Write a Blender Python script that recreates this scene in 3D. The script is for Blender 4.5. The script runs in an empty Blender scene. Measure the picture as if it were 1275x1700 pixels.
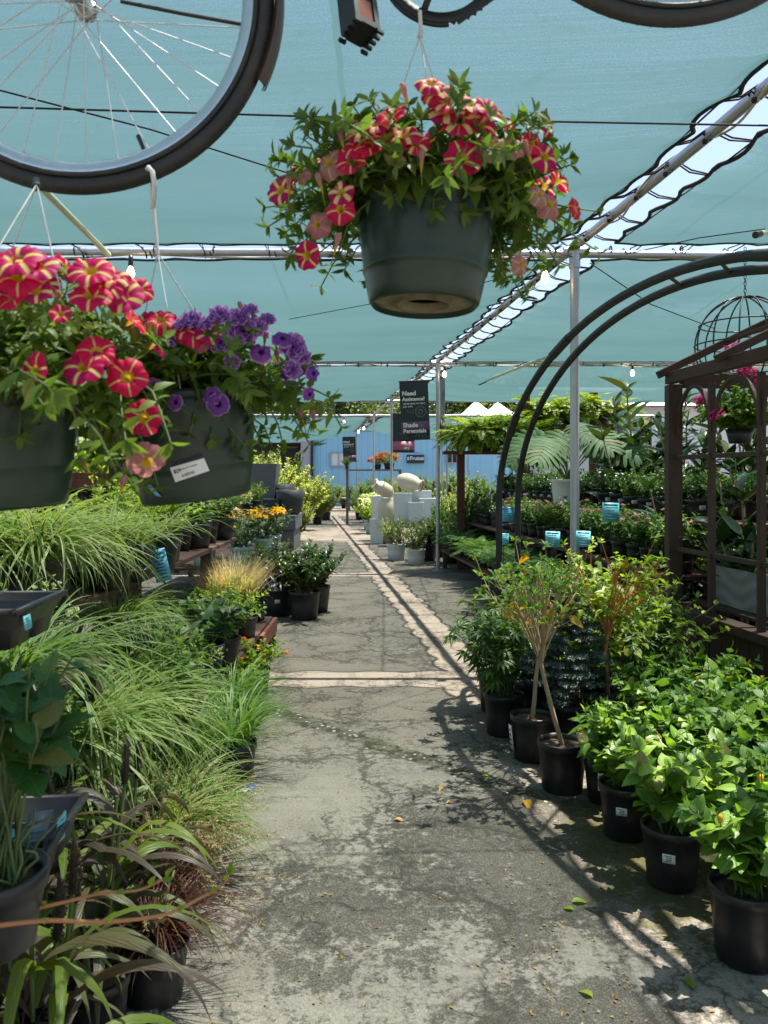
import bpy, math
import numpy as np
from math import sin, cos, pi, radians, atan2, sqrt

RNG = np.random.default_rng(11)
FPX, CXP, HYP, EYE = 1360.0, 637.5, 791.0, 1.5      # focal length in photo pixels, principal column, horizon row, eye height
scene = bpy.context.scene
COL = scene.collection

def at(px, py, Y):
    """point of the place seen at photo pixel (px, py) and Y metres in front of the camera"""
    return np.array([(px - CXP) * Y / FPX, Y, EYE - (py - HYP) * Y / FPX])

def gnd(px, py):
    return at(px, py, FPX * EYE / (py - HYP))

def nrm(v):
    v = np.asarray(v, float)
    return v / np.maximum(np.linalg.norm(v, axis=-1, keepdims=True), 1e-9)

def U(a, b, n=None):
    return RNG.uniform(a, b, n)

# ------------------------------------------------------------------ mesh builder
class MB:
    def __init__(s):
        s.v = []; s.uv = []; s.lp = []; s.ls = []; s.mi = []; s.n = 0; s.nl = 0
    def add(s, V, Fc, mat=0, uv=None):
        V = np.asarray(V, float).reshape(-1, 3); Fc = np.asarray(Fc, np.int64)
        if Fc.ndim == 1: Fc = Fc[None]
        s.v.append(V)
        s.uv.append(np.zeros((len(V), 2)) if uv is None else np.asarray(uv, float).reshape(-1, 2))
        k = Fc.shape[1]
        s.lp.append((Fc + s.n).ravel())
        s.ls.append(s.nl + np.arange(len(Fc)) * k)
        s.mi.append(np.full(len(Fc), mat))
        s.n += len(V); s.nl += Fc.size
        return s
    def merge(s, o, M=None, t=(0, 0, 0)):
        V = np.concatenate(o.v)
        if M is not None: V = V @ np.asarray(M).T
        V = V + np.asarray(t)
        s.v.append(V); s.uv += o.uv
        s.lp += [l + s.n for l in o.lp]; s.ls += [l + s.nl for l in o.ls]; s.mi += o.mi
        s.n += o.n; s.nl += o.nl
        return s
    def mesh(s, name, mats, origin=(0, 0, 0), smooth=True):
        me = bpy.data.meshes.new(name)
        V = np.concatenate(s.v) - np.asarray(origin, float)
        lp = np.concatenate(s.lp); ls = np.concatenate(s.ls); mi = np.concatenate(s.mi)
        uv = np.concatenate(s.uv)
        me.vertices.add(len(V)); me.vertices.foreach_set('co', V.astype(np.float32).ravel())
        me.loops.add(len(lp)); me.loops.foreach_set('vertex_index', lp.astype(np.int32))
        me.polygons.add(len(ls)); me.polygons.foreach_set('loop_start', ls.astype(np.int32))
        me.polygons.foreach_set('material_index', mi.astype(np.int32))
        me.polygons.foreach_set('use_smooth', np.full(len(ls), smooth))
        ul = me.uv_layers.new(name='UVMap')
        ul.data.foreach_set('uv', uv[lp].astype(np.float32).ravel())
        if not isinstance(mats, (list, tuple)): mats = [mats]
        for m in mats: me.materials.append(m)
        me.update(calc_edges=True); me.validate()
        return me

def grid_faces(nu, nv, wrap_u=False):
    """quads of a grid whose vertex index is j*nu+i (i along u)"""
    i = np.arange(nu if wrap_u else nu - 1); j = np.arange(nv - 1)
    I, J = np.meshgrid(i, j); I2 = (I + 1) % nu
    return np.stack([J * nu + I, J * nu + I2, (J + 1) * nu + I2, (J + 1) * nu + I], -1).reshape(-1, 4)

BOXF = np.array([[0, 3, 2, 1], [4, 5, 6, 7], [0, 1, 5, 4], [1, 2, 6, 5], [2, 3, 7, 6], [3, 0, 4, 7]])
def box(mb, c, s, mat=0, M=None):
    x, y, z = np.asarray(s) / 2.0
    V = np.array([[-x, -y, -z], [x, -y, -z], [x, y, -z], [-x, y, -z], [-x, -y, z], [x, -y, z], [x, y, z], [-x, y, z]])
    if M is not None: V = V @ np.asarray(M).T
    uv = V[:, :2]
    return mb.add(V + np.asarray(c), BOXF, mat, uv)

def beam(mb, p, q, w, h, mat=0, up=(0, 0, 1)):
    p = np.asarray(p, float); q = np.asarray(q, float); d = q - p; L = np.linalg.norm(d); d /= L
    s = np.cross(d, up)
    if np.linalg.norm(s) < 1e-4: s = np.cross(d, (0, 1, 0))
    s = nrm(s); u = np.cross(s, d)
    M = np.stack([s, d, u], 1)
    return box(mb, (p + q) / 2, (w, L, h), mat, M)

def tube(mb, pts, r, sides=8, mat=0, cap=True, closed=False):
    P = np.asarray(pts, float); n = len(P); r = np.broadcast_to(np.asarray(r, float), (n,))
    if closed: T = nrm(np.roll(P, -1, 0) - np.roll(P, 1, 0))
    else: T = nrm(np.gradient(P, axis=0))
    a = np.array([0, 0, 1.0]) if abs(T[0][2]) < .9 else np.array([1.0, 0, 0])
    A = np.zeros((n, 3)); A[0] = nrm(np.cross(T[0], a))
    for i in range(1, n):
        v = A[i - 1] - T[i] * np.dot(A[i - 1], T[i]); A[i] = nrm(v)
    B = np.cross(T, A)
    th = np.arange(sides) * 2 * pi / sides
    V = P[:, None] + r[:, None, None] * (np.cos(th)[None, :, None] * A[:, None] + np.sin(th)[None, :, None] * B[:, None])
    Fc = grid_faces(sides, n, True)
    if closed:
        i = np.arange(sides); b = (n - 1) * sides
        Fc = np.vstack([Fc, np.stack([b + i, b + (i + 1) % sides, (i + 1) % sides, i], 1)])
    s = np.linspace(0, 1, n)
    uv = np.stack(np.broadcast_arrays(th[None] / (2 * pi), s[:, None]), -1)
    mb.add(V, Fc, mat, uv)
    if cap and not closed:
        mb.add(V[0], np.arange(sides)[::-1], mat); mb.add(V[-1], np.arange(sides), mat)
    return mb

def tubes(mb, P, r0, r1, sides=4, mat=0):
    """many thin tapering tubes at once, P (n,k,3)"""
    n, k, _ = P.shape
    T = nrm(np.gradient(P, axis=1))
    ref = np.array([.31, .74, .2]); A = nrm(np.cross(T, ref)); B = np.cross(T, A)
    th = np.arange(sides) * 2 * pi / sides
    s = np.linspace(0, 1, k)
    r = (np.broadcast_to(r0, (n,))[:, None] * (1 - s) + np.broadcast_to(r1, (n,))[:, None] * s)[:, :, None, None]
    V = P[:, :, None] + r * (np.cos(th)[:, None] * A[:, :, None] + np.sin(th)[:, None] * B[:, :, None])
    f = grid_faces(sides, k, True)
    Fc = (f[None] + (np.arange(n) * k * sides)[:, None, None]).reshape(-1, 4)
    return mb.add(V, Fc, mat)

def lathe(mb, prof, seg=32, mat=0, c=(0, 0, 0), squash=None):
    prof = np.asarray(prof, float); th = np.arange(seg) * 2 * pi / seg
    V = np.stack([prof[:, 0:1] * np.cos(th), prof[:, 0:1] * np.sin(th), np.repeat(prof[:, 1:2], seg, 1)], -1)
    if squash is not None: V = V * np.asarray(squash)
    uv = np.stack(np.broadcast_arrays((th / (2 * pi))[None], np.linspace(0, 1, len(prof))[:, None]), -1)
    return mb.add(V + np.asarray(c), grid_faces(seg, len(prof), True), mat, uv)

def ball(mb, c, r, mat=0, seg=16, rings=10):
    a = np.linspace(-pi / 2 + .02, pi / 2 - .02, rings)
    r = np.broadcast_to(np.asarray(r, float), (3,))
    return lathe(mb, np.stack([np.cos(a), np.sin(a)], 1), seg, mat, c, r)

def rotz(a):
    c, s = cos(a), sin(a); return np.array([[c, -s, 0], [s, c, 0], [0, 0, 1]])
def rotx(a):
    c, s = cos(a), sin(a); return np.array([[1, 0, 0], [0, c, -s], [0, s, c]])
def roty(a):
    c, s = cos(a), sin(a); return np.array([[c, 0, s], [0, 1, 0], [-s, 0, c]])

# ------------------------------------------------------------------ objects
def tag(o, label=None, cat=None, group=None, kind=None):
    if label: o['label'] = label
    if cat: o['category'] = cat
    if group: o['group'] = group
    if kind: o['kind'] = kind
    return o
def thing(name, label, cat, loc=(0, 0, 0), group=None, rz=0.0, s=1.0):
    o = bpy.data.objects.new(name, None); COL.objects.link(o)
    o.location = [float(x) for x in loc]; o.rotation_euler = (0, 0, rz); o.scale = (s, s, s)
    o.empty_display_size = .1
    return tag(o, label, cat, group)
def link(name, me, parent=None, loc=(0, 0, 0), rot=(0, 0, 0), s=1.0, bevel=0):
    o = bpy.data.objects.new(name, me); COL.objects.link(o)
    o.location = [float(x) for x in loc]; o.rotation_euler = rot
    o.scale = (s, s, s) if np.isscalar(s) else s
    if parent is not None: o.parent = parent
    if bevel:
        b = o.modifiers.new('bevel', 'BEVEL'); b.width = bevel; b.segments = 2; b.limit_method = 'ANGLE'
    return o
def part(root, name, mb, mats, smooth=True, bevel=0):
    """mb in world coordinates; root has no rotation or scale"""
    org = np.array(root.matrix_basis.translation) if root.parent is None else np.array(root['org'])
    o = link(name, mb.mesh(name, mats, org, smooth), root, bevel=bevel)
    o['org'] = [float(x) for x in org]
    return o
def single(name, mb, mats, label, cat, group=None, smooth=True, bevel=0, kind=None):
    V = np.concatenate(mb.v); c = (V.min(0) + V.max(0)) / 2; c[2] = V[:, 2].min()
    o = link(name, mb.mesh(name, mats, c, smooth), None, c, bevel=bevel)
    return tag(o, label, cat, group, kind)
def inst(parts, name, loc, label, cat, group=None, rz=0.0, s=1.0, tilt=0.0):
    """a thing from a list of parts (name, mesh, [loc, rot, scale, children])"""
    e = thing(name, label, cat, loc, group, rz, s)
    if tilt: e.rotation_euler = (tilt, tilt * .6, rz)
    def rec(ps, par):
        for p in ps:
            o = link(p[0], p[1], par, *(p[2:5] if len(p) > 2 else ()))
            if len(p) > 5: rec(p[5], o)
    rec(parts, e)
    return e
def dirrot(d, roll=0.0):
    """euler that turns local +Z to d"""
    from mathutils import Vector, Quaternion
    q = Vector([float(x) for x in d]).to_track_quat('Z', 'Y') @ Quaternion((0, 0, 1), roll)
    return q.to_euler()

# ------------------------------------------------------------------ leaves and blades
def prof(kind, v):
    if kind == 'ovate': w = np.sin(pi * np.clip(v, 0, 1) ** .72) ** .85
    elif kind == 'lance': w = np.sin(pi * v ** .85) ** .9
    elif kind == 'heart': w = np.where(v < .25, .55 + 1.8 * v, 1.0 - (np.clip(v - .25, 0, 1) / .75) ** 1.7)
    elif kind == 'obov': w = np.sin(pi * v ** 1.35) ** .8
    else: w = np.sin(pi * v)
    return np.maximum(w, .03)
def ortho(D, N):
    D = nrm(D); N = N - D * np.sum(D * N, -1, keepdims=True)
    N = nrm(N); return D, N, np.cross(D, N)
def leaves(mb, P, D, N, L, W, kind='ovate', rows=4, fold=.18, curl=.25, mat=0, wave=0.0):
    n = len(P)
    if n == 0: return mb
    D, N, S = ortho(D, N)
    L = np.broadcast_to(L, (n,))[:, None]; W = np.broadcast_to(W, (n,))[:, None]
    v = np.linspace(0, 1, rows + 1); w = prof(kind, v)
    col = np.array([-1, 0, 1])
    u = (col[None] * .5 * w[:, None]).ravel(); vv = np.repeat(v, 3)
    cu = (np.broadcast_to(curl, (n,)) * U(.3, 1.7, n))[:, None]
    z = fold * W * np.abs(u) * 2 - cu * L * vv ** 2
    if wave: z = z + wave * W * np.sin(vv * 9 + U(0, 6, n)[:, None]) * np.abs(u) * 2
    V = P[:, None] + S[:, None] * (u * W)[..., None] + D[:, None] * (vv * L)[..., None] + N[:, None] * z[..., None]
    k = 3 * (rows + 1)
    f = grid_faces(3, rows + 1)
    Fc = (f[None] + (np.arange(n) * k)[:, None, None]).reshape(-1, 4)
    uv = np.stack([np.repeat((col * .5 + .5)[None], rows + 1, 0).ravel(), vv], 1)
    return mb.add(V, Fc, mat, np.tile(uv, (n, 1)))
def leaves_lo(mb, P, D, N, L, W, mat=0, fold=.2):
    """four-corner folded leaf for far foliage"""
    n = len(P); D, N, S = ortho(D, N)
    L = np.broadcast_to(L, (n,))[:, None]; W = np.broadcast_to(W, (n,))[:, None]
    V = np.stack([P, P + D * L * .5 + S * W * .5 + N * fold * W, P + D * L, P + D * L * .5 - S * W * .5 + N * fold * W], 1)
    b = (np.arange(n) * 4)[:, None]
    mb.add(V, np.concatenate([b + [0, 1, 2], b + [0, 2, 3]]), mat, np.tile([[.5, 0], [1, .5], [.5, 1], [0, .5]], (n, 1)))
    return mb
def blades(mb, B, phi, L, W, a0, a1, k=8, p=1.0, mat=0, twist=.3):
    """arching grass blades; B (n,3) roots, elevation going from a0 to a1 along the blade"""
    n = len(B); s = (np.arange(k) + .5) / k
    a = np.broadcast_to(a0, (n,))[:, None] + (np.broadcast_to(a1, (n,)) - np.broadcast_to(a0, (n,)))[:, None] * s ** p
    ph = np.broadcast_to(phi, (n,))[:, None] + twist * (U(-1, 1, n)[:, None]) * s
    d = np.stack([np.cos(a) * np.cos(ph), np.cos(a) * np.sin(ph), np.sin(a)], -1) * (np.broadcast_to(L, (n,))[:, None, None] / k)
    P = np.concatenate([B[:, None], B[:, None] + np.cumsum(d, 1)], 1)
    sv = np.linspace(0, 1, k + 1); w = np.minimum(1, .55 + sv * 2) * (1 - sv ** 2.2) + .03
    side = np.stack([-np.sin(phi + U(-.6, .6, n)), np.cos(phi + U(-.6, .6, n)), U(-.3, .3, n)], -1)[:, None] * np.ones((1, k + 1, 1))
    hw = (np.broadcast_to(W, (n,))[:, None] * w / 2)[..., None]
    V = np.stack([P - side * hw, P + side * hw], 2)
    f = grid_faces(2, k + 1)
    Fc = (f[None] + (np.arange(n) * 2 * (k + 1))[:, None, None]).reshape(-1, 4)
    uv = np.stack(np.broadcast_arrays(np.array([0., 1.])[None], sv[:, None]), -1).reshape(-1, 2)
    mb.add(V, Fc, mat, np.tile(uv, (n, 1)))
    return P
def stems(n, h, spread, base=.02, power=1.5, hvar=.35, k=8, droop=0.0, dome=.35, wob=.012, zpow=.95, phi=None):
    phi = U(0, 2 * pi, n) if phi is None else phi; r = spread * np.sqrt(U(.02, 1, n)); hh = h * (1 - hvar * U(0, 1, n)) * (1 - dome * (r / max(spread, 1e-6)) ** 2)
    s = np.linspace(0, 1, k)
    b = U(-1, 1, (n, 2)) * base
    rr = r[:, None] * s ** power
    P = np.stack([b[:, :1] + np.cos(phi)[:, None] * rr, b[:, 1:] + np.sin(phi)[:, None] * rr, hh[:, None] * s ** zpow - (droop * U(.2, 1, n))[:, None] * s ** 3], -1)
    P[..., :2] += np.cumsum(RNG.normal(0, wob, (n, k, 2)), 1) * s[:, None]
    return P
def along(P, t):
    """points and tangents at t (n,m) of polylines P (n,k,3)"""
    n, k, _ = P.shape; x = t * (k - 1); i = np.minimum(x.astype(int), k - 2); f = (x - i)[..., None]
    r = np.arange(n)[:, None]
    a = P[r, i]; b = P[r, i + 1]
    return a + (b - a) * f, nrm(b - a)
def leaf_on(mb, P, per, L, W, s0=.2, out=1.0, up=.25, kind='ovate', rows=4, fold=.18, curl=.25, mat=0, lvar=.35, tipsmall=.35, lo=False, wave=0.0, bunch=0.0):
    n = len(P); t = s0 + (1 - s0) * U(0, 1, (n, per)) ** (1 - bunch * .6)
    Q, T = along(P, t)
    Q = Q.reshape(-1, 3); T = T.reshape(-1, 3); m = len(Q); tt = t.ravel()
    rnd = RNG.normal(0, 1, (m, 3)); side = nrm(rnd - T * np.sum(rnd * T, 1, keepdims=True))
    D = side * out + T * .45 + np.array([0, 0, up]) + RNG.normal(0, .12, (m, 3))
    N = np.array([0, 0, 1.0]) + T * .5 + RNG.normal(0, .25, (m, 3))
    sz = (1 - lvar * U(0, 1, m)) * (1 - tipsmall * np.clip((tt - .7) / .3, 0, 1))
    if lo: leaves_lo(mb, Q, D, N, L * sz, W * sz, mat, fold)
    else: leaves(mb, Q, D, N, L * sz, W * sz, kind, rows, fold, curl, mat, wave)
    return mb
# ------------------------------------------------------------------ materials
class NT:
    def __init__(s, name):
        s.m = bpy.data.materials.new(name); s.m.use_nodes = True
        s.t = s.m.node_tree; s.t.nodes.clear(); s.out = s.t.nodes.new('ShaderNodeOutputMaterial')
    def n(s, typ, props=None, **inp):
        nd = s.t.nodes.new(typ)
        for k, v in (props or {}).items(): setattr(nd, k, v)
        for k, v in inp.items():
            key = int(k[1:]) if (k[0] == 'i' and k[1:].isdigit()) else k.replace('_', ' ')
            s.set(nd.inputs[key], v)
        return nd
    def set(s, sock, v):
        if isinstance(v, bpy.types.NodeSocket): s.t.links.new(v, sock)
        elif isinstance(v, (tuple, list)) and len(v) == 3 and sock.type == 'RGBA': sock.default_value = (*v, 1)
        else: sock.default_value = v
    def ramp(s, fac, stops, interp='LINEAR'):
        nd = s.t.nodes.new('ShaderNodeValToRGB'); cr = nd.color_ramp; cr.interpolation = interp
        while len(cr.elements) < len(stops): cr.elements.new(.5)
        for e, (p, c) in zip(cr.elements, stops):
            e.position = p; e.color = (*c, 1) if not np.isscalar(c) else (c, c, c, 1)
        s.set(nd.inputs[0], fac); return nd.outputs[0]
    def math(s, op, a, b=0.0, clamp=False):
        nd = s.t.nodes.new('ShaderNodeMath'); nd.operation = op; nd.use_clamp = clamp
        s.set(nd.inputs[0], a); s.set(nd.inputs[1], b); return nd.outputs[0]
    def mix(s, f, a, b, blend='MIX'):
        nd = s.t.nodes.new('ShaderNodeMix'); nd.data_type = 'RGBA'; nd.blend_type = blend; nd.clamp_factor = True
        s.set(nd.inputs[0], f); s.set(nd.inputs[6], a); s.set(nd.inputs[7], b); return nd.outputs[2]
    def noise(s, scale, detail=4, rough=.55, vec=None, dist=0.0, out=0):
        nd = s.n('ShaderNodeTexNoise', Scale=scale, Detail=detail, Roughness=rough, Distortion=dist)
        if vec is not None: s.set(nd.inputs['Vector'], vec)
        return nd.outputs[out]
    def coord(s, which='Object'):
        return s.n('ShaderNodeTexCoord').outputs[which]
    def mapv(s, vec, scale=(1, 1, 1), loc=(0, 0, 0), rot=(0, 0, 0)):
        nd = s.n('ShaderNodeMapping'); s.set(nd.inputs[0], vec)
        nd.inputs['Scale'].default_value = scale; nd.inputs['Location'].default_value = loc; nd.inputs['Rotation'].default_value = rot
        return nd.outputs[0]
    def bump(s, h, strength=.3, dist=.01):
        return s.n('ShaderNodeBump', Strength=strength, Distance=dist, Height=h).outputs[0]
    def bsdf(s, color, rough=.6, metal=0.0, spec=.5, normal=None, coat=0.0, **kw):
        b = s.n('ShaderNodeBsdfPrincipled')
        s.set(b.inputs['Base Color'], color); s.set(b.inputs['Roughness'], rough); s.set(b.inputs['Metallic'], metal)
        s.set(b.inputs['Specular IOR Level'], spec); s.set(b.inputs['Coat Weight'], coat)
        if normal is not None: s.set(b.inputs['Normal'], normal)
        for k, v in kw.items(): s.set(b.inputs[k.replace('_', ' ')], v)
        return b.outputs[0]
    def done(s, sh):
        s.t.links.new(sh, s.out.inputs[0]); return s.m

def sc(c, k): return tuple(min(1, x * k) for x in c)

def leaf_mat(name, c1, c2, c3=None, rough=.45, trans=.35, vein=None, edge=None, edge_w=.3, spec=.4, stripe=None, bumpy=0.0, wilt=(.24, .19, .05)):
    n = NT(name); rnd = n.n('ShaderNodeNewGeometry').outputs['Random Per Island']
    col = n.ramp(rnd, [(0, c1), (.6, c2), (.955, c3 or c2), (.985, wilt)] if wilt else [(0, c1), (.6, c2), (1, c3 or c2)])
    ob = n.n('ShaderNodeObjectInfo').outputs['Random']
    val = n.math('ADD', n.math('MULTIPLY', ob, .45), .78)
    col = n.mix(1.0, col, n.n('ShaderNodeCombineColor', Red=n.math('POWER', val, 1.5), Green=val, Blue=val).outputs[0], 'MULTIPLY')
    nz = n.noise(35, 3, vec=n.coord('Object'))
    col = n.mix(n.math('MULTIPLY', nz, .45), col, sc(c1, .7))
    uv = n.n('ShaderNodeSeparateXYZ', Vector=n.coord('UV'))
    au = n.math('ABSOLUTE', n.math('SUBTRACT', uv.outputs[0], .5))
    if edge:
        e = n.math('ADD', au, n.math('MULTIPLY', n.math('SUBTRACT', nz, .5), .25))
        col = n.mix(n.math('MULTIPLY', n.math('SUBTRACT', e, edge_w), 14, True), col, edge)
    if stripe:
        col = n.mix(n.math('MULTIPLY', n.math('SUBTRACT', .24, au), 10, True), col, stripe)
    nm = None
    if vein:
        mid = n.math('MULTIPLY', n.math('SUBTRACT', .045, au), 40, True)
        sv = n.math('SINE', n.math('MULTIPLY', n.math('SUBTRACT', uv.outputs[1], n.math('MULTIPLY', au, .55)), 52))
        lat = n.math('MULTIPLY', n.math('SUBTRACT', sv, .86), 4.5, True)
        vm = n.math('MAXIMUM', mid, n.math('MULTIPLY', lat, .55), True)
        col = n.mix(n.math('MULTIPLY', vm, .6), col, vein)
        nm = n.bump(n.math('SUBTRACT', n.math('MULTIPLY', sv, .3), vm), .35, .004)
    elif bumpy:
        nm = n.bump(nz, bumpy, .01)
    b = n.bsdf(col, rough, spec=spec, normal=nm)
    tc = n.mix(1.0, col, (1.7, 1.75, .8), 'MULTIPLY')
    t = n.n('ShaderNodeBsdfTranslucent', Color=tc).outputs[0]
    mx = n.n('ShaderNodeMixShader'); n.set(mx.inputs[0], trans); n.set(mx.inputs[1], b); n.set(mx.inputs[2], t)
    return n.done(mx.outputs[0])

def plain(name, c, rough=.6, metal=0.0, spec=.5, var=.25, nscale=12, bump=.0, coat=0.0, dirt=None, dirt_amt=.5, **kw):
    n = NT(name); v = n.coord('Object')
    nz = n.noise(nscale, 5, .6, v)
    col = n.mix(n.math('MULTIPLY', nz, 1.0), sc(c, 1 - var), sc(c, 1 + var))
    if dirt:
        d = n.noise(nscale * .35, 6, .7, v)
        col = n.mix(n.math('MULTIPLY', n.math('SUBTRACT', d, .5), dirt_amt * 6, True), col, dirt)
    rg = n.math('ADD', n.math('MULTIPLY', n.math('SUBTRACT', nz, .5), .25), rough, True)
    nm = n.bump(nz, bump, .004) if bump else None
    return n.done(n.bsdf(col, rg, metal, spec, nm, coat, **kw))

def wood_mat(name, c, c2, rough=.65):
    n = NT(name); v = n.coord('Object')
    g = n.noise(6, 6, .65, n.mapv(v, (9, 9, 1.2)), 1.2)
    g2 = n.noise(40, 3, .6, n.mapv(v, (6, 6, .6)))
    col = n.ramp(n.math('ADD', n.math('MULTIPLY', g, .7), n.math('MULTIPLY', g2, .3)), [(.25, c2), (.5, c), (.75, sc(c, 1.35))])
    return n.done(n.bsdf(col, rough, spec=.3, normal=n.bump(g2, .4, .004)))

def emit_mat(name, c, s):
    n = NT(name); return n.done(n.n('ShaderNodeEmission', Color=c, Strength=s).outputs[0])

M = {}
# foliage
M['petunia_leaf'] = leaf_mat('petunia_leaf', (.075, .135, .018), (.14, .225, .03), (.24, .32, .05), trans=.42, rough=.5)
M['hib_leaf'] = leaf_mat('glossy_ovate_leaf', (.055, .14, .014), (.13, .26, .024), (.27, .42, .04), rough=.36, trans=.36, vein=(.22, .34, .08), spec=.5)
M['gard_leaf'] = leaf_mat('dark_glossy_leaf', (.024, .065, .013), (.048, .115, .02), (.10, .18, .03), rough=.3, trans=.22, spec=.55)
M['var_blade'] = leaf_mat('cream_striped_blade', (.14, .22, .05), (.34, .41, .14), (.56, .58, .30), trans=.40, stripe=(.07, .15, .025), rough=.5)
M['lir_blade'] = leaf_mat('green_blade', (.07, .16, .024), (.12, .24, .04), (.21, .33, .07), trans=.35, rough=.45)
M['edge_blade'] = leaf_mat('pale_edged_blade', (.07, .13, .03), (.11, .19, .045), trans=.35, edge=(.42, .44, .24), edge_w=.34, rough=.45)
M['lime_leaf'] = leaf_mat('lime_leaf', (.15, .25, .022), (.26, .36, .035), (.40, .46, .06), trans=.45)
M['mid_leaf'] = leaf_mat('soft_green_leaf', (.048, .115, .018), (.09, .18, .03), (.16, .25, .045), trans=.35)
M['blue_leaf'] = leaf_mat('grey_green_leaf', (.055, .11, .05), (.09, .16, .075), (.14, .21, .10), trans=.25, vein=(.18, .25, .13))
M['big_leaf'] = leaf_mat('broad_dark_leaf', (.04, .12, .028), (.07, .18, .036), (.13, .27, .05), rough=.42, trans=.28, vein=(.09, .16, .06))
M['cream_leaf'] = leaf_mat('cream_edged_leaf', (.09, .15, .035), (.16, .22, .06), trans=.35, edge=(.52, .52, .28), edge_w=.27)
M['burg_blade'] = leaf_mat('burgundy_blade', (.05, .012, .014), (.085, .025, .02), (.15, .08, .03), trans=.3)
M['millet'] = leaf_mat('purple_strap_leaf', (.055, .036, .034), (.10, .08, .055), (.13, .17, .04), trans=.3, rough=.4, vein=(.14, .12, .09))
M['millet_g'] = leaf_mat('green_strap_leaf', (.10, .16, .02), (.14, .2, .03), (.26, .28, .04), trans=.4, rough=.4, vein=(.2, .24, .08))
M['burg_leaf'] = leaf_mat('dark_burgundy_leaf', (.014, .010, .012), (.030, .016, .018), (.055, .05, .02), trans=.15, rough=.4)
M['dry_blade'] = leaf_mat('dry_straw_blade', (.34, .25, .14), (.47, .37, .22), (.60, .50, .33), trans=.3)
M['fern'] = leaf_mat('fern_pinna', (.09, .17, .014), (.17, .27, .025), (.30, .38, .045), trans=.4)
M['fern_dark'] = leaf_mat('dark_fern_pinna', (.05, .125, .02), (.09, .19, .03), (.15, .26, .045), trans=.35)
M['monstera'] = leaf_mat('monstera_leaf', (.06, .14, .04), (.09, .19, .06), (.14, .25, .09), rough=.5, trans=.25, vein=(.1, .17, .07), spec=.3)
M['rubber'] = leaf_mat('rubber_leaf', (.022, .06, .016), (.045, .105, .022), (.10, .17, .03), rough=.25, trans=.12, spec=.6)
M['spruce'] = leaf_mat('blue_spruce_needle', (.035, .07, .055), (.06, .10, .085), (.10, .15, .13), trans=.1)
M['shrub_lime'] = leaf_mat('lime_shrub_leaf', (.14, .21, .04), (.24, .31, .07), (.42, .44, .16), trans=.4)
M['tree_dark'] = leaf_mat('far_tree_leaf', (.028, .06, .012), (.05, .09, .018), (.085, .13, .03), trans=.3)
M['tree_lime'] = leaf_mat('far_bright_tree_leaf', (.06, .10, .02), (.10, .15, .03), (.16, .21, .05), trans=.35)
M['yellow_leaf'] = leaf_mat('yellowed_leaf', (.42, .20, .015), (.50, .29, .02), (.44, .35, .04), trans=.4)
M['dead_leaf'] = leaf_mat('fallen_brown_leaf', (.25, .12, .02), (.4, .24, .04), (.28, .3, .05), trans=.2)
M['stem'] = plain('green_stem', (.09, .13, .03), .6)
M['bark'] = plain('tan_bark', (.33, .23, .12), .8, var=.4, nscale=40, bump=.4)
M['bark_dark'] = plain('dark_bark', (.07, .05, .035), .85, var=.4, nscale=20, bump=.4)
M['vine'] = plain('orange_vine', (.45, .17, .06), .45, var=.35, nscale=8)
# petals
def petunia_mat(name, c1, c2, star, w0, w1, rim=None, throat=(.60, .42, .03)):
    n = NT(name); uv = n.n('ShaderNodeSeparateXYZ', Vector=n.coord('UV'))
    ob = n.n('ShaderNodeObjectInfo').outputs['Random']
    fr = n.math('FRACT', n.math('MULTIPLY', uv.outputs[0], 5.0))
    a = n.math('MULTIPLY', n.math('ABSOLUTE', n.math('SUBTRACT', fr, .5)), 2.0)
    v = uv.outputs[1]
    w = n.math('ADD', n.math('MULTIPLY', ob, w1 - w0), w0)
    w = n.math('MULTIPLY', w, n.math('SUBTRACT', 1.5, n.math('MULTIPLY', v, 1.0)))
    wob = n.math('MULTIPLY', n.math('SUBTRACT', n.noise(60, 2, vec=n.coord('Object')), .5), .25)
    m = n.math('MULTIPLY', n.math('SUBTRACT', n.math('ADD', w, wob), a), 9, True)
    base = n.mix(ob, c1, c2)
    col = n.mix(m, base, star)
    thr = n.math('MULTIPLY', n.math('SUBTRACT', .36, v), 8, True)
    col = n.mix(thr, col, throat)
    if rim: col = n.mix(n.math('MULTIPLY', n.math('SUBTRACT', v, .85), 8, True), col, rim)
    b = n.bsdf(col, .5, spec=.25)
    t = n.n('ShaderNodeBsdfTranslucent', Color=n.mix(1.0, col, (1.2, 1.2, 1.2), 'MULTIPLY')).outputs[0]
    mx = n.n('ShaderNodeMixShader'); n.set(mx.inputs[0], .42); n.set(mx.inputs[1], b); n.set(mx.inputs[2], t)
    return n.done(mx.outputs[0])
M['pet_red'] = petunia_mat('red_star_petal', (.72, .006, .06), (.46, .006, .13), (.86, .68, .24), .10, .40)
M['pet_cream'] = petunia_mat('cream_star_petal', (.62, .006, .05), (.40, .006, .10), (.80, .62, .26), .32, .60)
M['pet_purple'] = petunia_mat('purple_petal', (.20, .06, .36), (.30, .07, .36), (.16, .04, .28), .05, .3, (.52, .28, .60), (.06, .015, .12))
M['pet_old'] = petunia_mat('faded_petal', (.45, .16, .18), (.5, .25, .22), (.6, .42, .25), .1, .4)
def petal(name, c, c2=None, trans=.3):
    return leaf_mat(name, c, c2 or c, None, .5, trans, spec=.2, wilt=None)
M['yellow_petal'] = petal('yellow_petal', (.75, .38, .01), (.8, .48, .02))
M['orange_petal'] = petal('orange_petal', (.7, .18, .01), (.75, .32, .02))
M['pink_petal'] = petal('pink_petal', (.55, .22, .33), (.7, .38, .48))
M['hot_petal'] = petal('magenta_petal', (.55, .01, .22), (.65, .02, .34))
M['red_petal'] = petal('red_petal', (.45, .008, .02), (.6, .02, .03))
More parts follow.
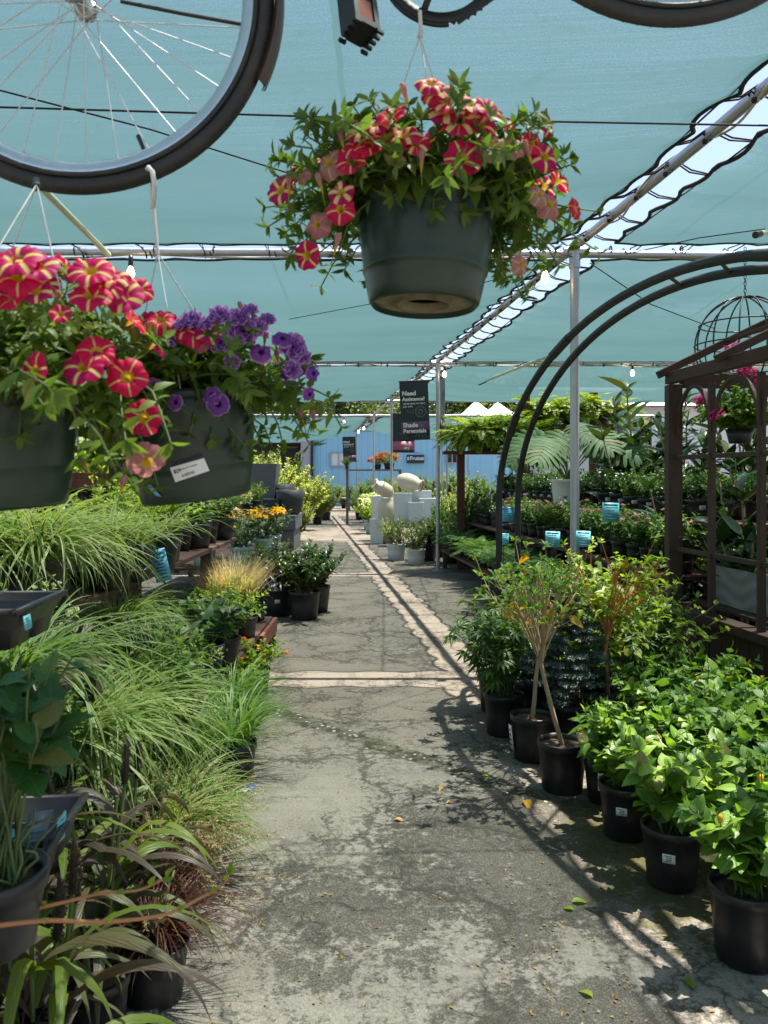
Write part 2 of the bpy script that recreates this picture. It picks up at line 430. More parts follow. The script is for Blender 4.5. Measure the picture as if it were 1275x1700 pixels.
M['coral_petal'] = petal('coral_petal', (.75, .12, .12), (.8, .3, .25))
M['white_petal'] = petal('white_petal', (.72, .76, .62), (.6, .7, .4))
M['brown_eye'] = plain('brown_flower_eye', (.05, .02, .008), .9)
# hard things
M['pot_black'] = plain('black_plastic', (.014, .014, .016), .42, var=.3, nscale=9, dirt=(.065, .058, .046), dirt_amt=.55)
M['pot_green'] = plain('dark_green_plastic', (.016, .036, .024), .33, var=.25, nscale=5, spec=.35, dirt=(.050, .060, .046), dirt_amt=.6)
M['pot_under'] = plain('dusty_pot_underside', (.20, .17, .10), .9, var=.4, nscale=26, dirt=(.03, .05, .03), dirt_amt=.8)
M['pot_aqua'] = plain('pale_aqua_plastic', (.42, .56, .56), .5, var=.12, dirt=(.2, .3, .28), dirt_amt=.3)
M['pot_white'] = plain('pale_plastic', (.62, .66, .66), .5, var=.1, dirt=(.36, .38, .34), dirt_amt=.3)
M['soil'] = plain('potting_soil', (.06, .038, .022), .95, var=.7, nscale=70, bump=.8, dirt=(.22, .12, .05), dirt_amt=.4)
M['galv'] = plain('galvanised_steel', (.42, .43, .45), .42, .75, var=.18, nscale=14, dirt=(.28, .28, .28), dirt_amt=.25)
M['alloy'] = plain('bicycle_alloy', (.62, .62, .66), .30, .85, var=.1, nscale=20)
M['spoke'] = plain('spoke_steel', (.62, .62, .63), .5, .5, var=.05)
M['tyre'] = plain('tyre_rubber', (.024, .022, .022), .6, var=.35, nscale=30, dirt=(.09, .07, .05), dirt_amt=.35)
M['tyre_side'] = plain('tan_tyre_wall', (.10, .065, .05), .7, var=.3, nscale=12)
M['black'] = plain('black_part', (.012, .012, .013), .45, var=.3)
M['iron'] = plain('black_iron', (.016, .017, .019), .5, .2, var=.35, nscale=10, dirt=(.06, .05, .045), dirt_amt=.3)
M['frame_paint'] = plain('bicycle_paint', (.03, .05, .09), .3, coat=.5)
M['reflector'] = plain('red_brown_reflector', (.20, .035, .012), .3)
M['fender'] = plain('brown_mudguard', (.07, .045, .035), .45)
M['cord_white'] = plain('white_cord', (.62, .62, .60), .8)
M['cord_black'] = plain('black_cord', (.01, .01, .011), .8)
M['cable'] = plain('tan_cable', (.45, .38, .24), .6)
M['pvc'] = plain('pale_green_pvc', (.50, .55, .42), .4, var=.1)
M['wood'] = wood_mat('brown_wood', (.10, .052, .032), (.055, .027, .017))
M['wood_red'] = wood_mat('red_stained_wood', (.12, .042, .026), (.06, .021, .013))
M['wood_dark'] = wood_mat('dark_weathered_wood', (.056, .031, .021), (.028, .016, .011))
M['wood_grey'] = wood_mat('grey_weathered_wood', (.16, .14, .12), (.09, .08, .07))
M['concrete'] = plain('grey_cast_stone', (.26, .25, .23), .85, var=.2, nscale=14, bump=.3, dirt=(.13, .12, .10), dirt_amt=.4)
M['stone_dark'] = plain('charcoal_planter', (.035, .036, .040), .6, var=.2, nscale=8, dirt=(.09, .09, .09), dirt_amt=.3)
M['stone_grey'] = plain('slate_planter', (.13, .13, .14), .65, var=.2, nscale=14)
M['cream'] = plain('cream_glaze', (.70, .60, .44), .35, var=.1, nscale=6, dirt=(.5, .42, .30), dirt_amt=.2)
M['terracotta'] = plain('terracotta', (.45, .17, .09), .8, var=.15)
M['white_glaze'] = plain('white_glaze', (.72, .74, .75), .35, var=.06, dirt=(.5, .52, .52), dirt_amt=.25)
M['paper'] = plain('white_label', (.78, .78, .76), .6, var=.04)
M['ink'] = plain('black_ink', (.015, .015, .02), .7, var=.05)
M['teal_card'] = plain('aqua_price_card', (.16, .52, .58), .5, var=.08, nscale=4)
M['blue_card'] = plain('blue_price_card', (.13, .42, .62), .5, var=.08, nscale=4)
M['teal_ink'] = plain('dark_teal_print', (.03, .16, .24), .6, var=.05)
M['clear_tray'] = plain('grey_plastic_tray', (.10, .13, .15), .3, var=.2)
M['banner'] = plain('dark_banner', (.012, .024, .026), .5, var=.4, nscale=9)
M['banner_purple'] = plain('purple_band', (.13, .045, .12), .5, var=.2)
M['banner_rose'] = plain('rose_band', (.40, .10, .18), .5, var=.2)
M['banner_print'] = plain('white_print', (.80, .80, .76), .6, var=.03)
M['banner_faint'] = plain('grey_green_print', (.13, .19, .18), .6, var=.1)
M['navy_sign'] = plain('navy_sign', (.012, .025, .055), .5, var=.2)
M['white_wall'] = plain('white_wall', (.72, .72, .74), .7, var=.06, nscale=3)
M['canvas'] = plain('white_canvas', (.78, .78, .80), .8, var=.04, nscale=3)
M['dark_glass'] = plain('dark_window', (.02, .025, .03), .15, var=.2)
M['grey_trim'] = plain('grey_trim', (.34, .34, .38), .6, var=.05)
M['dark_roof'] = plain('dark_roof', (.02, .02, .022), .8)
M['glass_bulb'] = emit_mat('lit_bulb', (1.0, .62, .30), 6.0)
M['skin'] = plain('skin', (.42, .24, .16), .55, var=.1)
M['navy'] = plain('navy_shirt', (.02, .028, .055), .85, var=.2)
M['cap'] = plain('green_cap', (.03, .06, .045), .85)
M['trousers'] = plain('grey_trousers', (.06, .06, .065), .9)

def siding_mat():
    n = NT('blue_siding'); v = n.coord('Object'); x = n.n('ShaderNodeSeparateXYZ', Vector=v).outputs[0]
    f = n.math('FRACT', n.math('MULTIPLY', x, 3.3))
    g = n.math('MULTIPLY', n.math('SUBTRACT', n.math('ABSOLUTE', n.math('SUBTRACT', f, .5)), .46), 40, True)
    nz = n.noise(1.2, 4, vec=n.mapv(v, (6, 6, .6)))
    c = n.mix(nz, (.25, .50, .68), (.31, .57, .74)); c = n.mix(g, c, (.15, .36, .52))
    return n.done(n.bsdf(c, .55, spec=.3))
M['siding'] = siding_mat()

def cloth_mat():
    """knitted shade net: open area seen along a ray shrinks with the slant of the ray through the yarn"""
    n = NT('teal_shade_net'); v = n.coord('Object')
    st = n.noise(1.0, 4, .6, n.mapv(v, (1.2, 46, 1)))            # knit rows
    sp = n.noise(1.0, 3, .6, n.mapv(v, (120, 75, 1)))
    big = n.noise(.5, 5, .6, n.mapv(v, (.5, 2.6, 1)), .8)
    d = n.math('ADD', n.math('ADD', n.math('MULTIPLY', st, .5), n.math('MULTIPLY', sp, .75)), n.math('MULTIPLY', big, .6))
    ge = n.n('ShaderNodeNewGeometry')
    xs = n.n('ShaderNodeSeparateXYZ', Vector=v).outputs[0]; fr = n.math('FRACT', n.math('ADD', n.math('MULTIPLY', xs, .55), n.math('MULTIPLY', big, .03)))
    d = n.math('ADD', d, n.math('MULTIPLY', n.math('LESS_THAN', n.math('ABSOLUTE', n.math('SUBTRACT', fr, .5)), .007), .45))
    d = n.math('ADD', d, n.math('MULTIPLY', n.math('SUBTRACT', n.noise(2.2, 5, .7, v, 1.0), .55), .9, True))
    dp = n.n('ShaderNodeVectorMath', {'operation': 'DOT_PRODUCT'}); n.set(dp.inputs[0], ge.outputs['Incoming']); n.set(dp.inputs[1], ge.outputs['True Normal'])
    cs = n.math('MAXIMUM', n.math('ABSOLUTE', dp.outputs['Value']), .06)
    k = n.math('DIVIDE', n.math('ADD', n.math('MULTIPLY', n.math('SUBTRACT', d, .925), 1.45), .78), cs)
    T = n.math('POWER', 2.71828, n.math('MULTIPLY', k, -1.0), True)
    col = n.mix(big, (.030, .068, .072), (.055, .106, .110))
    dif = n.n('ShaderNodeBsdfDiffuse', Color=(.035, .10, .095)).outputs[0]
    tr = n.n('ShaderNodeBsdfTranslucent', Color=col).outputs[0]
    fib = n.n('ShaderNodeMixShader'); n.set(fib.inputs[0], .75); n.set(fib.inputs[1], dif); n.set(fib.inputs[2], tr)
    hole = n.n('ShaderNodeBsdfTransparent', Color=(.85, .95, .95)).outputs[0]
    mx = n.n('ShaderNodeMixShader')
    n.set(mx.inputs[0], T); n.set(mx.inputs[1], fib.outputs[0]); n.set(mx.inputs[2], hole)
    return n.done(mx.outputs[0])
M['net'] = cloth_mat()

def asphalt_mat():
    n = NT('worn_asphalt'); v = n.coord('Object')
    xyz = n.n('ShaderNodeSeparateXYZ', Vector=v); X, Y = xyz.outputs[0], xyz.outputs[1]
    big = n.noise(.9, 5, .6, v); mid = n.noise(5.5, 6, .72, v); fine = n.noise(90, 3, .7, v); grit = n.n('ShaderNodeTexVoronoi', Scale=170.0, Vector=v).outputs[0]
    col = n.mix(big, (.225, .194, .172), (.36, .312, .282))
    col = n.mix(n.math('MULTIPLY', n.math('SUBTRACT', fine, .42), 2.2, True), (.125, .112, .086), col)
    nearer = n.math('MULTIPLY', n.math('SUBTRACT', 5.2, Y), .5, True)
    col = n.mix(n.math('MULTIPLY', nearer, n.math('MULTIPLY', n.math('SUBTRACT', big, .25), 1.6, True)), col, n.mix(fine, (.25, .234, .204), (.42, .393, .345)))
    # worn dark patches where the binder shows, broken by finer noise
    def blob(cx, cy, rx, ry):
        dx = n.math('DIVIDE', n.math('SUBTRACT', X, cx), rx); dy = n.math('DIVIDE', n.math('SUBTRACT', Y, cy), ry)
        return n.math('SUBTRACT', 1.0, n.math('SQRT', n.math('ADD', n.math('MULTIPLY', dx, dx), n.math('MULTIPLY', dy, dy))))
    zone = n.math('MAXIMUM', blob(.50, 3.25, .62, .75), blob(.55, 2.2, .38, .30))
    zone = n.math('MAXIMUM', zone, n.math('MULTIPLY', blob(-.15, 2.85, .5, .5), .45)); zone = n.math('MAXIMUM', zone, n.math('SUBTRACT', n.math('MULTIPLY', n.noise(.8, 3, .6, v), 1.5), .95))
    zc = n.math('MINIMUM', n.math('MAXIMUM', n.math('MULTIPLY', zone, .9), -.22), .34)
    n28 = n.noise(26, 5, .75, v); n70 = n.noise(75, 3, .7, v)
    z = n.math('ADD', zc, n.math('MULTIPLY', n.math('SUBTRACT', mid, .5), 1.5))
    z = n.math('ADD', z, n.math('MULTIPLY', n.math('SUBTRACT', n28, .5), 1.3))
    z = n.math('ADD', z, n.math('MULTIPLY', n.math('SUBTRACT', n70, .5), .7))
    far = n.math('MULTIPLY', n.math('SUBTRACT', Y, 4.0), .09, True)
    z = n.math('ADD', z, n.math('MINIMUM', far, .07))
    worn = n.math('MULTIPLY', n.math('SUBTRACT', z, -.01), 5, True)
    dark = n.mix(n.math('MULTIPLY', n.math('SUBTRACT', grit, .35), 2.5, True), (.034, .031, .024), (.105, .096, .078))
    col = n.mix(n.math('MULTIPLY', worn, .85), col, dark)
    # cracks
    wv = n.n('ShaderNodeVectorMath', {'operation': 'ADD'}); n.set(wv.inputs[0], v)
    sc3 = n.n('ShaderNodeVectorMath', {'operation': 'SCALE'}); n.set(sc3.inputs[0], n.noise(2.6, 5, .65, v, out=1)); sc3.inputs['Scale'].default_value = .55
    n.set(wv.inputs[1], sc3.outputs[0])
    def crack(scale, width, thr, ns):
        vo = n.n('ShaderNodeTexVoronoi', {'feature': 'DISTANCE_TO_EDGE'}, Scale=scale); n.set(vo.inputs['Vector'], wv.outputs[0])
        e = n.math('MULTIPLY', n.math('SUBTRACT', width, vo.outputs[0]), 1.0 / width, True)
        k = n.math('MULTIPLY', n.math('SUBTRACT', n.noise(ns, 3, .6, v), thr), 9, True)
        return n.math('MULTIPLY', e, k)
    cr = n.math('MAXIMUM', crack(1.3, .034, .36, .9), crack(3.2, .030, .47, 1.3), True)
    tuft = n.math('MULTIPLY', n.math('MAXIMUM', crack(1.3, .20, .40, .9), crack(3.2, .16, .48, 1.3), True), n.math('MULTIPLY', n.math('SUBTRACT', n28, .51), 14, True))
    cr = n.math('MAXIMUM', cr, tuft, True)
    col = n.mix(n.math('MULTIPLY', cr, .85), col, (.035, .034, .024))
    # an old trench seam running across the walk, dark and mossy with pale chips
    ln = n.math('SUBTRACT', n.math('ADD', n.math('MULTIPLY', X, .702), n.math('MULTIPLY', Y, .712)), 3.235)
    ln = n.math('ADD', ln, n.math('MULTIPLY', n.math('SUBTRACT', n.noise(7, 4, .6, v), .5), .16))
    seam = n.math('MULTIPLY', n.math('SUBTRACT', .075, n.math('ABSOLUTE', ln)), 40, True)
    cho = n.math('MULTIPLY', n.math('SUBTRACT', n.noise(16, 3, .6, v), .47), 12, True)
    chips = n.n('ShaderNodeTexVoronoi', Scale=22.0, Vector=v).outputs[0]
    scol = n.mix(n.math('MULTIPLY', n.math('SUBTRACT', n.math('ADD', .27, n.math('MULTIPLY', n.math('SUBTRACT', n.noise(2.5, 2, .5, v), .5), .5)), chips), 12, True), (.035, .038, .020), (.40, .36, .30))
    col = n.mix(n.math('MULTIPLY', seam, n.math('ADD', n.math('MULTIPLY', cho, .5), .5)), col, scol)
    # moss along the pots
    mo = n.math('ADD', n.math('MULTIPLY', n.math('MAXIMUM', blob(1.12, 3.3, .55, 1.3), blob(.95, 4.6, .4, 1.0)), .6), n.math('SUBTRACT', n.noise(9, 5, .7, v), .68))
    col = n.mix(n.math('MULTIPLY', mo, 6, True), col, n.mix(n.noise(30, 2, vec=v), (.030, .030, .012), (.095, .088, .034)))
    h = n.math('SUBTRACT', n.math('ADD', n.math('MULTIPLY', fine, .6), n.math('MULTIPLY', grit, .8)), n.math('MULTIPLY', cr, 2.5))
    return n.done(n.bsdf(col, .9, spec=.25, normal=n.bump(h, .55, .006)))
M['asphalt'] = asphalt_mat()
# ------------------------------------------------------------------ ground
g = MB(); g.add([[-150, -60, 0], [150, -60, 0], [150, 240, 0], [-150, 240, 0]], [0, 1, 2, 3])
tag(link('ground', g.mesh('ground', M['asphalt'])), kind='structure')

# ------------------------------------------------------------------ pipe frame and shade nets
ZP = 3.28
def ridge_x(Y): return 1.52 - .1026 * (Y - 6.53)
XL, XR = -6.6, 8.0
ROWS = [6.53, 13.0, 19.6, 24.3, 31.8]
NAMES = ['first', 'second', 'third', 'fourth', 'last']
def wob_line(a, b, n, amp):
    s = np.linspace(0, 1, n)[:, None]; P = np.asarray(a) * (1 - s) + np.asarray(b) * s
    P[1:-1, 2] += RNG.normal(0, amp, n - 2); return P
tie = MB(); tube(tie, [[.036 * cos(t), 0, .036 * sin(t)] for t in np.linspace(0, 2 * pi, 13)[:-1]], .006, 5, closed=True)
TIE = tie.mesh('cable_tie', M['cord_black'])
for i, Y in enumerate(ROWS):
    r = thing('roof_pipe', 'galvanised pipe across the walk on the %s post of the row' % ('nearest', 'second', 'third', 'fourth', 'farthest')[i], 'pipe', (ridge_x(Y), Y, ZP), 'pipes across the roof')
    mb = MB(); tube(mb, wob_line((XL, Y, ZP + .035), (XR, Y, ZP + (-.045 if i == 0 else .02)), 24, .004), .032, 12)
    part(r, 'pipe', mb, M['galv'])
    c = MB(); s = np.linspace(0, 1, 160); x = XL + (XR - XL) * s
    ph = U(0, 6)
    P = np.stack([x, Y - .035 * np.cos(x * 3.1 + ph), ZP + .02 - .05 * np.abs(np.sin(x * 1.7 + ph)) - .015], 1)
    tube(c, P, .007, 6)
    part(r, 'light_cable', c, M['cable'] if i < 2 else M['cord_black'])
    if i < 3:
        for x in np.arange(-5, 7.6, .62 if i < 2 else 1.1):
            link('cable_tie', TIE, r, (x - ridge_x(Y) + U(-.1, .1), 0, .02), (0, 0, pi / 2), 1)
ends = [-1.6] + ROWS
for i in range(5):
    a, b = ends[i], ends[i + 1]
    r = thing('ridge_pipe', 'galvanised pipe running away along the walk, %s length' % ('nearest', 'second', 'third', 'fourth', 'farthest')[i], 'pipe', (ridge_x(b), b, ZP), 'lengthwise roof pipes')
    pa = np.array([ridge_x(a), a, ZP + .05]); pb = np.array([ridge_x(b), b, ZP + .05])
    mb = MB(); tube(mb, wob_line(pa, pb, 12, .003), .034, 12); part(r, 'pipe', mb, M['galv'])
    s = np.linspace(0, 1, 120)[:, None]; P = pa * (1 - s) + pb * s
    w = s[:, 0] * (b - a) * 4.2
    P = P + np.stack([.045 * np.cos(w), 0 * w, .045 * np.sin(w) - .008], 1)
    c = MB(); tube(c, P, .007, 6); part(r, 'light_cable', c, M['cable'])

def hem_off(s, base, amp, pitch=.46):
    """scalloped distance of a laced hem from its pipe"""
    q = s / pitch; k = np.floor(q).astype(int)
    r = np.modf(np.abs(np.sin(k * 12.9898 + base * 78.2)) * 43758.5)[0]
    return base + amp * (.55 + .9 * r) * np.abs(np.sin(pi * q)) ** .8
def shade_net(name, Ya, Yb, side, sag, label, wrinkle=.020, laced=True):
    nu, nv = 96, 110
    y0, y1 = Ya, Yb
    s = np.linspace(0, 1, nv); t = np.linspace(0, 1, nu) ** (1.0)
    out = XL if side < 0 else XR
    V = np.zeros((nv, nu, 3))
    for j, sj in enumerate(s):
        yc = y0 + (y1 - y0) * sj
        xi = ridge_x(yc) + side * hem_off(yc - y0, .12 if side < 0 else .20, .06)
        x = xi + (out - xi) * t
        yy0 = y0 + hem_off(np.abs(x - ridge_x(y0)), .19, .05); yy1 = y1 - hem_off(np.abs(x - ridge_x(y1)), .19, .05)
        y = yy0 + (yy1 - yy0) * sj
        V[j, :, 0] = x; V[j, :, 1] = y
        m = np.sin(pi * sj) * np.sin(pi * np.clip(t, 0, 1)) ** .5
        ripple = np.sin(y * 2.3 + x * .5) * .5 + np.sin(y * 5.1 - x * 1.1 + 1.3) * .3 + np.sin(x * 2.9 + y * .7) * .3 + np.sin(x * 7.3 + .6 * y) * .12
        edge = min(sj, 1 - sj); V[j, :, 2] = ZP + .01 - sag * m + wrinkle * ripple * min(1, edge * 9)
    root = thing('shade_net', label, 'shade cloth', (ridge_x((Ya + Yb) / 2) + side * 3, (Ya + Yb) / 2, ZP), 'shade nets of the roof')
    mb = MB(); mb.add(V.reshape(-1, 3), grid_faces(nu, nv)); part(root, 'net', mb, M['net'])
    h = MB()
    tube(h, V[:, 0], .013, 6); tube(h, V[0], .011, 6); tube(h, V[-1], .011, 6)
    part(root, 'hem', h, M['cord_black'])
    if laced:
        P = []; knots = []
        for y in np.arange(y0 + .46, y1 - .2, .46):
            j = int(np.argmin(np.abs(V[:, 0, 1] - y))); p = V[j, 0]; q = np.array([ridge_x(y), y + U(-.05, .05), ZP + .05])
            P += [p, (p + q) / 2 + [0, 0, -.004], q + [0, 0, .036], q + [-side * .04, 0, 0], q + [0, 0, -.036], q + [side * .04, .01, 0], (p + q) / 2 + [0, .03, -.006], p + [0, .02, 0]]
            knots.append(q + [side * .03, 0, -.045])
        l = MB(); tube(l, P, .0055, 5); part(root, 'lacing', l, M['cord_black'])
        if side < 0:
            for k in knots: link('lacing_knot', KNOT, root, k - np.array(root.location))
        for e, yp in ((0, y0), (-1, y1)):
            P = []
            for k in range(3, nu - 1, 6):
                p = V[e, k]; q = np.array([p[0] + U(-.02, .02), yp, ZP]); s_ = 1 if e == 0 else -1
                P += [p, q + [0, 0, .038], q + [.01, -.038 * s_, 0], q + [.02, 0, -.04], q + [.02, .04 * s_, 0], p + [.03, 0, 0]]
            l = MB(); tube(l, P, .005, 4); part(root, 'lacing', l, M['cord_black'])
    return V
KNOT = ball(MB(), (0, 0, 0), .016, 0, 8, 6).mesh('lacing_knot', M['cord_black'])
NETS = [(-1.6, 6.53, .16, 'over the viewer'), (6.53, 13.0, .14, 'between the first and second posts'),
        (13.0, 19.6, .26, 'between the second and third posts'), (24.3, 31.8, .62, 'over the far end beyond the open gap')]
for a, b, sag, where in NETS:
    for side in (-1, 1):
        shade_net('shade_net', a, b, side, sag, 'teal shade net %s, %s of the lengthwise pipe' % (where, 'on the side' if side < 0 else 'on the other side') if False else
                  'teal shade net %s, on the %s side' % (where, 'hanging basket' if side < 0 else 'garden house'))
# support wires under the nets
def wire(pts, r, mat, label, cat='wire', name='support_wire', group=None):
    mb = MB(); tube(mb, pts, r, 5); return single(name, mb, M[mat], label, cat, group)
def zline(px, py, z):      # ray met at height z
    return at(px, py, (z - EYE) * FPX / (HYP - py))
zl = 3.10
wire([(-6.5, 4.05, zl), zline(0, 178, zl), zline(600, 196, zl), zline(1080, 205, zl), (8, 4.0, zl)], .005, 'cord_black', 'thin black wire under the net behind the bicycle wheel, straight across')
wire([zline(-300, 70, zl), zline(0, 150, zl), zline(250, 215, zl), zline(490, 291, zl), (1.5, 6.5, 3.24)], .0045, 'cord_black', 'thin black wire slanting down behind the spokes to the lone basket')
wire([zline(480, 530, 3.15), zline(800, 470, 3.2), (1.4, 6.6, 3.22)], .004, 'cord_black', 'thin wire under the second net behind the lone basket')
wire([(1.66, 6.6, 3.22), zline(1080, 505, 3.0), zline(1185, 545, 3.0)], .005, 'cord_black', 'thin wire from the first post down past the wire globe')
wire([zline(1270, 380, 3.14), zline(1160, 395, 3.18), (1.9, 6.45, 3.25)], .004, 'cord_black', 'thin wire from the lengthwise pipe out to the short pale pole')
# pale pvc poles
def pole(p, q, label):
    r = thing('net_pole', label, 'pole', p, 'pale poles under the nets'); mb = MB(); tube(mb, [p, q], .022, 10); part(r, 'pole', mb, M['pvc'])
    c = MB(); d = nrm(np.asarray(q) - p); tube(c, [np.asarray(q) + d * .002, np.asarray(q) + d * .07], .026, 10); part(r, 'end_clip', c, M['black'])
pole(at(180, 423, 6.45), at(45, 288, 4.25), 'pale green pole slanting under the bicycle wheel to the first pipe')
pole(at(925, 585, 11.6), at(797, 636, 14.9), 'pale pole crossing the second pipe behind the arch')
pole(at(1300, 378, 6.1), at(1262, 388, 5.9), 'short pale pole end showing above the wire globe')

# posts
PX = []
for i, Y in enumerate(ROWS):
    x = ridge_x(Y); PX.append(x)
    r = thing('steel_post', '%s galvanised steel post carrying the roof pipes' % ('nearest, thick', 'second, banner-hung', 'third', 'fourth', 'farthest')[i], 'post', (x, Y, 0), 'posts along the walk')
    mb = MB(); tube(mb, [(x, Y, 0), (x, Y, ZP - .02)], .032 if i else .036, 14); part(r, 'shaft', mb, M['galv'])
    f = MB(); tube(f, [(x, Y, ZP - .12), (x, Y, ZP + .03)], .045, 14); tube(f, [(x - .09, Y, ZP + .01), (x + .09, Y, ZP + .01)], .044, 14); part(r, 'fitting', f, M['galv'])
    b = MB(); box(b, (x, Y, .006), (.17, .17, .012)); part(r, 'base_plate', b, M['galv'], False, .002)

# string-light bulbs
bs = MB(); lathe(bs, [(0, .075), (.016, .075), (.018, .05), (.02, 0.0), (.016, -.012), (0, -.012)], 12)
BSOCK = bs.mesh('socket', M['black'])
bb = MB(); lathe(bb, [(.012, 0), (.016, -.012), (.028, -.04), (.031, -.062), (.026, -.085), (.012, -.098), (0.001, -.10)], 16)
BGLASS = bb.mesh('bulb', M['glass_bulb'])
for px, py, Y, lab in [(905, 448, 6.45, 'lit bulb hanging beside the nearest post top'), (217, 440, 6.42, 'lit bulb behind the striped petunias under the first pipe'),
                       (738, 615, 12.85, 'lit bulb beside the second post above the banner'), (1050, 613, 12.9, 'lit bulb under the second pipe beside the garden house roof'),
                       (571, 697, 24.2, 'lit bulb alone under the fourth pipe'), (604, 708, 26.2, 'lit bulb near the farthest banner, upper of the pair'), (595, 714, 28.0, 'lit bulb near the farthest banner, lower of the pair'), (700, 640, 18, 'lit bulb behind the help banner')]:
    p = at(px, py, Y); e = thing('string_light', lab, 'light bulb', p, 'bulbs of the string lights')
    link('socket', BSOCK, e); link('bulb', BGLASS, e, (0, 0, -.008))
    wb = MB(); tube(wb, [p + [0, 0, .07], [p[0], p[1] + .02, max(ZP - .03, p[2] + .09)]], .005, 5); part(e, 'drop_wire', wb, M['cord_black'])

# ------------------------------------------------------------------ lettering
def text_mesh(s, size, mat, bold=.0, spacing=1.0):
    cu = bpy.data.curves.new('lettering', 'FONT'); cu.body = s; cu.size = size; cu.offset = bold * size; cu.space_character = spacing; cu.resolution_u = 3
    o = bpy.data.objects.new('tmp', cu); COL.objects.link(o)
    me = bpy.data.meshes.new_from_object(o.evaluated_get(bpy.context.evaluated_depsgraph_get()))
    bpy.data.objects.remove(o); me.materials.clear(); me.materials.append(mat); me.name = 'lettering'
    return me
SER = {}
def serif_text(lines, width, size, lead, mat):
    """lettering with slab serifs at the stems' feet: text mesh plus little bars"""
    return [(text_mesh(l, size, mat, .022), i * -lead) for i, l in enumerate(lines)]
def banner(post, Y, x0, z0, w, h, yaw, label, texts, band_z, band, band_texts, emblem=True, tilt=0.0, band_h=.2):
    """a hanging banner whose lower corner is (x0, Y, z0); local x runs along it, local -y faces the viewer"""
    e = thing('hanging_banner', label, 'banner', (x0, Y, z0), 'banners on the posts', yaw); e.rotation_euler = (0, tilt, yaw)
    mb = MB(); n = 9; s = np.linspace(0, 1, n)
    for y, fl in ((-.003, 1), (.003, -1)):
        X, Z = np.meshgrid(s * w, np.linspace(0, h, 7)); V = np.stack([X, y + .012 * np.sin(X / w * 3 + Z * 2), Z], -1).reshape(-1, 3)
        f = grid_faces(n, 7); mb.add(V, f if fl > 0 else f[:, ::-1])
    link('cloth', mb.mesh('cloth', M['banner']), e)
    b = MB(); box(b, (w / 2, -.012, band_z + band_h / 2), (w * .995, .004, band_h)); link('title_band', b.mesh('title_band', M[band]), e)
    rod = MB(); tube(rod, [(-.01, 0, h), (w + .1, 0, h)], .008, 6); tube(rod, [(-.01, 0, 0), (w + .1, 0, 0)], .008, 6); link('rod', rod.mesh('rod', M['iron']), e)
    for tx, sz, x, z, mt, bo in texts + band_texts:
        link('lettering', text_mesh(tx, sz, M[mt], bo), e, (x, -.0185 if (tx, sz, x, z, mt, bo) in band_texts else -.016, z), (pi / 2, 0, 0))
    if emblem:
        m = MB(); c = np.array([w * .70, -.014, h * .47]); 
        for R0, rr in ((.085, .006), (.068, .003)):
            tube(m, [c + [R0 * cos(t), 0, R0 * sin(t)] for t in np.linspace(0, 2 * pi, 31)[:-1]], rr, 5, closed=True)
        for k in range(8):
            a = k * pi / 4; tube(m, [c + [.02 * cos(a), 0, .02 * sin(a)], c + [.055 * cos(a + .35), 0, .055 * sin(a + .35)]], [.012, .003], 5)
        link('emblem', m.mesh('emblem', M['banner_faint']), e)
        m = MB()
        for k in range(9):
            t = np.linspace(0, 4.5, 16); r0 = .012 + .028 * t / 4.5; cx = w * (.08 + .1 * k) ; cz = (.05 if k % 2 else .07) + (h * .42 if k in (2, 3) else 0)
            tube(m, [(cx + r_ * cos(t_ + k), -.014, max(.02, cz + r_ * sin(t_ + k))) for t_, r_ in zip(t, r0)], .003, 4)
        link('scroll_print', m.mesh('scroll_print', M['banner_faint']), e)
    return e
p = at(667, 731, 12.9)
HELP = [('Need', .098, .035, .70, 'banner_print', .035), ('Assistance?', .078, .035, .615, 'banner_print', .035), ("WE'RE HERE TO HELP,", .036, .04, .555, 'banner_print', .01), ('JUST ASK!', .036, .04, .51, 'banner_print', .01)]
banner(1, 12.9, p[0], p[2], .45, .93, 0, 'dark help banner with purple band on the second post', HELP, .085, 'banner_purple',
       [('Shade', .098, .03, .20, 'banner_print', .035), ('Perennials', .088, .03, .11, 'banner_print', .035)], True, -.045)
p = at(731, 729, 13.0)
banner(1, 13.0, p[0], p[2], .45, 1.0, radians(78), 'dark banner turned edge-on beside the second post', [], .10, 'banner_purple', [], False)
p = at(652, 751, 19.45)
banner(2, 19.45, p[0], p[2], .52, .93, radians(4), 'dark banner with rose band on the third post, half hidden by the help banner', [], .06, 'banner_rose',
       [('ther', .095, .27, .17, 'banner_print', .035), ('ery', .095, .27, .08, 'banner_print', .035)], True)
p = at(570, 767, 30.2)
banner(4, 30.2, p[0], p[2], .48, .92, radians(3), 'small dark help banner with purple band on the farthest post', [(a, b * 1.05, c, d, e_, f) for a, b, c, d, e_, f in HELP], .06, 'banner_purple', [], True, -.04, .17)

# ------------------------------------------------------------------ blue shed, white hall, tents, trees
YB = 42.0
r = thing('blue_shed', 'light blue board-sided shed across the far end of the walk', 'building', at(640, 791, YB) * [1, 1, 0])
xa, xb = at(508, 0, YB)[0], at(1180, 0, YB)[0]
mb = MB(); box(mb, ((xa + xb) / 2, YB + 2, 2.05), (xb - xa, 4, 4.1)); part(r, 'wall', mb, M['siding'], False)
mb = MB(); box(mb, ((xa + xb) / 2, YB + 2, 4.16), (xb - xa + .5, 4.6, .12)); part(r, 'roof', mb, M['white_wall'], False)
mb = MB(); a = at(500, 791, YB); b = at(519, 791, YB); box(mb, ((a[0] + b[0]) / 2, YB - .1, 2.0), (b[0] - a[0], .3, 4.0)); part(r, 'corner_board', mb, M['grey_trim'], False)
mb = MB(); box(mb, (b[0] - .02, YB - .16, 1.9), (.12, .3, 3.8)); part(r, 'downpipe', mb, M['ink'], False)
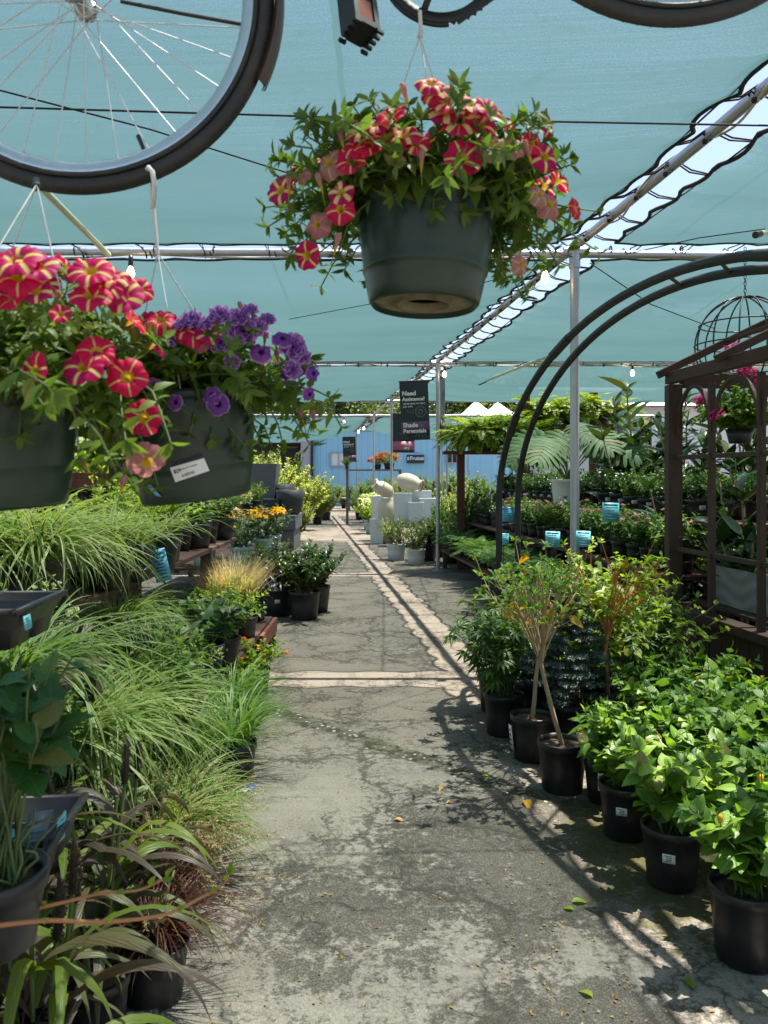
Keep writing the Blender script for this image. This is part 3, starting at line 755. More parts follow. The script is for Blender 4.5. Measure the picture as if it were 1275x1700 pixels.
def window(root, px0, px1, py0, py1, Y, glass='dark_glass', trim='grey_trim'):
    a, b = at(px0, py1, Y), at(px1, py0, Y); w, h = b[0] - a[0], b[2] - a[2]; c = (a + b) / 2
    f = MB(); t = .07
    box(f, (c[0], Y - .05, b[2] - t / 2), (w, .1, t)); box(f, (c[0], Y - .05, a[2] + t / 2), (w, .1, t))
    box(f, (a[0] + t / 2, Y - .05, c[2]), (t, .1, h - 2 * t)); box(f, (b[0] - t / 2, Y - .05, c[2]), (t, .1, h - 2 * t))
    box(f, (c[0], Y - .045, c[2]), (.05, .07, h - 2 * t))
    fr = part(root, 'window', f, M[trim], False); fr['org'] = root_loc(root)
    g_ = MB(); box(g_, (c[0], Y - .012, c[2]), (w - 2 * t, .02, h - 2 * t)); o = part(fr, 'pane', g_, M[glass], False)
def root_loc(r): return [float(x) for x in r.location]
window(r, 548, 577, 750, 775, YB, 'white_wall'); window(r, 741, 760, 749, 770, YB)
mb = MB(); a = at(466, 800, YB + 1); b = at(501, 733, YB + 1)
dk = thing('side_porch', 'dark open porch between the shed and the lime shrubs', 'porch', (a[0], YB + 1, 0))
box(mb, ((a[0] + b[0]) / 2 - 1, YB + 1.5, 1.6), (b[0] - a[0] + 2, 2, 3.2)); part(dk, 'wall', mb, M['dark_roof'], False)
mb = MB(); box(mb, ((a[0] + b[0]) / 2 - 1, YB + 1, 3.3), (b[0] - a[0] + 2.2, 3.2, .16)); part(dk, 'roof', mb, M['grey_trim'], False)
# fruit sign
a, b = at(675, 769, YB - .1), at(704, 755, YB - .1)
sg = thing('wall_sign', 'navy sign reading Fruits on the blue shed wall', 'sign', ((a + b) / 2))
mb = MB(); box(mb, (a + b) / 2, (b[0] - a[0], .04, b[2] - a[2])); part(sg, 'board', mb, M['navy_sign'], False)
link('lettering', text_mesh('Fruits', .26, M['banner_print'], .02), sg, (-.27, -.024, -.05), (pi / 2, 0, 0))
mb = MB()
for cx in (-.37, .37):
    for k in range(5): ball(mb, (sg.location[0] + cx + .04 * cos(k * 1.3), YB - .125, sg.location[2] + .06 * sin(k * 1.3) + .02), .03, 0, 8, 6)
part(sg, 'fruit_print', mb, M['banner_print'])
# white hall on the other side
YW = 27.0
wl = thing('white_hall', 'long white hall behind the ferns and rubber plants', 'building', (7.5, YW, 0))
a, b = at(905, 0, YW), at(1420, 0, YW)
mb = MB(); box(mb, ((a[0] + b[0]) / 2, YW + 3, 1.9), (b[0] - a[0], 6, 3.8)); part(wl, 'wall', mb, M['white_wall'], False)
mb = MB(); mb.add([(a[0] - .4, YW - .4, 3.75), (b[0] + .4, YW - .4, 3.75), (b[0] + .4, YW + 3, 4.7), (a[0] - .4, YW + 3, 4.7)], [0, 1, 2, 3]); mb.add([(a[0] - .4, YW - .4, 3.81), (b[0] + .4, YW - .4, 3.81), (b[0] + .4, YW + 3, 4.76), (a[0] - .4, YW + 3, 4.76)], [3, 2, 1, 0]); part(wl, 'roof', mb, M['canvas'], False)
window(wl, 1004, 1036, 716, 762, YW)
mb = MB(); q = at(1040, 690, YW - .9); w_ = at(1078, 690, YW - .9)[0] - q[0]
rk = thing('display_rack', 'tall dark display rack of small pots against the white hall', 'rack', (q[0], YW - .9, 0))
for x in (q[0], q[0] + w_): beam(mb, (x, YW - .9, 0), (x, YW - .9, q[2]), .05, .3, 0, (0, 1, 0))
box(mb, (q[0] + w_ / 2, YW - .72, q[2] / 2), (w_, .04, q[2])); part(rk, 'frame', mb, M['black'], False)
for k in range(6):
    mb = MB(); z = q[2] - .12 - k * .28; box(mb, (q[0] + w_ / 2, YW - .95, z), (w_ - .06, .3, .03)); sh = part(rk, 'shelf', mb, M['grey_trim'], False)
    mb = MB()
    for j in range(6): lathe(mb, [(.0, 0), (.035, 0), (.045, .11), (.035, .11)], 8, 0, (q[0] + .09 + j * (w_ - .18) / 5, YW - 1.0, z + .016))
    sh['org'] = root_loc(rk); part(sh, 'stock', mb, M['lime_leaf'])
# tents
for k, (px, py, Y, wd, lab) in enumerate([(790, 664, 33, 1.5, 'nearer white peaked tent top behind the ferns, beside the second post'), (826, 667, 36, 1.7, 'farther white peaked tent top behind the ferns')]):
    c = at(px, py, Y); t = thing('peaked_tent', lab, 'tent', (c[0], Y, 0), 'white peaked tents')
    zt, ze = c[2], c[2] - 1.15; mb = MB(); n = 8
    for q in range(4):
        A = np.array([[cos(q * pi / 2 + pi / 4), sin(q * pi / 2 + pi / 4)], [cos(q * pi / 2 + 3 * pi / 4), sin(q * pi / 2 + 3 * pi / 4)]]) * wd * 1.2
        s = np.linspace(0, 1, n)[:, None, None]; u = np.linspace(0, 1, 5)[None, :, None]
        E = A[0] * (1 - u) + A[1] * u
        XY = E * s; Z = zt - (zt - ze) * s ** .9 + 0 * u
        V = np.concatenate([XY + [c[0], Y], Z], -1).reshape(-1, 3); mb.add(V, grid_faces(5, n))
    part(t, 'canopy', mb, M['canvas']); mb = MB()
    for q in range(4):
        a_ = q * pi / 2 + pi / 4; mb2 = MB(); x, y = c[0] + wd * 1.2 * cos(a_), Y + wd * 1.2 * sin(a_); tube(mb2, [(x, y, 0), (x, y, ze)], .03, 8); part(t, 'leg', mb2, M['galv'])

# far trees
def crown(n, rx, ry, rz, L, seed_clumps=26, mat=0):
    mb = MB(); C = nrm(RNG.normal(0, 1, (seed_clumps, 3))) * U(.45, .95, (seed_clumps, 1)) * [rx, ry, rz]
    C[:, 2] = np.abs(C[:, 2]) * .9 - rz * .25
    cl = RNG.integers(0, seed_clumps, n); rad = U(.22, .42, seed_clumps) * rx
    d = nrm(RNG.normal(0, 1, (n, 3))) * (U(.3, 1, (n, 1)) ** .5) * rad[cl][:, None] * [1, 1, .7]
    P = C[cl] + d
    leaves_lo(mb, P, nrm(d) + RNG.normal(0, .6, (n, 3)), RNG.normal(0, .5, (n, 3)) + [0, 0, 1], L * U(.6, 1.3, n), L * .6, mat)
    return mb, C
def tree_parts(kind, h, r, n, leafm):
    mb, C = crown(n, r, r, h * .34, .30)
    f = MB(); f.merge(mb, t=(0, 0, h * .62))
    t = MB(); tube(t, [(0, 0, 0), (.05, .02, h * .25), (-.04, .05, h * .5), (0, 0, h * .8)], [h * .03, h * .024, h * .017, .03], 9)
    for c in C[:9]:
        e = c * .8 + [0, 0, h * .62]; z0 = h * U(.25, .5); tube(t, [(0, 0, z0), e * [.45, .45, 0] + [0, 0, (z0 + e[2]) / 2], e], [.09, .06, .02], 6)
    return [('trunk', t.mesh('trunk', M['bark_dark'])), ('crown', f.mesh('crown', M[leafm]))]
TREES = [tree_parts('a', 10, 3.6, 5200, 'tree_dark'), tree_parts('b', 9, 3.4, 5200, 'tree_lime'), tree_parts('c', 12, 4.0, 6000, 'tree_dark')]
tp = [(-14, 58, 1, 'bright leafy tree behind the shed, first beyond the lime shrubs'), (-9, 62, 0, 'dark tree behind the shed, next to the bright leafy one'), (-4.5, 57, 0, 'dark tree over the shed above the walk end'), (.5, 59, 1, 'bright tree over the shed between the third and fourth posts'),
      (5, 61, 0, 'dark tree over the shed behind the help banner'), (9.5, 58, 1, 'bright tree behind the tents'), (14, 64, 2, 'tall dark tree beyond the tents'), (-1, 74, 2, 'tallest dark tree seen through the lacing gap'), (6.5, 77, 2, 'tall dark tree seen through the gap beside the second post'), (20, 60, 0, 'dark tree beyond the white hall'), (27, 62, 2, 'tall dark tree far beyond the white hall'), (-20, 60, 2, 'tall dark tree far beyond the lime shrubs')]
for x, y, k, lab in tp:
    inst(TREES[k], 'far_tree', (x, y, 0), lab, 'tree', 'trees beyond the shed', U(0, 6), U(.9, 1.12))
# ------------------------------------------------------------------ bicycle hung overhead
YBK = 1.45
W1 = at(133, 2, YBK); W2 = at(1112, -272, YBK + .02); KPX = YBK / FPX
ex = nrm(W2 - W1); ez = nrm(np.cross(ex, [0, 1, 0])); ey = np.array([0, 1.0, 0])
def bk(u, v, w=0.0): return W1 + ex * u + ez * v + ey * w
bike = thing('bicycle', 'old bicycle hung overhead from the roof pipes with baskets below it', 'bicycle', bk(.5, -.33))
def wheel(c, ang0, nsp, lab=None):
    Rr = 322 * KPX
    t = np.linspace(0, 2 * pi, 97)[:-1]
    P = lambda R_, w=0.0: c + R_ * (np.cos(t)[:, None] * ex + np.sin(t)[:, None] * ez) + ey * w
    w = link('wheel', None, bike); w['org'] = root_loc(bike)
    y = MB(); tube(y, P(Rr - .0155), .0155, 14, closed=True)
    for ww in (-.012, .012): tube(y, P(Rr - .031, ww), .005, 6, closed=True)
    for k in range(170):
        a = 2 * pi * k / 170; d = cos(a) * ex + sin(a) * ez; tn = -sin(a) * ex + cos(a) * ez; s_ = 1 if k % 2 else -1
        beam(y, c + d * (Rr - .0012) + ey * .001 * s_, c + d * (Rr - .0048) + ey * .0115 * s_ + tn * .004, .004, .0016, 0, d)
    part(w, 'tyre', y, M['tyre'])
    y = MB(); prof_ = [(-.011, -.029), (-.013, -.034), (-.012, -.050), (-.005, -.056), (.005, -.056), (.012, -.050), (.013, -.034), (.011, -.029)]
    n = len(prof_); V = np.stack([P(Rr + b, a) for a, b in prof_], 0)
    y.add(V.transpose(1, 0, 2).reshape(-1, 3), np.vstack([grid_faces(n, 96), [[95 * n + i, 95 * n + i + 1, i + 1, i] for i in range(n - 1)]]))
    part(w, 'rim', y, M['alloy'])
    y = MB(); S = []
    for k in range(nsp):
        a = 2 * pi * (k + .5) / nsp + ang0; side = 1 if k % 2 else -1; da = (1 if (k // 2) % 2 else -1) * .95
        h0 = c + .020 * (cos(a + da) * ex + sin(a + da) * ez) + ey * .028 * side
        h1 = c + (Rr - .058) * (cos(a) * ex + sin(a) * ez)
        S.append([h0, (h0 + h1) / 2, h1])
    tubes(y, np.array(S), .00125, .00125, 5); part(w, 'spokes', y, M['spoke'])
    y = MB(); tube(y, [c - ey * .055, c - ey * .035, c - ey * .03, c - ey * .026, c + ey * .026, c + ey * .03, c + ey * .035, c + ey * .055], [.008, .008, .022, .014, .014, .022, .008, .008], 14); part(w, 'hub', y, M['alloy'])
    y = MB(); va = c + (Rr - .055) * (cos(ang0 - 1.5) * ex + sin(ang0 - 1.5) * ez); tube(y, [va, va + nrm(c - va) * .03], .004, 6); part(w, 'valve', y, M['black'])
    return w
wheel(W1, .05, 32); wheel(W2, .3, 32)
# front mudguard, ending behind the tyre
def guard(c, a0, a1, tail):
    t = np.linspace(a0, a1, 60); y = MB(); Rg = 322 * KPX + .014
    cr = np.linspace(-1, 1, 7)
    V = np.stack([c + (Rg - .010 * u * u) * (np.cos(t)[:, None] * ex + np.sin(t)[:, None] * ez) + ey * .026 * u for u in cr], 1)
    y.add(V.reshape(-1, 3), grid_faces(7, 60)); V2 = V + .004 * (np.cos(t)[:, None, None] * ex + np.sin(t)[:, None, None] * ez); y.add(V2.reshape(-1, 3), grid_faces(7, 60)[:, ::-1])
    return part(bike, 'mudguard', y, M['fender'])
guard(W1, radians(-41), radians(150), 0); guard(W2, radians(20), radians(170), 0)
L = float(np.linalg.norm(W2 - W1)); BBp = at(735, -84, YBK); 
bu, bv = float(np.dot(BBp - W1, ex)), float(np.dot(BBp - W1, ez))
y = MB()
seat_top = (bu + .17, bv + .50); head_lo = (.12, .36); head_hi = (.155, .52)
for a, b, r_ in [((bu, bv), seat_top, .016), (head_lo, head_hi, .02), (head_lo, (bu, bv), .017), ((head_hi[0] - .01, head_hi[1] - .03), (seat_top[0] - .01, seat_top[1] - .03), .015)]:
    tube(y, [bk(*a), bk(*b)], r_, 10)
for w in (-.06, .06):
    tube(y, [bk(bu, bv, w * .5), bk(L, 0, w)], .009, 8); tube(y, [bk(seat_top[0], seat_top[1] - .02, w * .3), bk(L, 0, w)], .008, 8)
part(bike, 'frame', y, M['frame_paint'])
y = MB()
for w in (-.05, .05): tube(y, [bk(.125, .37, w * .8), bk(.06, .2, w), bk(0, 0, w)], [.014, .012, .008], 8)
tube(y, [bk(.125, .37, -.05), bk(.125, .37, .05)], .014, 8); part(bike, 'fork', y, M['frame_paint'])
y = MB(); tube(y, [bk(.155, .52), bk(.16, .58), bk(.11, .60)], .013, 8)
tube(y, [bk(.20, .66, -.28), bk(.14, .64, -.24), bk(.11, .60, -.08), bk(.11, .60, .08), bk(.14, .64, .24), bk(.20, .66, .28)], .012, 8); part(bike, 'handlebar', y, M['alloy'])
y = MB(); tube(y, [bk(seat_top[0], seat_top[1]), bk(seat_top[0] + .04, seat_top[1] + .12)], .013, 8); part(bike, 'seat_post', y, M['alloy'])
y = MB(); st = bk(seat_top[0] + .04, seat_top[1] + .13)
for s_ in np.linspace(0, 1, 9): pass
tube(y, [st + ex * (-.15), st + ex * (-.05), st + ex * .06, st + ex * .13], [.018, .03, .065, .05], 12); part(bike, 'saddle', y, M['black'])
# chainset on the far side
y = MB(); t = np.linspace(0, 2 * pi, 97)[:-1]; RC = 101 * KPX
V = []
for k, a in enumerate(t):
    ro = RC + (.004 if k % 2 else -.003)
    for rad, w in ((ro, .042), (RC - .02, .042), (RC - .02, .046), (ro, .046)): V.append(BBp + rad * (cos(a) * ex + sin(a) * ez) + ey * w)
f = []
for k in range(96):
    a, b = 4 * k, 4 * ((k + 1) % 96); f += [[a + i, a + (i + 1) % 4, b + (i + 1) % 4, b + i] for i in range(4)]
y.add(np.array(V), f)
for k in range(5):
    a = 2 * pi * k / 5 + .3; beam(y, BBp + ey * .044, BBp + ey * .044 + (RC - .015) * (cos(a) * ex + sin(a) * ez), .012, .004, 0, (0, 1, 0))
ch = part(bike, 'chainring', y, M['iron'])
y = MB(); k = 120
pts = [BBp + (RC + .002) * (cos(a) * ex + sin(a) * ez) + ey * .044 for a in np.linspace(pi * .55, pi * 1.45, 60)]
for a_, b_ in zip(pts[:-1], pts[1:]): tube(y, [a_, b_], .0045, 6)
for sgn in (1, -1): tube(y, [BBp + ez * sgn * (RC + .002) + ey * .044, bk(L, sgn * .04, .044)], .004, 6)
part(bike, 'chain', y, M['iron'])
PD = at(592, 4, YBK - .12)
y = MB(); tube(y, [BBp - ey * .05, BBp + ey * .06], .018, 12); tube(y, [BBp - ey * .055, PD + ey * .005], [.014, .011], 10); tube(y, [PD + ey * .012, PD - ey * .016], .016, 12); part(bike, 'crank_arm', y, M['iron'])
Q2 = BBp * 2 - PD; Q2[1] = YBK + .08
y = MB(); tube(y, [BBp + ey * .058, Q2], [.014, .011], 10); part(bike, 'crank_arm', y, M['iron'])
def pedal(c, s):
    q = link('pedal', None, bike); q['org'] = root_loc(bike)
    d = nrm(np.array([.10, -.35, -.93])); sx = nrm(np.cross(d, [0, 1, 0])); sy = np.cross(sx, d); Mx = np.stack([sx, sy, d], 1) @ rotz(radians(38))
    y = MB()
    for w in (-.019, .019): box(y, c + Mx @ np.array([w, 0, .042]), (.009, .042, .078), 0, Mx)
    box(y, c + Mx @ np.array([0, 0, .018]), (.030, .026, .018), 0, Mx); box(y, c + Mx @ np.array([0, 0, .078]), (.030, .042, .012), 0, Mx)
    for k in range(5): 
        for w in (-.021, .021): box(y, c + Mx @ np.array([w, -.022 + .011 * k, .089]), (.012, .005, .006), 0, Mx)
    part(q, 'body', y, M['black'], False)
    y = MB(); box(y, c + Mx @ np.array([.0, -.012, .05]), (.026, .012, .045), 0, Mx); part(q, 'reflector', y, M['reflector'], False)
    y = MB(); tube(y, [c + Mx @ np.array([0, 0, -.01]), c + Mx @ np.array([0, 0, .075])], .007, 8); part(q, 'spindle', y, M['alloy'])
pedal(PD - ey * .02, 1); pedal(Q2 + ey * .01, -1)
y = MB(); tube(y, [at(200, 2, YBK), at(300, 22, YBK + .02), at(406, 41, YBK + .03)], .0035, 6); part(bike, 'brake_cable', y, M['black'])
# white cord looped round the tyre, and the cords that carry the bicycle
y = MB(); lo = at(250, 300, YBK)
loop = [at(243, 283, YBK + .0), at(247, 278, YBK - .026), at(253, 285, YBK - .03), at(256, 305, YBK - .028), at(255, 332, YBK - .01), at(253, 345, YBK)]
tube(y, loop, .0045, 7); tube(y, [at(243, 283, YBK), at(248, 280, YBK + .02), at(254, 300, YBK + .025), at(254, 335, YBK + .008)], .0045, 7)
rope = thing('cord_loop', 'white cord looped round the hanging bicycle tyre', 'cord', lo); part(rope, 'cord', y, M['cord_white'])
y = MB()
for u in (.13, .85):
    p = bk(u, .52 if u < .5 else .40); tube(y, [p, [p[0] - .05, p[1] + .1, ZP]], .004, 6)
hung = thing('bicycle_rope', 'black ropes that hold the bicycle up under the net', 'rope', bk(.5, .5)); part(hung, 'rope', y, M['cord_black'])
# ------------------------------------------------------------------ petunias and their baskets
def petunia_flower(mat, ruff=.05, cup=.0, seed=0, R_=1.0):
    r = np.random.default_rng(seed); n = 50; th = np.arange(n) * 2 * pi / n
    rings = [(.07, -.95), (.10, -.6), (.15, -.32), (.26, -.12), (.45, -.02), (.65, .02), (.84, .0), (1.0, -.05)]
    mb = MB(); V = []; uv = []
    ph = r.uniform(0, 6, 4)
    for i, (q, z) in enumerate(rings):
        k = max(0, (q - .3) / .7)
        lob = 1 + k * (.055 * np.cos(5 * th + pi) - .03 * np.cos(10 * th)) 
        rr = q * lob
        zz = z + k * k * (ruff * (np.sin(5 * th + ph[0]) + .8 * np.sin(13 * th + ph[1]) * .6 + .5 * np.sin(3 * th + ph[2])) - cup) - .10 * k * np.exp(-((((th * 5 / (2 * pi)) % 1) - 0) ** 2) * 60)
        V.append(np.stack([rr * np.cos(th), rr * np.sin(th), zz], 1)); uv.append(np.stack([th / (2 * pi), np.full(n, q)], 1))
    V = np.concatenate(V); uv = np.concatenate(uv)
    f = grid_faces(n, len(rings), True)
    mb.add(V, f, 0, uv)
    # calyx and stalk
    leaves(mb, np.tile([0, 0, -1.0], (5, 1)), np.stack([np.cos(np.arange(5) * 1.257), np.sin(np.arange(5) * 1.257), np.full(5, 1.2)], 1), np.stack([np.cos(np.arange(5) * 1.257), np.sin(np.arange(5) * 1.257), np.full(5, -.5)], 1), .5, .16, 'lance', 2, .1, .2, 1)
    tube(mb, [(0, 0, -.93), (.05, .02, -1.5), (0, .1, -2.0)], .05, 5, 1)
    return mb.mesh('flower', [mat, M['petunia_leaf']])
def double_flower(seed):
    r = np.random.default_rng(seed); mb = MB(); n = 44; th = np.arange(n) * 2 * pi / n
    for j, (Rj, tilt) in enumerate([(1, .15), (.85, .45), (.65, .8), (.4, 1.1)]):
        V = []; uv = []
        for q in (.08, .35, .65, .9, 1.05):
            k = q; ph = j * 1.7
            rr = Rj * q * (1 + .1 * np.cos(5 * th + ph)); zz = -.25 + Rj * q * tilt * .7 + k * k * .13 * np.sin(7 * th + r.uniform(0, 6)) + .06 * k * np.sin(15 * th + r.uniform(0, 6))
            V.append(np.stack([rr * np.cos(th), rr * np.sin(th), zz], 1)); uv.append(np.stack([th / (2 * pi), np.full(n, q)], 1))
        mb.add(np.concatenate(V), grid_faces(n, 5, True), 0, np.concatenate(uv))
    lathe(mb, [(.1, -.9), (.12, -.5), (.3, -.2)], 12, 0); tube(mb, [(0, 0, -.9), (0, .1, -1.6)], .05, 5, 1)
    return mb.mesh('flower', [M['pet_purple'], M['petunia_leaf']])
def bud_mesh(mat):
    mb = MB(); lathe(mb, [(.05, -1), (.12, -.6), (.16, -.2), (.26, .2), (.22, .5), (.05, .62)], 10, 0); tube(mb, [(0, 0, -.95), (0, .08, -1.8)], .05, 5, 1)
    return mb.mesh('bud', [mat, M['petunia_leaf']])
PR = [petunia_flower(M['pet_red'], .05, .0, 1), petunia_flower(M['pet_red'], .08, .08, 2), petunia_flower(M['pet_red'], .07, .25, 3)]
PC = [petunia_flower(M['pet_cream'], .06, .02, 4), petunia_flower(M['pet_cream'], .09, .2, 5)]
PO = [petunia_flower(M['pet_old'], .12, .45, 6)]
PP = [double_flower(7), double_flower(8), petunia_flower(M['pet_purple'], .12, .15, 9), petunia_flower(M['pet_purple'], .14, .4, 10)]
BUD = [bud_mesh(M['pet_old']), bud_mesh(M['pet_cream'])]

def basket_pot(rt, rb, h):
    p = MB()
    pr = [(rb * .45, .016), (rb * .45, .0), (rb * .52, 0), (rb * .52, .008), (rb * .93, .008), (rb * .97, -.002), (rb + .002, .004), (rb + .006, .02)]
    for s in np.linspace(.12, .28, 4): pr.append((rb + (rt - rb) * s ** .75, h * s))
    pr += [(rb + (rt - rb) * .29 ** .75 + .0022, h * .29), (rb + (rt - rb) * .31 ** .75 + .0022, h * .31)]
    for s in np.linspace(.36, .9, 8): pr.append((rb + (rt - rb) * s ** .75, h * s))
    pr += [(rt + .004, h * .92), (rt + .008, h * .93), (rt + .008, h), (rt - .004, h), (rt - .006, h * .9), (rt * .9, h * .8)]
    lathe(p, pr, 64); me = p.mesh('pot', [M['pot_green'], M['pot_under']])
    z = np.array([me.polygons[i].center[2] for i in range(len(me.polygons))])
    r_ = np.array([sqrt(q.center[0] ** 2 + q.center[1] ** 2) for q in me.polygons])
    mi = np.where((z < .012) & (r_ < rb * .93), 1, 0).astype(np.int32); me.polygons.foreach_set('material_index', mi)
    s = MB(); lathe(s, [(rt * .95, h * .86), (rt * .5, h * .9), (.001, h * .9)], 24)
    return me, s.mesh('soil', M['soil'])
def basket_foliage(rt, spread, hgt, drop, n, per, seed_dir=None):
    P1 = stems(int(n * .95), hgt, spread * .82, rt * .7, 1.3, .4, 9, 0, .45, .006)
    P2 = stems(int(n * .34), hgt * .62, spread, rt * .75, 1.1, .35, 10, drop, .25, .008)
    m3 = int(n * .30); P3 = stems(m3, hgt * .55, spread * 1.02, rt * .6, 1.1, .4, 10, .17, .2, .008, phi=np.where(RNG.random(m3) < .5, 0.0, pi) + RNG.normal(0, .42, m3))
    mb = MB()
    for P in (P1, P2, P3):
        tubes(mb, P, .0028, .0014, 4, 1)
        leaf_on(mb, P, per, .044, .020, .10, 1.0, .35, 'ovate', 3, .15, .35, 0, .5, .35)
        t = np.ones((len(P), 1)); Q, T = along(P, t); Q = Q[:, 0]; T = T[:, 0]
        for k in range(6):
            a = k * 1.05; m = len(Q); rd = RNG.normal(0, 1, (m, 3)); rd = nrm(rd - T * np.sum(rd * T, 1, keepdims=True))
            leaves(mb, Q, T * .7 + rd, rd * -.3 + T, U(.018, .034, m), .010, 'lance', 3, .1, .2, 0)
    # a few big lower leaves over the rim
    k = 30; a = U(0, 2 * pi, k); Pq = np.stack([rt * .9 * np.cos(a), rt * .9 * np.sin(a), np.full(k, .03)], 1)
    leaves(mb, Pq, np.stack([np.cos(a), np.sin(a), U(-.8, .2, k)], 1), np.stack([np.cos(a) * .5, np.sin(a) * .5, np.ones(k)], 1), U(.05, .075, k), .036, 'ovate', 5, .15, .5, 0)
    return mb.mesh('foliage', [M['petunia_leaf'], M['stem']])
POT, SOIL = basket_pot(.128, .096, .19)
def basket(name, label, px, pyrim, Y, foliage_args, hang, tilt=(0, 0), scale=1.0):
    c = at(px, pyrim, Y) - [0, 0, .19 * scale]
    e = thing(name, label, 'hanging basket', c, 'hanging petunia baskets', 0, 1); e.rotation_euler = (tilt[0], tilt[1], U(-.3, .3))
    s = scale
    link('pot', POT, e, s=s); link('soil', SOIL, e, s=s)
    link('foliage', basket_foliage(.125 * s, *foliage_args), e, (0, 0, .165 * s), s=1)
    h = MB(); Rm = np.array(e.rotation_euler.to_matrix())
    for k in range(3):
        a = 2 * pi * k / 3 + .5; q = np.array([.128 * s * cos(a), .128 * s * sin(a), .185 * s]); tube(h, [q, Rm.T @ (np.asarray(hang) - c)], .0013, 5)
    w = h.mesh('hanger', M['cord_white']); link('hanger', w, e)
    return e, c, Rm
def put_flowers(e, c, Rm, rows):
    """rows: (px, py, Y, radius, mesh, facing): a bloom fixed on the basket, facing in world axes"""
    for px, py, Y, r, me, d in rows:
        p = Rm.T @ (at(px, py, Y) - c); dl = Rm.T @ nrm(np.asarray(d, float))
        link('bud' if me in BUD else 'flower', me, e, p, dirrot(dl, U(0, 6)), r)
def pick(l): return l[int(RNG.integers(len(l)))]
FR = lambda x=0, z=.25: (x, -1, z)
# --- lone striped basket in the middle
e1, c1, R1 = basket('hanging_basket', 'lone hanging basket of red and cream striped petunias over the walk', 704, 331, 1.46, (.245, .165, .13, 180, 24), at(697, 60, 1.45), (radians(-2), radians(2)))
def dep(px, py, k=.205, cx=704, hw=260): return 1.46 - k * sqrt(max(0, 1 - ((px - cx) / hw) ** 2))
rows = []
B1 = [(716, 136, 'r', .1, .9, 26), (744, 166, 'c', 0, .8, 33), (764, 196, 'c', .1, .3, 31), (742, 182, 'c', -.2, .5, 28), (799, 205, 'r', .4, .3, 27), (769, 262, 'r', .1, .1, 29), (905, 259, 'r', .3, .1, 23),
      (884, 236, 'r', .6, .2, 20), (850, 236, 'o', .2, .6, 24), (912, 205, 'r', 1.4, .1, 20), (822, 242, 'o', .3, .1, 24), (648, 190, 'r', -.4, .7, 23), (600, 213, 'c', -.3, .7, 26), (640, 226, 'r', 0, .4, 24), (582, 264, 'r', -.3, .2, 24),
      (545, 268, 'o', -.6, .3, 26), (464, 315, 'r', -.5, .1, 23), (565, 347, 'r', -.1, .05, 22), (566, 318, 'c', -.2, .3, 20), (525, 372, 'o', -.4, 0, 21), (508, 424, 'r', -.5, -.2, 22), (957, 346, 'r', 1.2, .2, 18), (915, 338, 'o', .5, .2, 22),
      (898, 322, 'o', .6, .3, 18), (722, 152, 'c', -.5, .8, 24), (672, 222, 'c', -.2, .8, 26), (690, 236, 'c', -.1, .5, 22), (867, 440, 'o', .6, -.2, 16), (592, 240, 'r', -.3, .6, 24), (612, 238, 'r', -.1, .5, 25), (780, 170, 'c', .5, .8, 26), (812, 180, 'r', .6, .6, 24), (500, 290, 'o', -.9, .4, 14), (660, 262, 'o', .1, .3, 13), (622, 205, 'c', -.2, 1, 24)]
for px, py, k, x, z, rp in B1:
    Yq = dep(px, py); me = pick({'r': PR, 'c': PC, 'o': PO}[k]); rows.append((px, py, Yq, rp * 1.10 * Yq / FPX, me, (x, -1, z)))
for px, py in [(671, 152), (566, 225), (480, 300), (530, 300), (875, 250), (560, 400), (700, 262)]:
    rows.append((px, py, dep(px, py), 20 * 1.45 / FPX, BUD[0], (U(-.5, .5), -.3, 1)))
for k in range(22):          # the far side of the mound blooms too
    a = U(0, pi); rr = U(.12, .25); p = c1 + [rr * cos(a), rr * sin(a), .19 + .2 * (1 - (rr / .27) ** 2)]
    rows.append((CXP + p[0] * FPX / p[1], HYP - (p[2] - EYE) * FPX / p[1], p[1], .027, pick(PR + PC), (cos(a), sin(a), .8)))
put_flowers(e1, c1, R1, rows)
y = MB(); tube(y, [at(697, 18, 1.47), at(699, 55, 1.47)], .004, 6); tube(y, [at(699, 52, 1.46), at(697, 62, 1.45)], .005, 6)
hk = thing('hanger_hook', 'small white hook under the bicycle chainring', 'hook', at(697, 20, 1.47)); part(hk, 'hook', y, M['cord_white'])
# --- left striped basket, cut by the edge of the view
e2, c2, R2 = basket('hanging_basket', 'hanging basket of bright red striped petunias, cut by the edge of the photo', -2, 630, 1.22, (.235, .17, .22, 165, 24), at(61, 306, 1.30), (radians(3), radians(-3)))
rows = []
B2 = [(26, 428, 'r', 0, .8, 44), (30, 455, 'r', .0, .3, 44), (62, 440, 'r', .3, .8, 38), (150, 447, 'r', .1, .8, 40), (176, 470, 'r', .3, .5, 34), (190, 458, 'c', .3, .8, 30), (150, 487, 'r', .1, .7, 38), (203, 490, 'r', .2, .5, 38), (234, 480, 'r', .8, .4, 26), (185, 480, 'r', .2, .4, 30),
      (56, 615, 'r', -.6, .1, 34), (138, 606, 'r', -.1, .6, 40), (160, 582, 'r', .3, .5, 34), (211, 625, 'r', .2, .15, 36), (238, 693, 'r', .1, .05, 33), (60, 482, 'r', 0, .5, 28), (20, 492, 'r', -.3, .6, 30), (245, 770, 'o', .5, -.6, 34), (100, 520, 'r', .2, .5, 20), (-30, 440, 'r', -.3, .7, 40), (-50, 560, 'r', -.4, .3, 36), (-20, 470, 'c', -.2, .8, 34)]
for px, py, k, x, z, rp in B2:
    Yq = 1.22 - .19 * sqrt(max(0, 1 - ((px + 2) / 280) ** 2)) ; me = pick({'r': PR[:2] if rp > 30 else PR, 'c': PC, 'o': PO}[k]); rows.append((px, py, Yq, rp * .92 * Yq / FPX, me, (x, -1, z)))
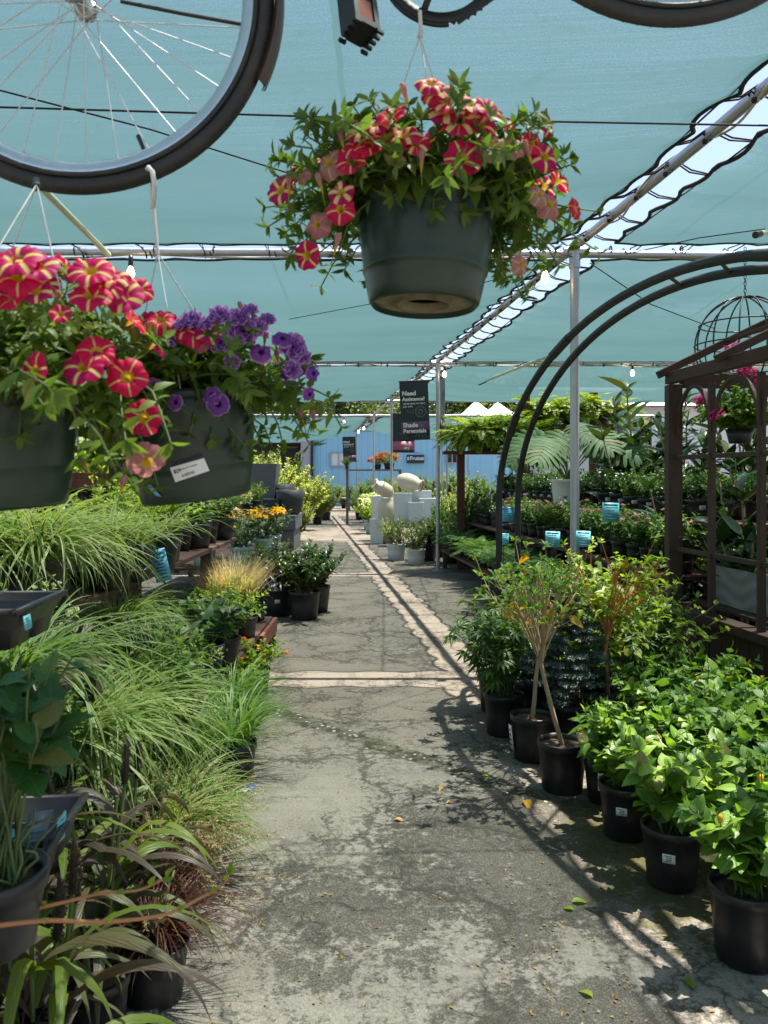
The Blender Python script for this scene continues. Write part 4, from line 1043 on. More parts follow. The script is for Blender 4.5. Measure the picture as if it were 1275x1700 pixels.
for px, py in [(72, 480), (97, 495), (50, 545), (98, 505), (110, 565), (205, 800)]: rows.append((px, py, 1.12, .018, BUD[0], (U(-.4, .4), -.3, 1)))
for k in range(18):
    a = U(-.3, pi); rr = U(.1, .24); p = c2 + [rr * cos(a), rr * sin(a), .19 + .22 * (1 - (rr / .27) ** 2)]
    rows.append((CXP + p[0] * FPX / p[1], HYP - (p[2] - EYE) * FPX / p[1], p[1], .027, pick(PR + PC), (cos(a), sin(a), .8)))
put_flowers(e2, c2, R2, rows)
# --- purple basket
e3, c3, R3 = basket('hanging_basket', 'tilted hanging basket of purple and red petunias with a white price label', 327, 655, 1.50, (.205, .165, .17, 150, 24), at(262, 420, 1.46), (radians(1), radians(-7)))
rows = []
B3 = [(240, 535, 'r', -.2, .6, 26), (265, 530, 'r', 0, .7, 28), (320, 548, 'r', .2, .7, 30), (332, 556, 'o', .1, .2, 26), (305, 545, 'c', 0, .8, 22), (346, 552, 'r', .4, .6, 24),
      (318, 528, 'p', 0, .8, 24), (365, 520, 'p', .1, .7, 24), (395, 525, 'p', .2, .8, 24), (404, 547, 'p', .1, .3, 30), (427, 540, 'p', .4, .5, 22), (434, 583, 'q', .3, .5, 24), (488, 574, 'p', .5, .3, 30), (470, 560, 'q', .4, .7, 22), (365, 568, 'p', 0, .3, 22), (386, 600, 'p', .3, .2, 17), (290, 668, 'q', -.4, .1, 18), (362, 672, 'q', .1, -.2, 24), (350, 655, 'q', -.2, .2, 20), (255, 640, 'p', .1, .2, 16), (260, 575, 'p', -.2, .5, 15),
      (487, 613, 'p', .6, .1, 20), (522, 620, 'q', .9, 0, 17), (446, 528, 'p', .4, .8, 16), (515, 655, 'q', .8, -.4, 15), (285, 560, 'p', -.1, .6, 20), (340, 535, 'p', 0, .9, 20), (300, 535, 'p', -.3, .8, 18), (415, 512, 'p', .2, 1, 18), (505, 590, 'p', .8, .3, 18)]
for px, py, k, x, z, rp in B3:
    Yq = 1.50 - .185 * sqrt(max(0, 1 - ((px - 327) / 230) ** 2)); me = pick({'r': PR, 'c': PC, 'o': PO, 'p': PP[:2], 'q': PP[2:]}[k]); rows.append((px, py, Yq, rp * (.80 if k in 'pq' else 1.0) * Yq / FPX, me, (x, -1, z)))
for px, py in [(440, 560), (460, 590), (520, 690), (500, 690), (400, 510)]: rows.append((px, py, 1.42, .017, BUD[0], (U(-.4, .4), -.3, 1)))
for k in range(16):
    a = U(0, pi); rr = U(.1, .22); p = c3 + [rr * cos(a), rr * sin(a), .19 + .17 * (1 - (rr / .25) ** 2)]
    rows.append((CXP + p[0] * FPX / p[1], HYP - (p[2] - EYE) * FPX / p[1], p[1], .025, pick(PP), (cos(a), sin(a), .8)))
put_flowers(e3, c3, R3, rows)
y = MB(); tube(y, [at(255, 345, 1.46), at(258, 380, 1.46), at(262, 422, 1.46)], .0035, 6)
hk = thing('basket_cord', 'white cord tied under the tyre holding the purple basket', 'cord', at(258, 345, 1.46)); part(hk, 'cord', y, M['cord_white'])
y = MB(); tube(y, [at(60, 300, 1.36), at(61, 311, 1.30)], .007, 6); tube(y, [at(60, 298, 1.40), at(60, 303, 1.35)], .004, 6)
hk = thing('hanger_hook', 'black hook under the bicycle wheel holding the left striped basket', 'hook', at(61, 300, 1.33)); part(hk, 'hook', y, M['black'])
# price label on the purple basket's pot
def on_pot(px, py, off=.0015):
    """point of the tilted pot's outer wall seen at the pixel, with the outward direction"""
    o = np.array([0, 0, EYE]); d = nrm(at(px, py, 1) - o)
    for s in np.linspace(1.2, 1.6, 801):
        q = o + d * s; l = R3.T @ (q - c3); t = np.clip(l[2] / .19, 0, 1); rr = .096 + .032 * t ** .75
        if l[0] ** 2 + l[1] ** 2 <= rr ** 2:
            n_ = nrm([l[0], l[1], -.02]); return l + n_ * off, n_
    return l, nrm([l[0], l[1], 0])
def pot_patch(px, py, off, nu=9, nv=5):
    pts = []
    for j in range(nv):
        for i in range(nu):
            u, v = i / (nu - 1), j / (nv - 1); x = px[0] * (1 - u) * (1 - v) + px[1] * u * (1 - v) + px[2] * u * v + px[3] * (1 - u) * v; y_ = py[0] * (1 - u) * (1 - v) + py[1] * u * (1 - v) + py[2] * u * v + py[3] * (1 - u) * v
            pts.append(on_pot(x, y_, off)[0])
    m = MB(); m.add(np.array(pts), grid_faces(nu, nv)); return m
lab = link('price_label', pot_patch((292, 347, 338, 283), (800, 781, 760, 776), .0030).mesh('price_label', M['paper']), e3)
def lab_uv(u, v):
    q = [np.array(a) for a in ((292, 800), (347, 781), (338, 760), (283, 776))]
    return q[0] * (1 - u) * (1 - v) + q[1] * u * (1 - v) + q[2] * u * v + q[3] * (1 - u) * v
tm = text_mesh('$29', 1.0, M['ink'], .02)
co = np.array([v.co for v in tm.vertices]); mx = co[:, 0].max()
for v, q in zip(tm.vertices, co):
    px_, py_ = lab_uv(.06 + .20 * q[0] / mx, .56 + .34 * q[1]); v.co = on_pot(px_, py_, .0040)[0]
link('lettering', tm, lab)
y = MB()
for k in range(17):
    u = .24 + k * .022; w = U(.003, .011); q = [lab_uv(u, .16), lab_uv(u + w, .16), lab_uv(u + w, .36), lab_uv(u, .36)]
    y.add([on_pot(*t, .0040)[0] for t in q], [0, 1, 2, 3])
q = [lab_uv(.26, .66), lab_uv(.75, .68), lab_uv(.75, .73), lab_uv(.26, .71)]; y.add([on_pot(*t, .0040)[0] for t in q], [0, 1, 2, 3])
link('barcode', y.mesh('barcode', M['ink']), lab)
y = pot_patch((288, 336, 334, 285), (774, 757, 752, 769), .0036); link('label_strip', y.mesh('label_strip', M['ink']), lab)
y = pot_patch((246, 262, 270, 253), (806, 822, 824, 804), .0036, 4, 4); link('care_tag', y.mesh('care_tag', M['blue_card']), e3)
# ------------------------------------------------------------------ pots
_pc = {}
def pot_mesh(rt, rb, h, mat='pot_black', rim=.012):
    key = (rt, rb, h, mat)
    if key not in _pc:
        p = MB(); lathe(p, [(.001, .0), (rb - .008, 0), (rb, .006), (rb + (rt - rb) * .5, h * .5), (rt - .003, h - .032), (rt + .002, h - .03), (rt + .004, h - .003), (rt + .002, h), (rt - .004, h), (rt - .008, h - .02), (rb - .006, .02), (.001, .015)], 36)
        s = MB(); n = 9; lathe(s, [(rt - .008, h - .028), (rt * .75, h - .022), (rt * .4, h - .026), (.001, h - .02)], 20)
        k = 40; a = U(0, 2 * pi, k); r = rt * .85 * np.sqrt(U(0, 1, k)); leaves(s, np.stack([r * np.cos(a), r * np.sin(a), np.full(k, h - .022)], 1), RNG.normal(0, 1, (k, 3)) * [1, 1, .25], RNG.normal(0, .5, (k, 3)) + [0, 0, 1], U(.012, .03, k), .012, 'ovate', 2, .1, .1)
        _pc[key] = (p.mesh('pot', M[mat]), s.mesh('soil', M['soil']))
    return _pc[key]
def tag_mesh(w, h, mat, ink=True, lines=4):
    m = MB(); box(m, (0, 0, 0), (w, .0015, h), 0)
    if ink:
        for k in range(lines): box(m, (U(-.1, .05) * w, -.0016, h * (.3 - .6 * k / max(1, lines - 1))), (w * U(.4, .7), .0012, h * .06), 1)
    return m.mesh('price_tag', [M[mat], M['teal_ink' if mat != 'paper' else 'ink']])
TAGP = tag_mesh(.045, .032, 'paper'); TAGT = tag_mesh(.05, .09, 'teal_card'); TAGB = tag_mesh(.17, .17, 'teal_card'); TAGS = tag_mesh(.03, .10, 'paper')
def fol(mb, *mats): return mb.mesh('foliage', [M[m] for m in mats])
def lift(h): return (0, 0, h)
def kind(potspec, foliage, extra=()):
    """parts of a potted plant: pot, soil, foliage (and flowers) standing on the soil"""
    out = []
    z = 0
    if potspec:
        p, s = pot_mesh(*potspec); z = potspec[2] - .025
        out += [('pot', p), ('soil', s)]
    out.append(('foliage', foliage, (0, 0, z)))
    for e in extra:
        n_, me, loc, rot, sc_ = e[:5]; out.append((n_, me, (loc[0], loc[1], loc[2] + z), rot, sc_))
    return out
def potted(parts, tagged=None, ang=-1.7, h=.12, r=.115):
    if tagged is None: return parts
    return parts + [('price_tag', tagged, (r * cos(ang), r * sin(ang), h), (0, 0, ang + pi / 2), 1)]

# flowers: small meshes with petals
def daisy(pm, eye, n=14, L=.5, W=.26, ew=.3):
    m = MB(); a = np.arange(n) * 2 * pi / n + U(-.1, .1, n)
    leaves(m, np.stack([np.cos(a) * .18, np.sin(a) * .18, np.zeros(n)], 1), np.stack([np.cos(a), np.sin(a), U(-.1, .35, n)], 1), np.tile([0, 0, 1.0], (n, 1)), 1 - .18, W * 1.5, 'obov', 3, .1, .12, 0)
    lathe(m, [(.001, .13), (ew * .7, .10), (ew, 0), (ew * .6, -.06), (.05, -.3), (.04, -.9)], 14, 1)
    return m.mesh('flower', [M[pm], M[eye]])
def cluster(pm, n=26, flat=.5, r=1.0, L=.35):
    m = MB(); d = nrm(RNG.normal(0, 1, (n, 3)) + [0, 0, .6]); d[:, 2] *= flat
    P = d * r * U(.55, .95, (n, 1))
    for k in range(4):
        a = U(0, 6, n); T = np.stack([np.cos(a), np.sin(a), U(-.1, .5, n)], 1)
        leaves(m, P, T, nrm(P) + [0, 0, .3], L * U(.7, 1.2, n), L * .7, 'obov', 2, .15, .2, 0)
    tubes(m, np.stack([np.tile([0, 0, -.7], (n, 1)), P * .5, P], 1), .03, .02, 3, 1)
    return m.mesh('flower', [M[pm], M['stem']])
YD = [daisy('yellow_petal', 'brown_eye') for k in range(2)]
OC = [cluster('orange_petal', 14, .5) for k in range(2)]
PK = [cluster('pink_petal', 24, .45) for k in range(2)]
HT = [cluster('hot_petal', 26, .8) for k in range(2)]
RD = [cluster('red_petal', 34, .6) for k in range(2)]
CR = [cluster('coral_petal', 40, .6) for k in range(2)]
WH = [cluster('white_petal', 60, .85, 1.0, .28) for k in range(2)]
WS = [cluster('white_petal', 10, .5) for k in range(2)]
def flowers_on(P, meshes, n, size, up=1.0, s0=.96, lift_=.02):
    """blooms at the ends of n of the stems P"""
    idx = RNG.permutation(len(P))[:n]; out = []
    Q, T = along(P[idx], np.full((len(idx), 1), s0))
    for q, t in zip(Q[:, 0], T[:, 0]):
        d = nrm(t * .6 + [0, -.35, up] + RNG.normal(0, .25, 3)); out.append(('flower', pick(meshes), q + d * lift_, dirrot(d, U(0, 6)), size * U(.75, 1.2)))
    return out

# ------------------------------------------------------------------ foliage masses
def bush(n, h, sp, per, L, W, leafk='ovate', rows=4, base=.03, s0=.15, out=1.0, up=.3, curl=.25, fold=.16, sr=.003, lo=False, power=1.4, droop=0.0, dome=.35, wave=0.0, bunch=.3, tip=.35, hvar=.4, wob=.01):
    mb = MB(); P = stems(n, h, sp, base, power, hvar, 8, droop, dome, wob)
    tubes(mb, P, sr, sr * .5, 4, 1)
    leaf_on(mb, P, per, L, W, s0, out, up, leafk, rows, fold, curl, 0, .45, tip, lo, wave, bunch)
    return mb, P
def grass(n, L, W, sp, a0=(1.2, 1.5), a1=(-1.1, -.2), k=9, p=1.1, base=.04, mat=0, twist=.4):
    mb = MB(); a = U(0, 2 * pi, n); r = base * np.sqrt(U(0, 1, n)); B = np.stack([r * np.cos(a), r * np.sin(a), np.zeros(n)], 1)
    phi = a + RNG.normal(0, .7, n)
    blades(mb, B, phi, L * U(.55, 1.1, n), W * U(.7, 1.2, n), U(a0[0], a0[1], n), U(a1[0], a1[1], n), k, p, mat, twist)
    return mb
def ferns(n, L, W, a0, a1, k=10, pin=22, base=.03, mat=0, pw=.22):
    """arching fronds with rows of narrow pinnae"""
    mb = MB(); a = U(0, 2 * pi, n); r = base * np.sqrt(U(0, 1, n)); B = np.stack([r * np.cos(a), r * np.sin(a), np.zeros(n)], 1)
    Ls = L * U(.6, 1.1, n); ph = a + RNG.normal(0, .35, n)
    P = blades(mb, B, ph, Ls, .006, U(*a0, n), U(*a1, n), k, 1.0, 0, .3)
    t = np.linspace(.12, .99, pin); t = np.broadcast_to(t, (n, pin)); Q, T = along(P, t)
    side0 = nrm(np.cross(T, np.array([0, 0, 1.0]))); Nn = np.cross(side0, T)
    w = W * np.sin(pi * np.clip(t * .93 + .05, 0, 1)) ** .6 * (Ls[:, None] / L)
    for s in (-1, 1):
        D = side0 * s + T * .45 + RNG.normal(0, .1, T.shape) + np.array([0, 0, -.15])
        leaves(mb, Q.reshape(-1, 3), D.reshape(-1, 3), Nn.reshape(-1, 3), w.ravel(), (W * pw), 'lance', 2, .05, .12, 0)
    return mb

FM = {}
def mk(key, mb, *mats):
    FM.setdefault(key, []).append(fol(mb, *mats))
# right front: leafy potted shrubs with broad shining leaves
HIB = []
for v in range(4):
    mb, P = bush(26, .40, .21, 13, .098, .084, 'heart', 6, .045, .12, 1.0, .12, .30, .07, .0035, power=1.25, wave=.03, dome=.3)
    t, T = along(P, np.ones((len(P), 1)))
    leaves(mb, t[:, 0], T[:, 0] + [0, 0, .4], RNG.normal(0, .6, (len(P), 3)) + [0, -.5, .4], .035, .018, 'ovate', 4, .3, .1, 0)
    for k in range(1):
        q = t[RNG.integers(len(P)), 0]; ball(mb, q + [0, 0, .015], (.008, .008, .014), 2, 8, 6)
    HIB.append(kind((.108, .088, .225), fol(mb, 'hib_leaf', 'stem', 'yellow_petal')))
GARD = []
for v in range(2):
    mb, P = bush(64, .54, .31, 26, .074, .042, 'ovate', 4, .06, .06, 1, .35, .2, .2, .004, power=1.0, dome=.45)
    GARD.append(kind((.145, .12, .26), fol(mb, 'gard_leaf', 'bark')))
LIR = []
for v in range(3): LIR.append(kind((.085, .07, .15), fol(grass(190, .36, .009, 0, (.9, 1.5), (-.9, .3), 7), 'lir_blade')))
VAR = []
for v in range(4): VAR.append(kind((.11, .09, .19), fol(grass(360, .52, .0115, 0, (.75, 1.55), (-1.65, -.1), 11, .85, .08, 0, .9), 'var_blade')))
PALE = []
for v in range(2): PALE.append(kind((.10, .085, .17), fol(grass(400, .44, .0105, 0, (.6, 1.5), (-1.5, .1), 9, .9, .07, 0, .9), 'var_blade')))
EDG = []
for v in range(2): EDG.append(kind((.075, .06, .13), fol(grass(70, .30, .013, 0, (.7, 1.4), (-.9, .2), 7, 1, .03), 'edge_blade')))
BURG = []
for v in range(2):
    mb = grass(300, .46, .0055, 0, (.9, 1.5), (-1.3, -.3), 8)
    a = U(0, 2 * pi, 26); B = np.zeros((26, 3)); Pp = blades(mb, B, a, U(.4, .6, 26), .003, U(1.1, 1.45, 26), U(-.5, .3, 26), 9, 1.0, 0)
    t = .72 + .28 * U(0, 1, (26, 60)); Q, T = along(Pp, t); rd = RNG.normal(0, 1, (26 * 60, 3)); leaves(mb, Q.reshape(-1, 3), rd + T.reshape(-1, 3), RNG.normal(0, 1, (26 * 60, 3)), .016, .0025, 'lance', 2, 0, 0, 1)
    BURG.append(kind((.11, .09, .19), fol(mb, 'burg_blade', 'dry_blade')))
DRY = []
mb = grass(420, .42, .004, 0, (1.1, 1.57), (.1, 1.0), 6, 1.2, .09); DRY.append(kind((.11, .09, .19), fol(mb, 'dry_blade')))
def millet(v):
    mb = MB(); out = []
    stalk = MB(); hd = []
    n = 5; 
    for k in range(n):
        a = U(0, 6); top = np.array([.10 * cos(a), .10 * sin(a), U(.42, .62)]); Pk = np.stack([np.array([.02 * cos(a), .02 * sin(a), 0]) * (1 - s) + top * s + [0, 0, .0] for s in np.linspace(0, 1, 7)])
        tube(mb, Pk, .006, 7, 1)
        m = 6; s = U(.1, .85, m); B = Pk[0] + (top - Pk[0]) * s[:, None]; phi = a + np.arange(m) * 2.5 + U(-.4, .4, m)
        # broad strap leaves with a channelled midrib
        kk = 10; L = U(.34, .56, m); W = U(.034, .056, m)
        a0 = U(.9, 1.35, m); a1 = U(-1.5, -.6, m); sv = (np.arange(kk) + .5) / kk; el = a0[:, None] + (a1 - a0)[:, None] * sv ** .9
        d = np.stack([np.cos(el) * np.cos(phi)[:, None], np.cos(el) * np.sin(phi)[:, None], np.sin(el)], -1) * (L[:, None, None] / kk)
        C = np.concatenate([B[:, None], B[:, None] + np.cumsum(d, 1)], 1); T = nrm(np.gradient(C, axis=1)); tw = U(-.9, .9, m)[:, None] * np.linspace(0, 1, kk + 1)
        sd = np.stack([-np.sin(phi), np.cos(phi), 0 * phi], -1)[:, None] * np.cos(tw)[..., None] + np.cross(T, np.stack([-np.sin(phi), np.cos(phi), 0 * phi], -1)[:, None]) * np.sin(tw)[..., None]
        t_ = np.linspace(0, 1, kk + 1); w = np.minimum(1, .5 + 2.2 * t_) * (1 - t_ ** 2.5) + .02; hw = (W[:, None] * w / 2)[..., None]; up = np.cross(sd, T)
        V = np.stack([C - sd * hw + up * hw * .35, C, C + sd * hw + up * hw * .35], 2)
        f = grid_faces(3, kk + 1); Fc = (f[None] + (np.arange(m) * 3 * (kk + 1))[:, None, None])
        uv = np.stack(np.broadcast_arrays(np.array([0, .5, 1.])[None], t_[:, None]), -1).reshape(-1, 2)
        for j in range(m): mb.add(V[j], f, 0 if RNG.random() < .62 else 2, uv)
        if k < 3:
            h = MB(); q = 420; ang = U(0, 2 * pi, q); zz = U(0, 1, q); rr = .011 * np.sin(pi * np.clip(zz * .86 + .1, 0, 1)) ** .5
            Pn = np.stack([rr * np.cos(ang), rr * np.sin(ang), zz * .15], 1); lathe(h, [(.003, 0), (.010, .02), (.011, .08), (.008, .13), (.001, .15)], 10)
            leaves(h, Pn, np.stack([np.cos(ang), np.sin(ang), U(0, .8, q)], 1), RNG.normal(0, 1, (q, 3)), .007, .0035, 'ovate', 2, .1, 0, 0)
            hd.append(('seed_head', h.mesh('seed_head', M['burg_leaf']), top - [0, 0, .01], dirrot(nrm(top - Pk[0] + RNG.normal(0, .06, 3))), U(.8, 1.15)))
    return kind((.10, .085, .17), fol(mb, 'millet', 'stem', 'millet_g'), hd)
MIL = [millet(0), millet(1)]
LANT = []
for v in range(2):
    mb, P = bush(34, .26, .26, 16, .045, .032, 'ovate', 4, .04, .1, 1, .5, .3, .15, .0025, dome=.4, power=1.2, wave=.04)
    LANT.append(kind((.10, .085, .16), fol(mb, 'lime_leaf', 'stem'), flowers_on(P, OC, 5, .022)))
MID = []
for v in range(3):
    mb, P = bush(26, .30, .19, 16, .05, .03, 'ovate', 3, .04, .1, 1, .4, .3, .15, .0025, dome=.4); MID.append(kind((.085, .07, .14), fol(mb, 'mid_leaf', 'stem')))
LIME = []
for v in range(2):
    mb, P = bush(28, .30, .18, 16, .036, .024, 'ovate', 3, .04, .1, 1, .4, .2, .15, .002, dome=.3); LIME.append(kind((.08, .065, .13), fol(mb, 'lime_leaf', 'stem')))
BLU = []
for v in range(2):
    mb, P = bush(16, .24, .20, 9, .085, .085, 'heart', 5, .03, .3, .8, .5, .25, .12, .003, dome=.3, power=1.1, wave=.05); BLU.append(kind((.085, .07, .14), fol(mb, 'blue_leaf', 'stem')))
CRM = []
for v in range(2):
    mb, P = bush(26, .22, .16, 15, .032, .024, 'ovate', 3, .03, .1, 1, .4, .2, .15, .002, dome=.3); CRM.append(kind((.075, .06, .12), fol(mb, 'cream_leaf', 'stem')))
SUNF = []
for v in range(2):
    mb, P = bush(30, .36, .20, 13, .06, .034, 'ovate', 3, .05, .08, 1, .3, .35, .15, .0025, dome=.25, power=1.0); SUNF.append(kind((.085, .07, .15, 'pot_aqua'), fol(mb, 'blue_leaf', 'stem'), flowers_on(P, YD, 9, .046)))
BLEAF = []
mb, P = bush(13, .42, .22, 9, .15, .05, 'lance', 6, .03, .25, 1, .35, .5, .2, .004, dome=.2); BLEAF.append(kind((.09, .075, .15), fol(mb, 'burg_leaf', 'stem')))
PENT = []
for v in range(3):
    mb, P = bush(26, .32, .17, 16, .065, .032, 'ovate', 3, .04, .1, 1, .25, .3, .15, .0025, dome=.2, power=1.0); PENT.append(kind((.085, .07, .15), fol(mb, 'mid_leaf', 'stem'), flowers_on(P, PK, 4, .028)))
SHD = []
for v in range(3):
    mb, P = bush(24, .26, .17, 15, .055, .030, 'ovate', 3, .04, .1, 1, .3, .3, .15, .0025, dome=.3); SHD.append(kind((.085, .07, .15), fol(mb, 'gard_leaf', 'stem')))
FERN = [kind((.08, .065, .12), fol(ferns(34, .34, .055, (.5, 1.4), (-.9, .1)), 'fern_dark')) for v in range(3)]
BFERN = [kind((.13, .10, .15), fol(ferns(150, .66, .085, (.5, 1.5), (-1.4, .1), 11, 28, .08), 'fern')) for v in range(2)]
# monstera: split leaves
def monstera():
    mb = MB(); n = 14
    a = np.arange(n) * 2.4 + U(-.3, .3, n); P = stems(n, .62, .45, .03, 1.2, .35, 9, .0, .2, .01); tubes(mb, P, .007, .005, 6, 1)
    q, T = along(P, np.ones((n, 1)))
    for k in range(n):
        c = q[k, 0]; out_ = nrm([T[k, 0][0], T[k, 0][1] - .5, 0]); D = nrm(out_ * .8 + [0, 0, -.6 + U(-.2, .3)]); N0 = nrm(np.array([0, -.8, .6]) + out_ * .3); D, N_, S = ortho(D[None], N0[None]); D, N_, S = D[0], N_[0], S[0]
        R_ = U(.19, .27); Lm = 1.45 * R_; fing = 9
        lob = [.62, .86, .98, 1.0, .96, .88, .76, .62, .44]
        mid = lambda v: c + D * Lm * v - N_ * .16 * Lm * v * v
        for s in (-1, 1):
            for j in range(fing):
                v = .02 + .90 * j / (fing - 1); ang = radians(112 - 84 * j / (fing - 1)); d = S * s * sin(ang) + D * cos(ang); ln = R_ * lob[j]
                m = 8; t = np.linspace(0, 1, m); hw = Lm * .90 / (fing - 1) * .5; wd = hw * np.where(t < .42, 1.12, np.where(t < .5, .86, .74 - .25 * (t - .5))) * (1.0 + .5 * t) * np.where(t > .93, .35, 1)
                perp = nrm(np.cross(N_, d)); bend = d * (ln * t)[:, None] + D * (ln * .16 * t ** 2)[:, None] - N_ * (.24 * ln * t ** 2)[:, None]
                cen = mid(v) + bend + N_ * .001 * j
                V = np.stack([cen - perp * wd[:, None], cen + N_ * .004, cen + perp * wd[:, None]], 1).reshape(-1, 3)
                mb.add(V, grid_faces(3, m), 0, np.stack(np.broadcast_arrays(np.array([0, .5, 1])[None], t[:, None]), -1).reshape(-1, 2))
        tp_ = mid(.9); V = np.array([tp_ - S * R_ * .16, tp_ + D * R_ * .34 - N_ * .05, tp_ + S * R_ * .16]); mb.add(V, [0, 1, 2], 0, [[0, .5], [.5, 1], [1, .5]])
        tube(mb, [mid(v) - N_ * .002 for v in np.linspace(-.02, .98, 8)], [.006] * 7 + [.002], 5, 1)
    return mb
MON = kind((.15, .12, .24), fol(monstera(), 'monstera', 'stem'))
RUB = []
for v in range(2):
    mb, P = bush(7, 1.15, .32, 17, .24, .085, 'ovate', 6, .05, .15, 1, .45, .25, .12, .010, power=1.3, dome=.2, hvar=.5, tip=.2); RUB.append(kind((.16, .13, .26), fol(mb, 'rubber', 'bark')))
# blue spruce: whorled boughs of needles
def spruce():
    mb = MB(); tube(mb, [(0, 0, 0), (0, 0, .62)], [.014, .003], 7, 1); Bs = []
    for z in np.linspace(.04, .58, 13):
        for k in range(8):
            a = U(0, 2 * pi); r = (.62 - z) * .48 + .03; s = np.linspace(0, 1, 5)[:, None]; Bs.append(np.array([0, 0, z]) + s * np.array([cos(a) * r, sin(a) * r, .06 + r * .1]) - s ** 2 * [0, 0, .04])
    P = np.array(Bs); tubes(mb, P, .003, .0015, 3, 1); leaf_on(mb, P, 130, .026, .008, .1, 1, .3, 'lance', 2, .1, 0, 0, .3, .2)
    for side in (-1, 1):
        t = np.broadcast_to(np.linspace(.35, .95, 4), (len(P), 4)); Q, T = along(P, t); S_ = nrm(np.cross(T, [0, 0, 1.0])) * side * .8 + T
        Q2 = Q.reshape(-1, 3); S2 = nrm(S_.reshape(-1, 3)); tw = np.stack([Q2, Q2 + S2 * .03, Q2 + S2 * .06], 1); leaf_on(mb, tw, 26, .022, .008, 0, 1, .3, 'lance', 2, .1, 0, 0, .3, .1)
    return mb
SPR = kind((.13, .11, .22), fol(spruce(), 'spruce', 'bark'))
# vase-shaped bare standards with leaf rosettes at the twig tips
def standard(trunk, fork_h, h, sp, n, sub, leafn, yellow, green=('lir_like')):
    t = MB(); tube(t, trunk, [.012, .0115, .011, .010][:len(trunk)], 9)
    fk = np.array(trunk[-1]); mb = MB(); P = stems(n, h, sp, .012, 1.15, .3, 9, 0, .25, .006) + fk
    tubes(t, P, .0055, .0022, 5)
    q = []
    for k in range(sub):
        i = RNG.integers(n, size=1)[0]; s0 = U(.35, .85); b, T = along(P[i:i + 1], np.array([[s0]])); b, T = b[0, 0], T[0, 0]; d = nrm(T + RNG.normal(0, .45, 3)); L = U(.06, .22); s = np.linspace(0, 1, 5)[:, None]; q.append(b + s * d * L + s ** 2 * np.array([0, 0, L * .25]))
    Q = np.array(q); tubes(t, Q, .003, .0015, 4)
    tips = np.concatenate([P[:, -1], Q[:, -1]]); 
    for k in range(leafn):
        a = RNG.normal(0, 1, (len(tips), 3)) * [1, 1, .4] + [0, 0, .7]; leaves(mb, tips - U(0, .03, (len(tips), 1)) * [0, 0, 1], a, RNG.normal(0, .3, (len(tips), 3)) + [0, 0, 1], U(.025, .05, len(tips)), .017, 'obov', 3, .2, .2, 0)
    all_ = np.concatenate([Q.reshape(-1, 3), P[:, 4:].reshape(-1, 3)]); w = all_[RNG.integers(len(all_), size=yellow)]
    leaves(mb, w, RNG.normal(0, 1, (yellow, 3)) + [0, 0, -.5], RNG.normal(0, .6, (yellow, 3)) + [0, -.6, .6], U(.06, .095, yellow), .038, 'ovate', 5, .2, .5, 1)
    return t, mb
STD = []
for trunk, yl in (([(0, 0, 0), (.012, .0, .12), (.02, .005, .22), (.035, .01, .33)], 9), ([(.0, 0, 0), (-.04, .0, .14), (-.075, .01, .28), (-.10, .02, .40)], 11)):
    t, mb = standard(trunk, .3, .52, .30, 17, 46, 8, yl)
    p, s = pot_mesh(.115, .095, .235); STD.append([('pot', p), ('soil', s), ('trunk', t.mesh('trunk', M['bark']), (0, 0, .21)), ('foliage', fol(mb, 'hib_leaf', 'yellow_leaf'), (0, 0, .21))])
t, mb = standard([(0, 0, 0), (.005, 0, .16), (-.01, .01, .30), (.0, .0, .40)], .3, .55, .36, 13, 60, 6, 22)
P = stems(30, .55, .36, .02, 1.1, .3, 8) + [0, 0, .40]; leaf_on(mb, P, 5, .085, .045, .2, 1, .2, 'ovate', 5, .2, .4, 0)
STD.append([('pot', p), ('soil', s), ('trunk', t.mesh('trunk', M['vine']), (0, 0, .21)), ('foliage', fol(mb, 'lime_leaf', 'yellow_leaf'), (0, 0, .21))])
# palmate bushes at the head of the right row
PALM = []
for v in range(2):
    mb, P = bush(20, .62, .27, 0, .07, .02, base=.05, power=1.1); 
    t = .3 + .7 * U(0, 1, (20, 9)); Q, T = along(P, t); Q = Q.reshape(-1, 3); T = T.reshape(-1, 3); rd = RNG.normal(0, 1, Q.shape); ax = nrm(rd - T * np.sum(rd * T, 1, keepdims=True)) + [0, 0, .2]
    pt = Q + nrm(ax) * .05; tubes(mb, np.stack([Q, (Q + pt) / 2 + [0, 0, .006], pt], 1), .0015, .001, 3, 1); up = RNG.normal(0, .3, Q.shape) + [0, 0, 1]
    D0, N0, S0 = ortho(ax, up)
    for an in (-1.1, -.55, 0, .55, 1.1): leaves(mb, pt, D0 * cos(an) + S0 * sin(an), N0, .085 * (1 - .25 * abs(an)), .019, 'lance', 4, .2, .35, 0)
    PALM.append(kind((.115, .095, .235), fol(mb, 'mid_leaf', 'stem')))
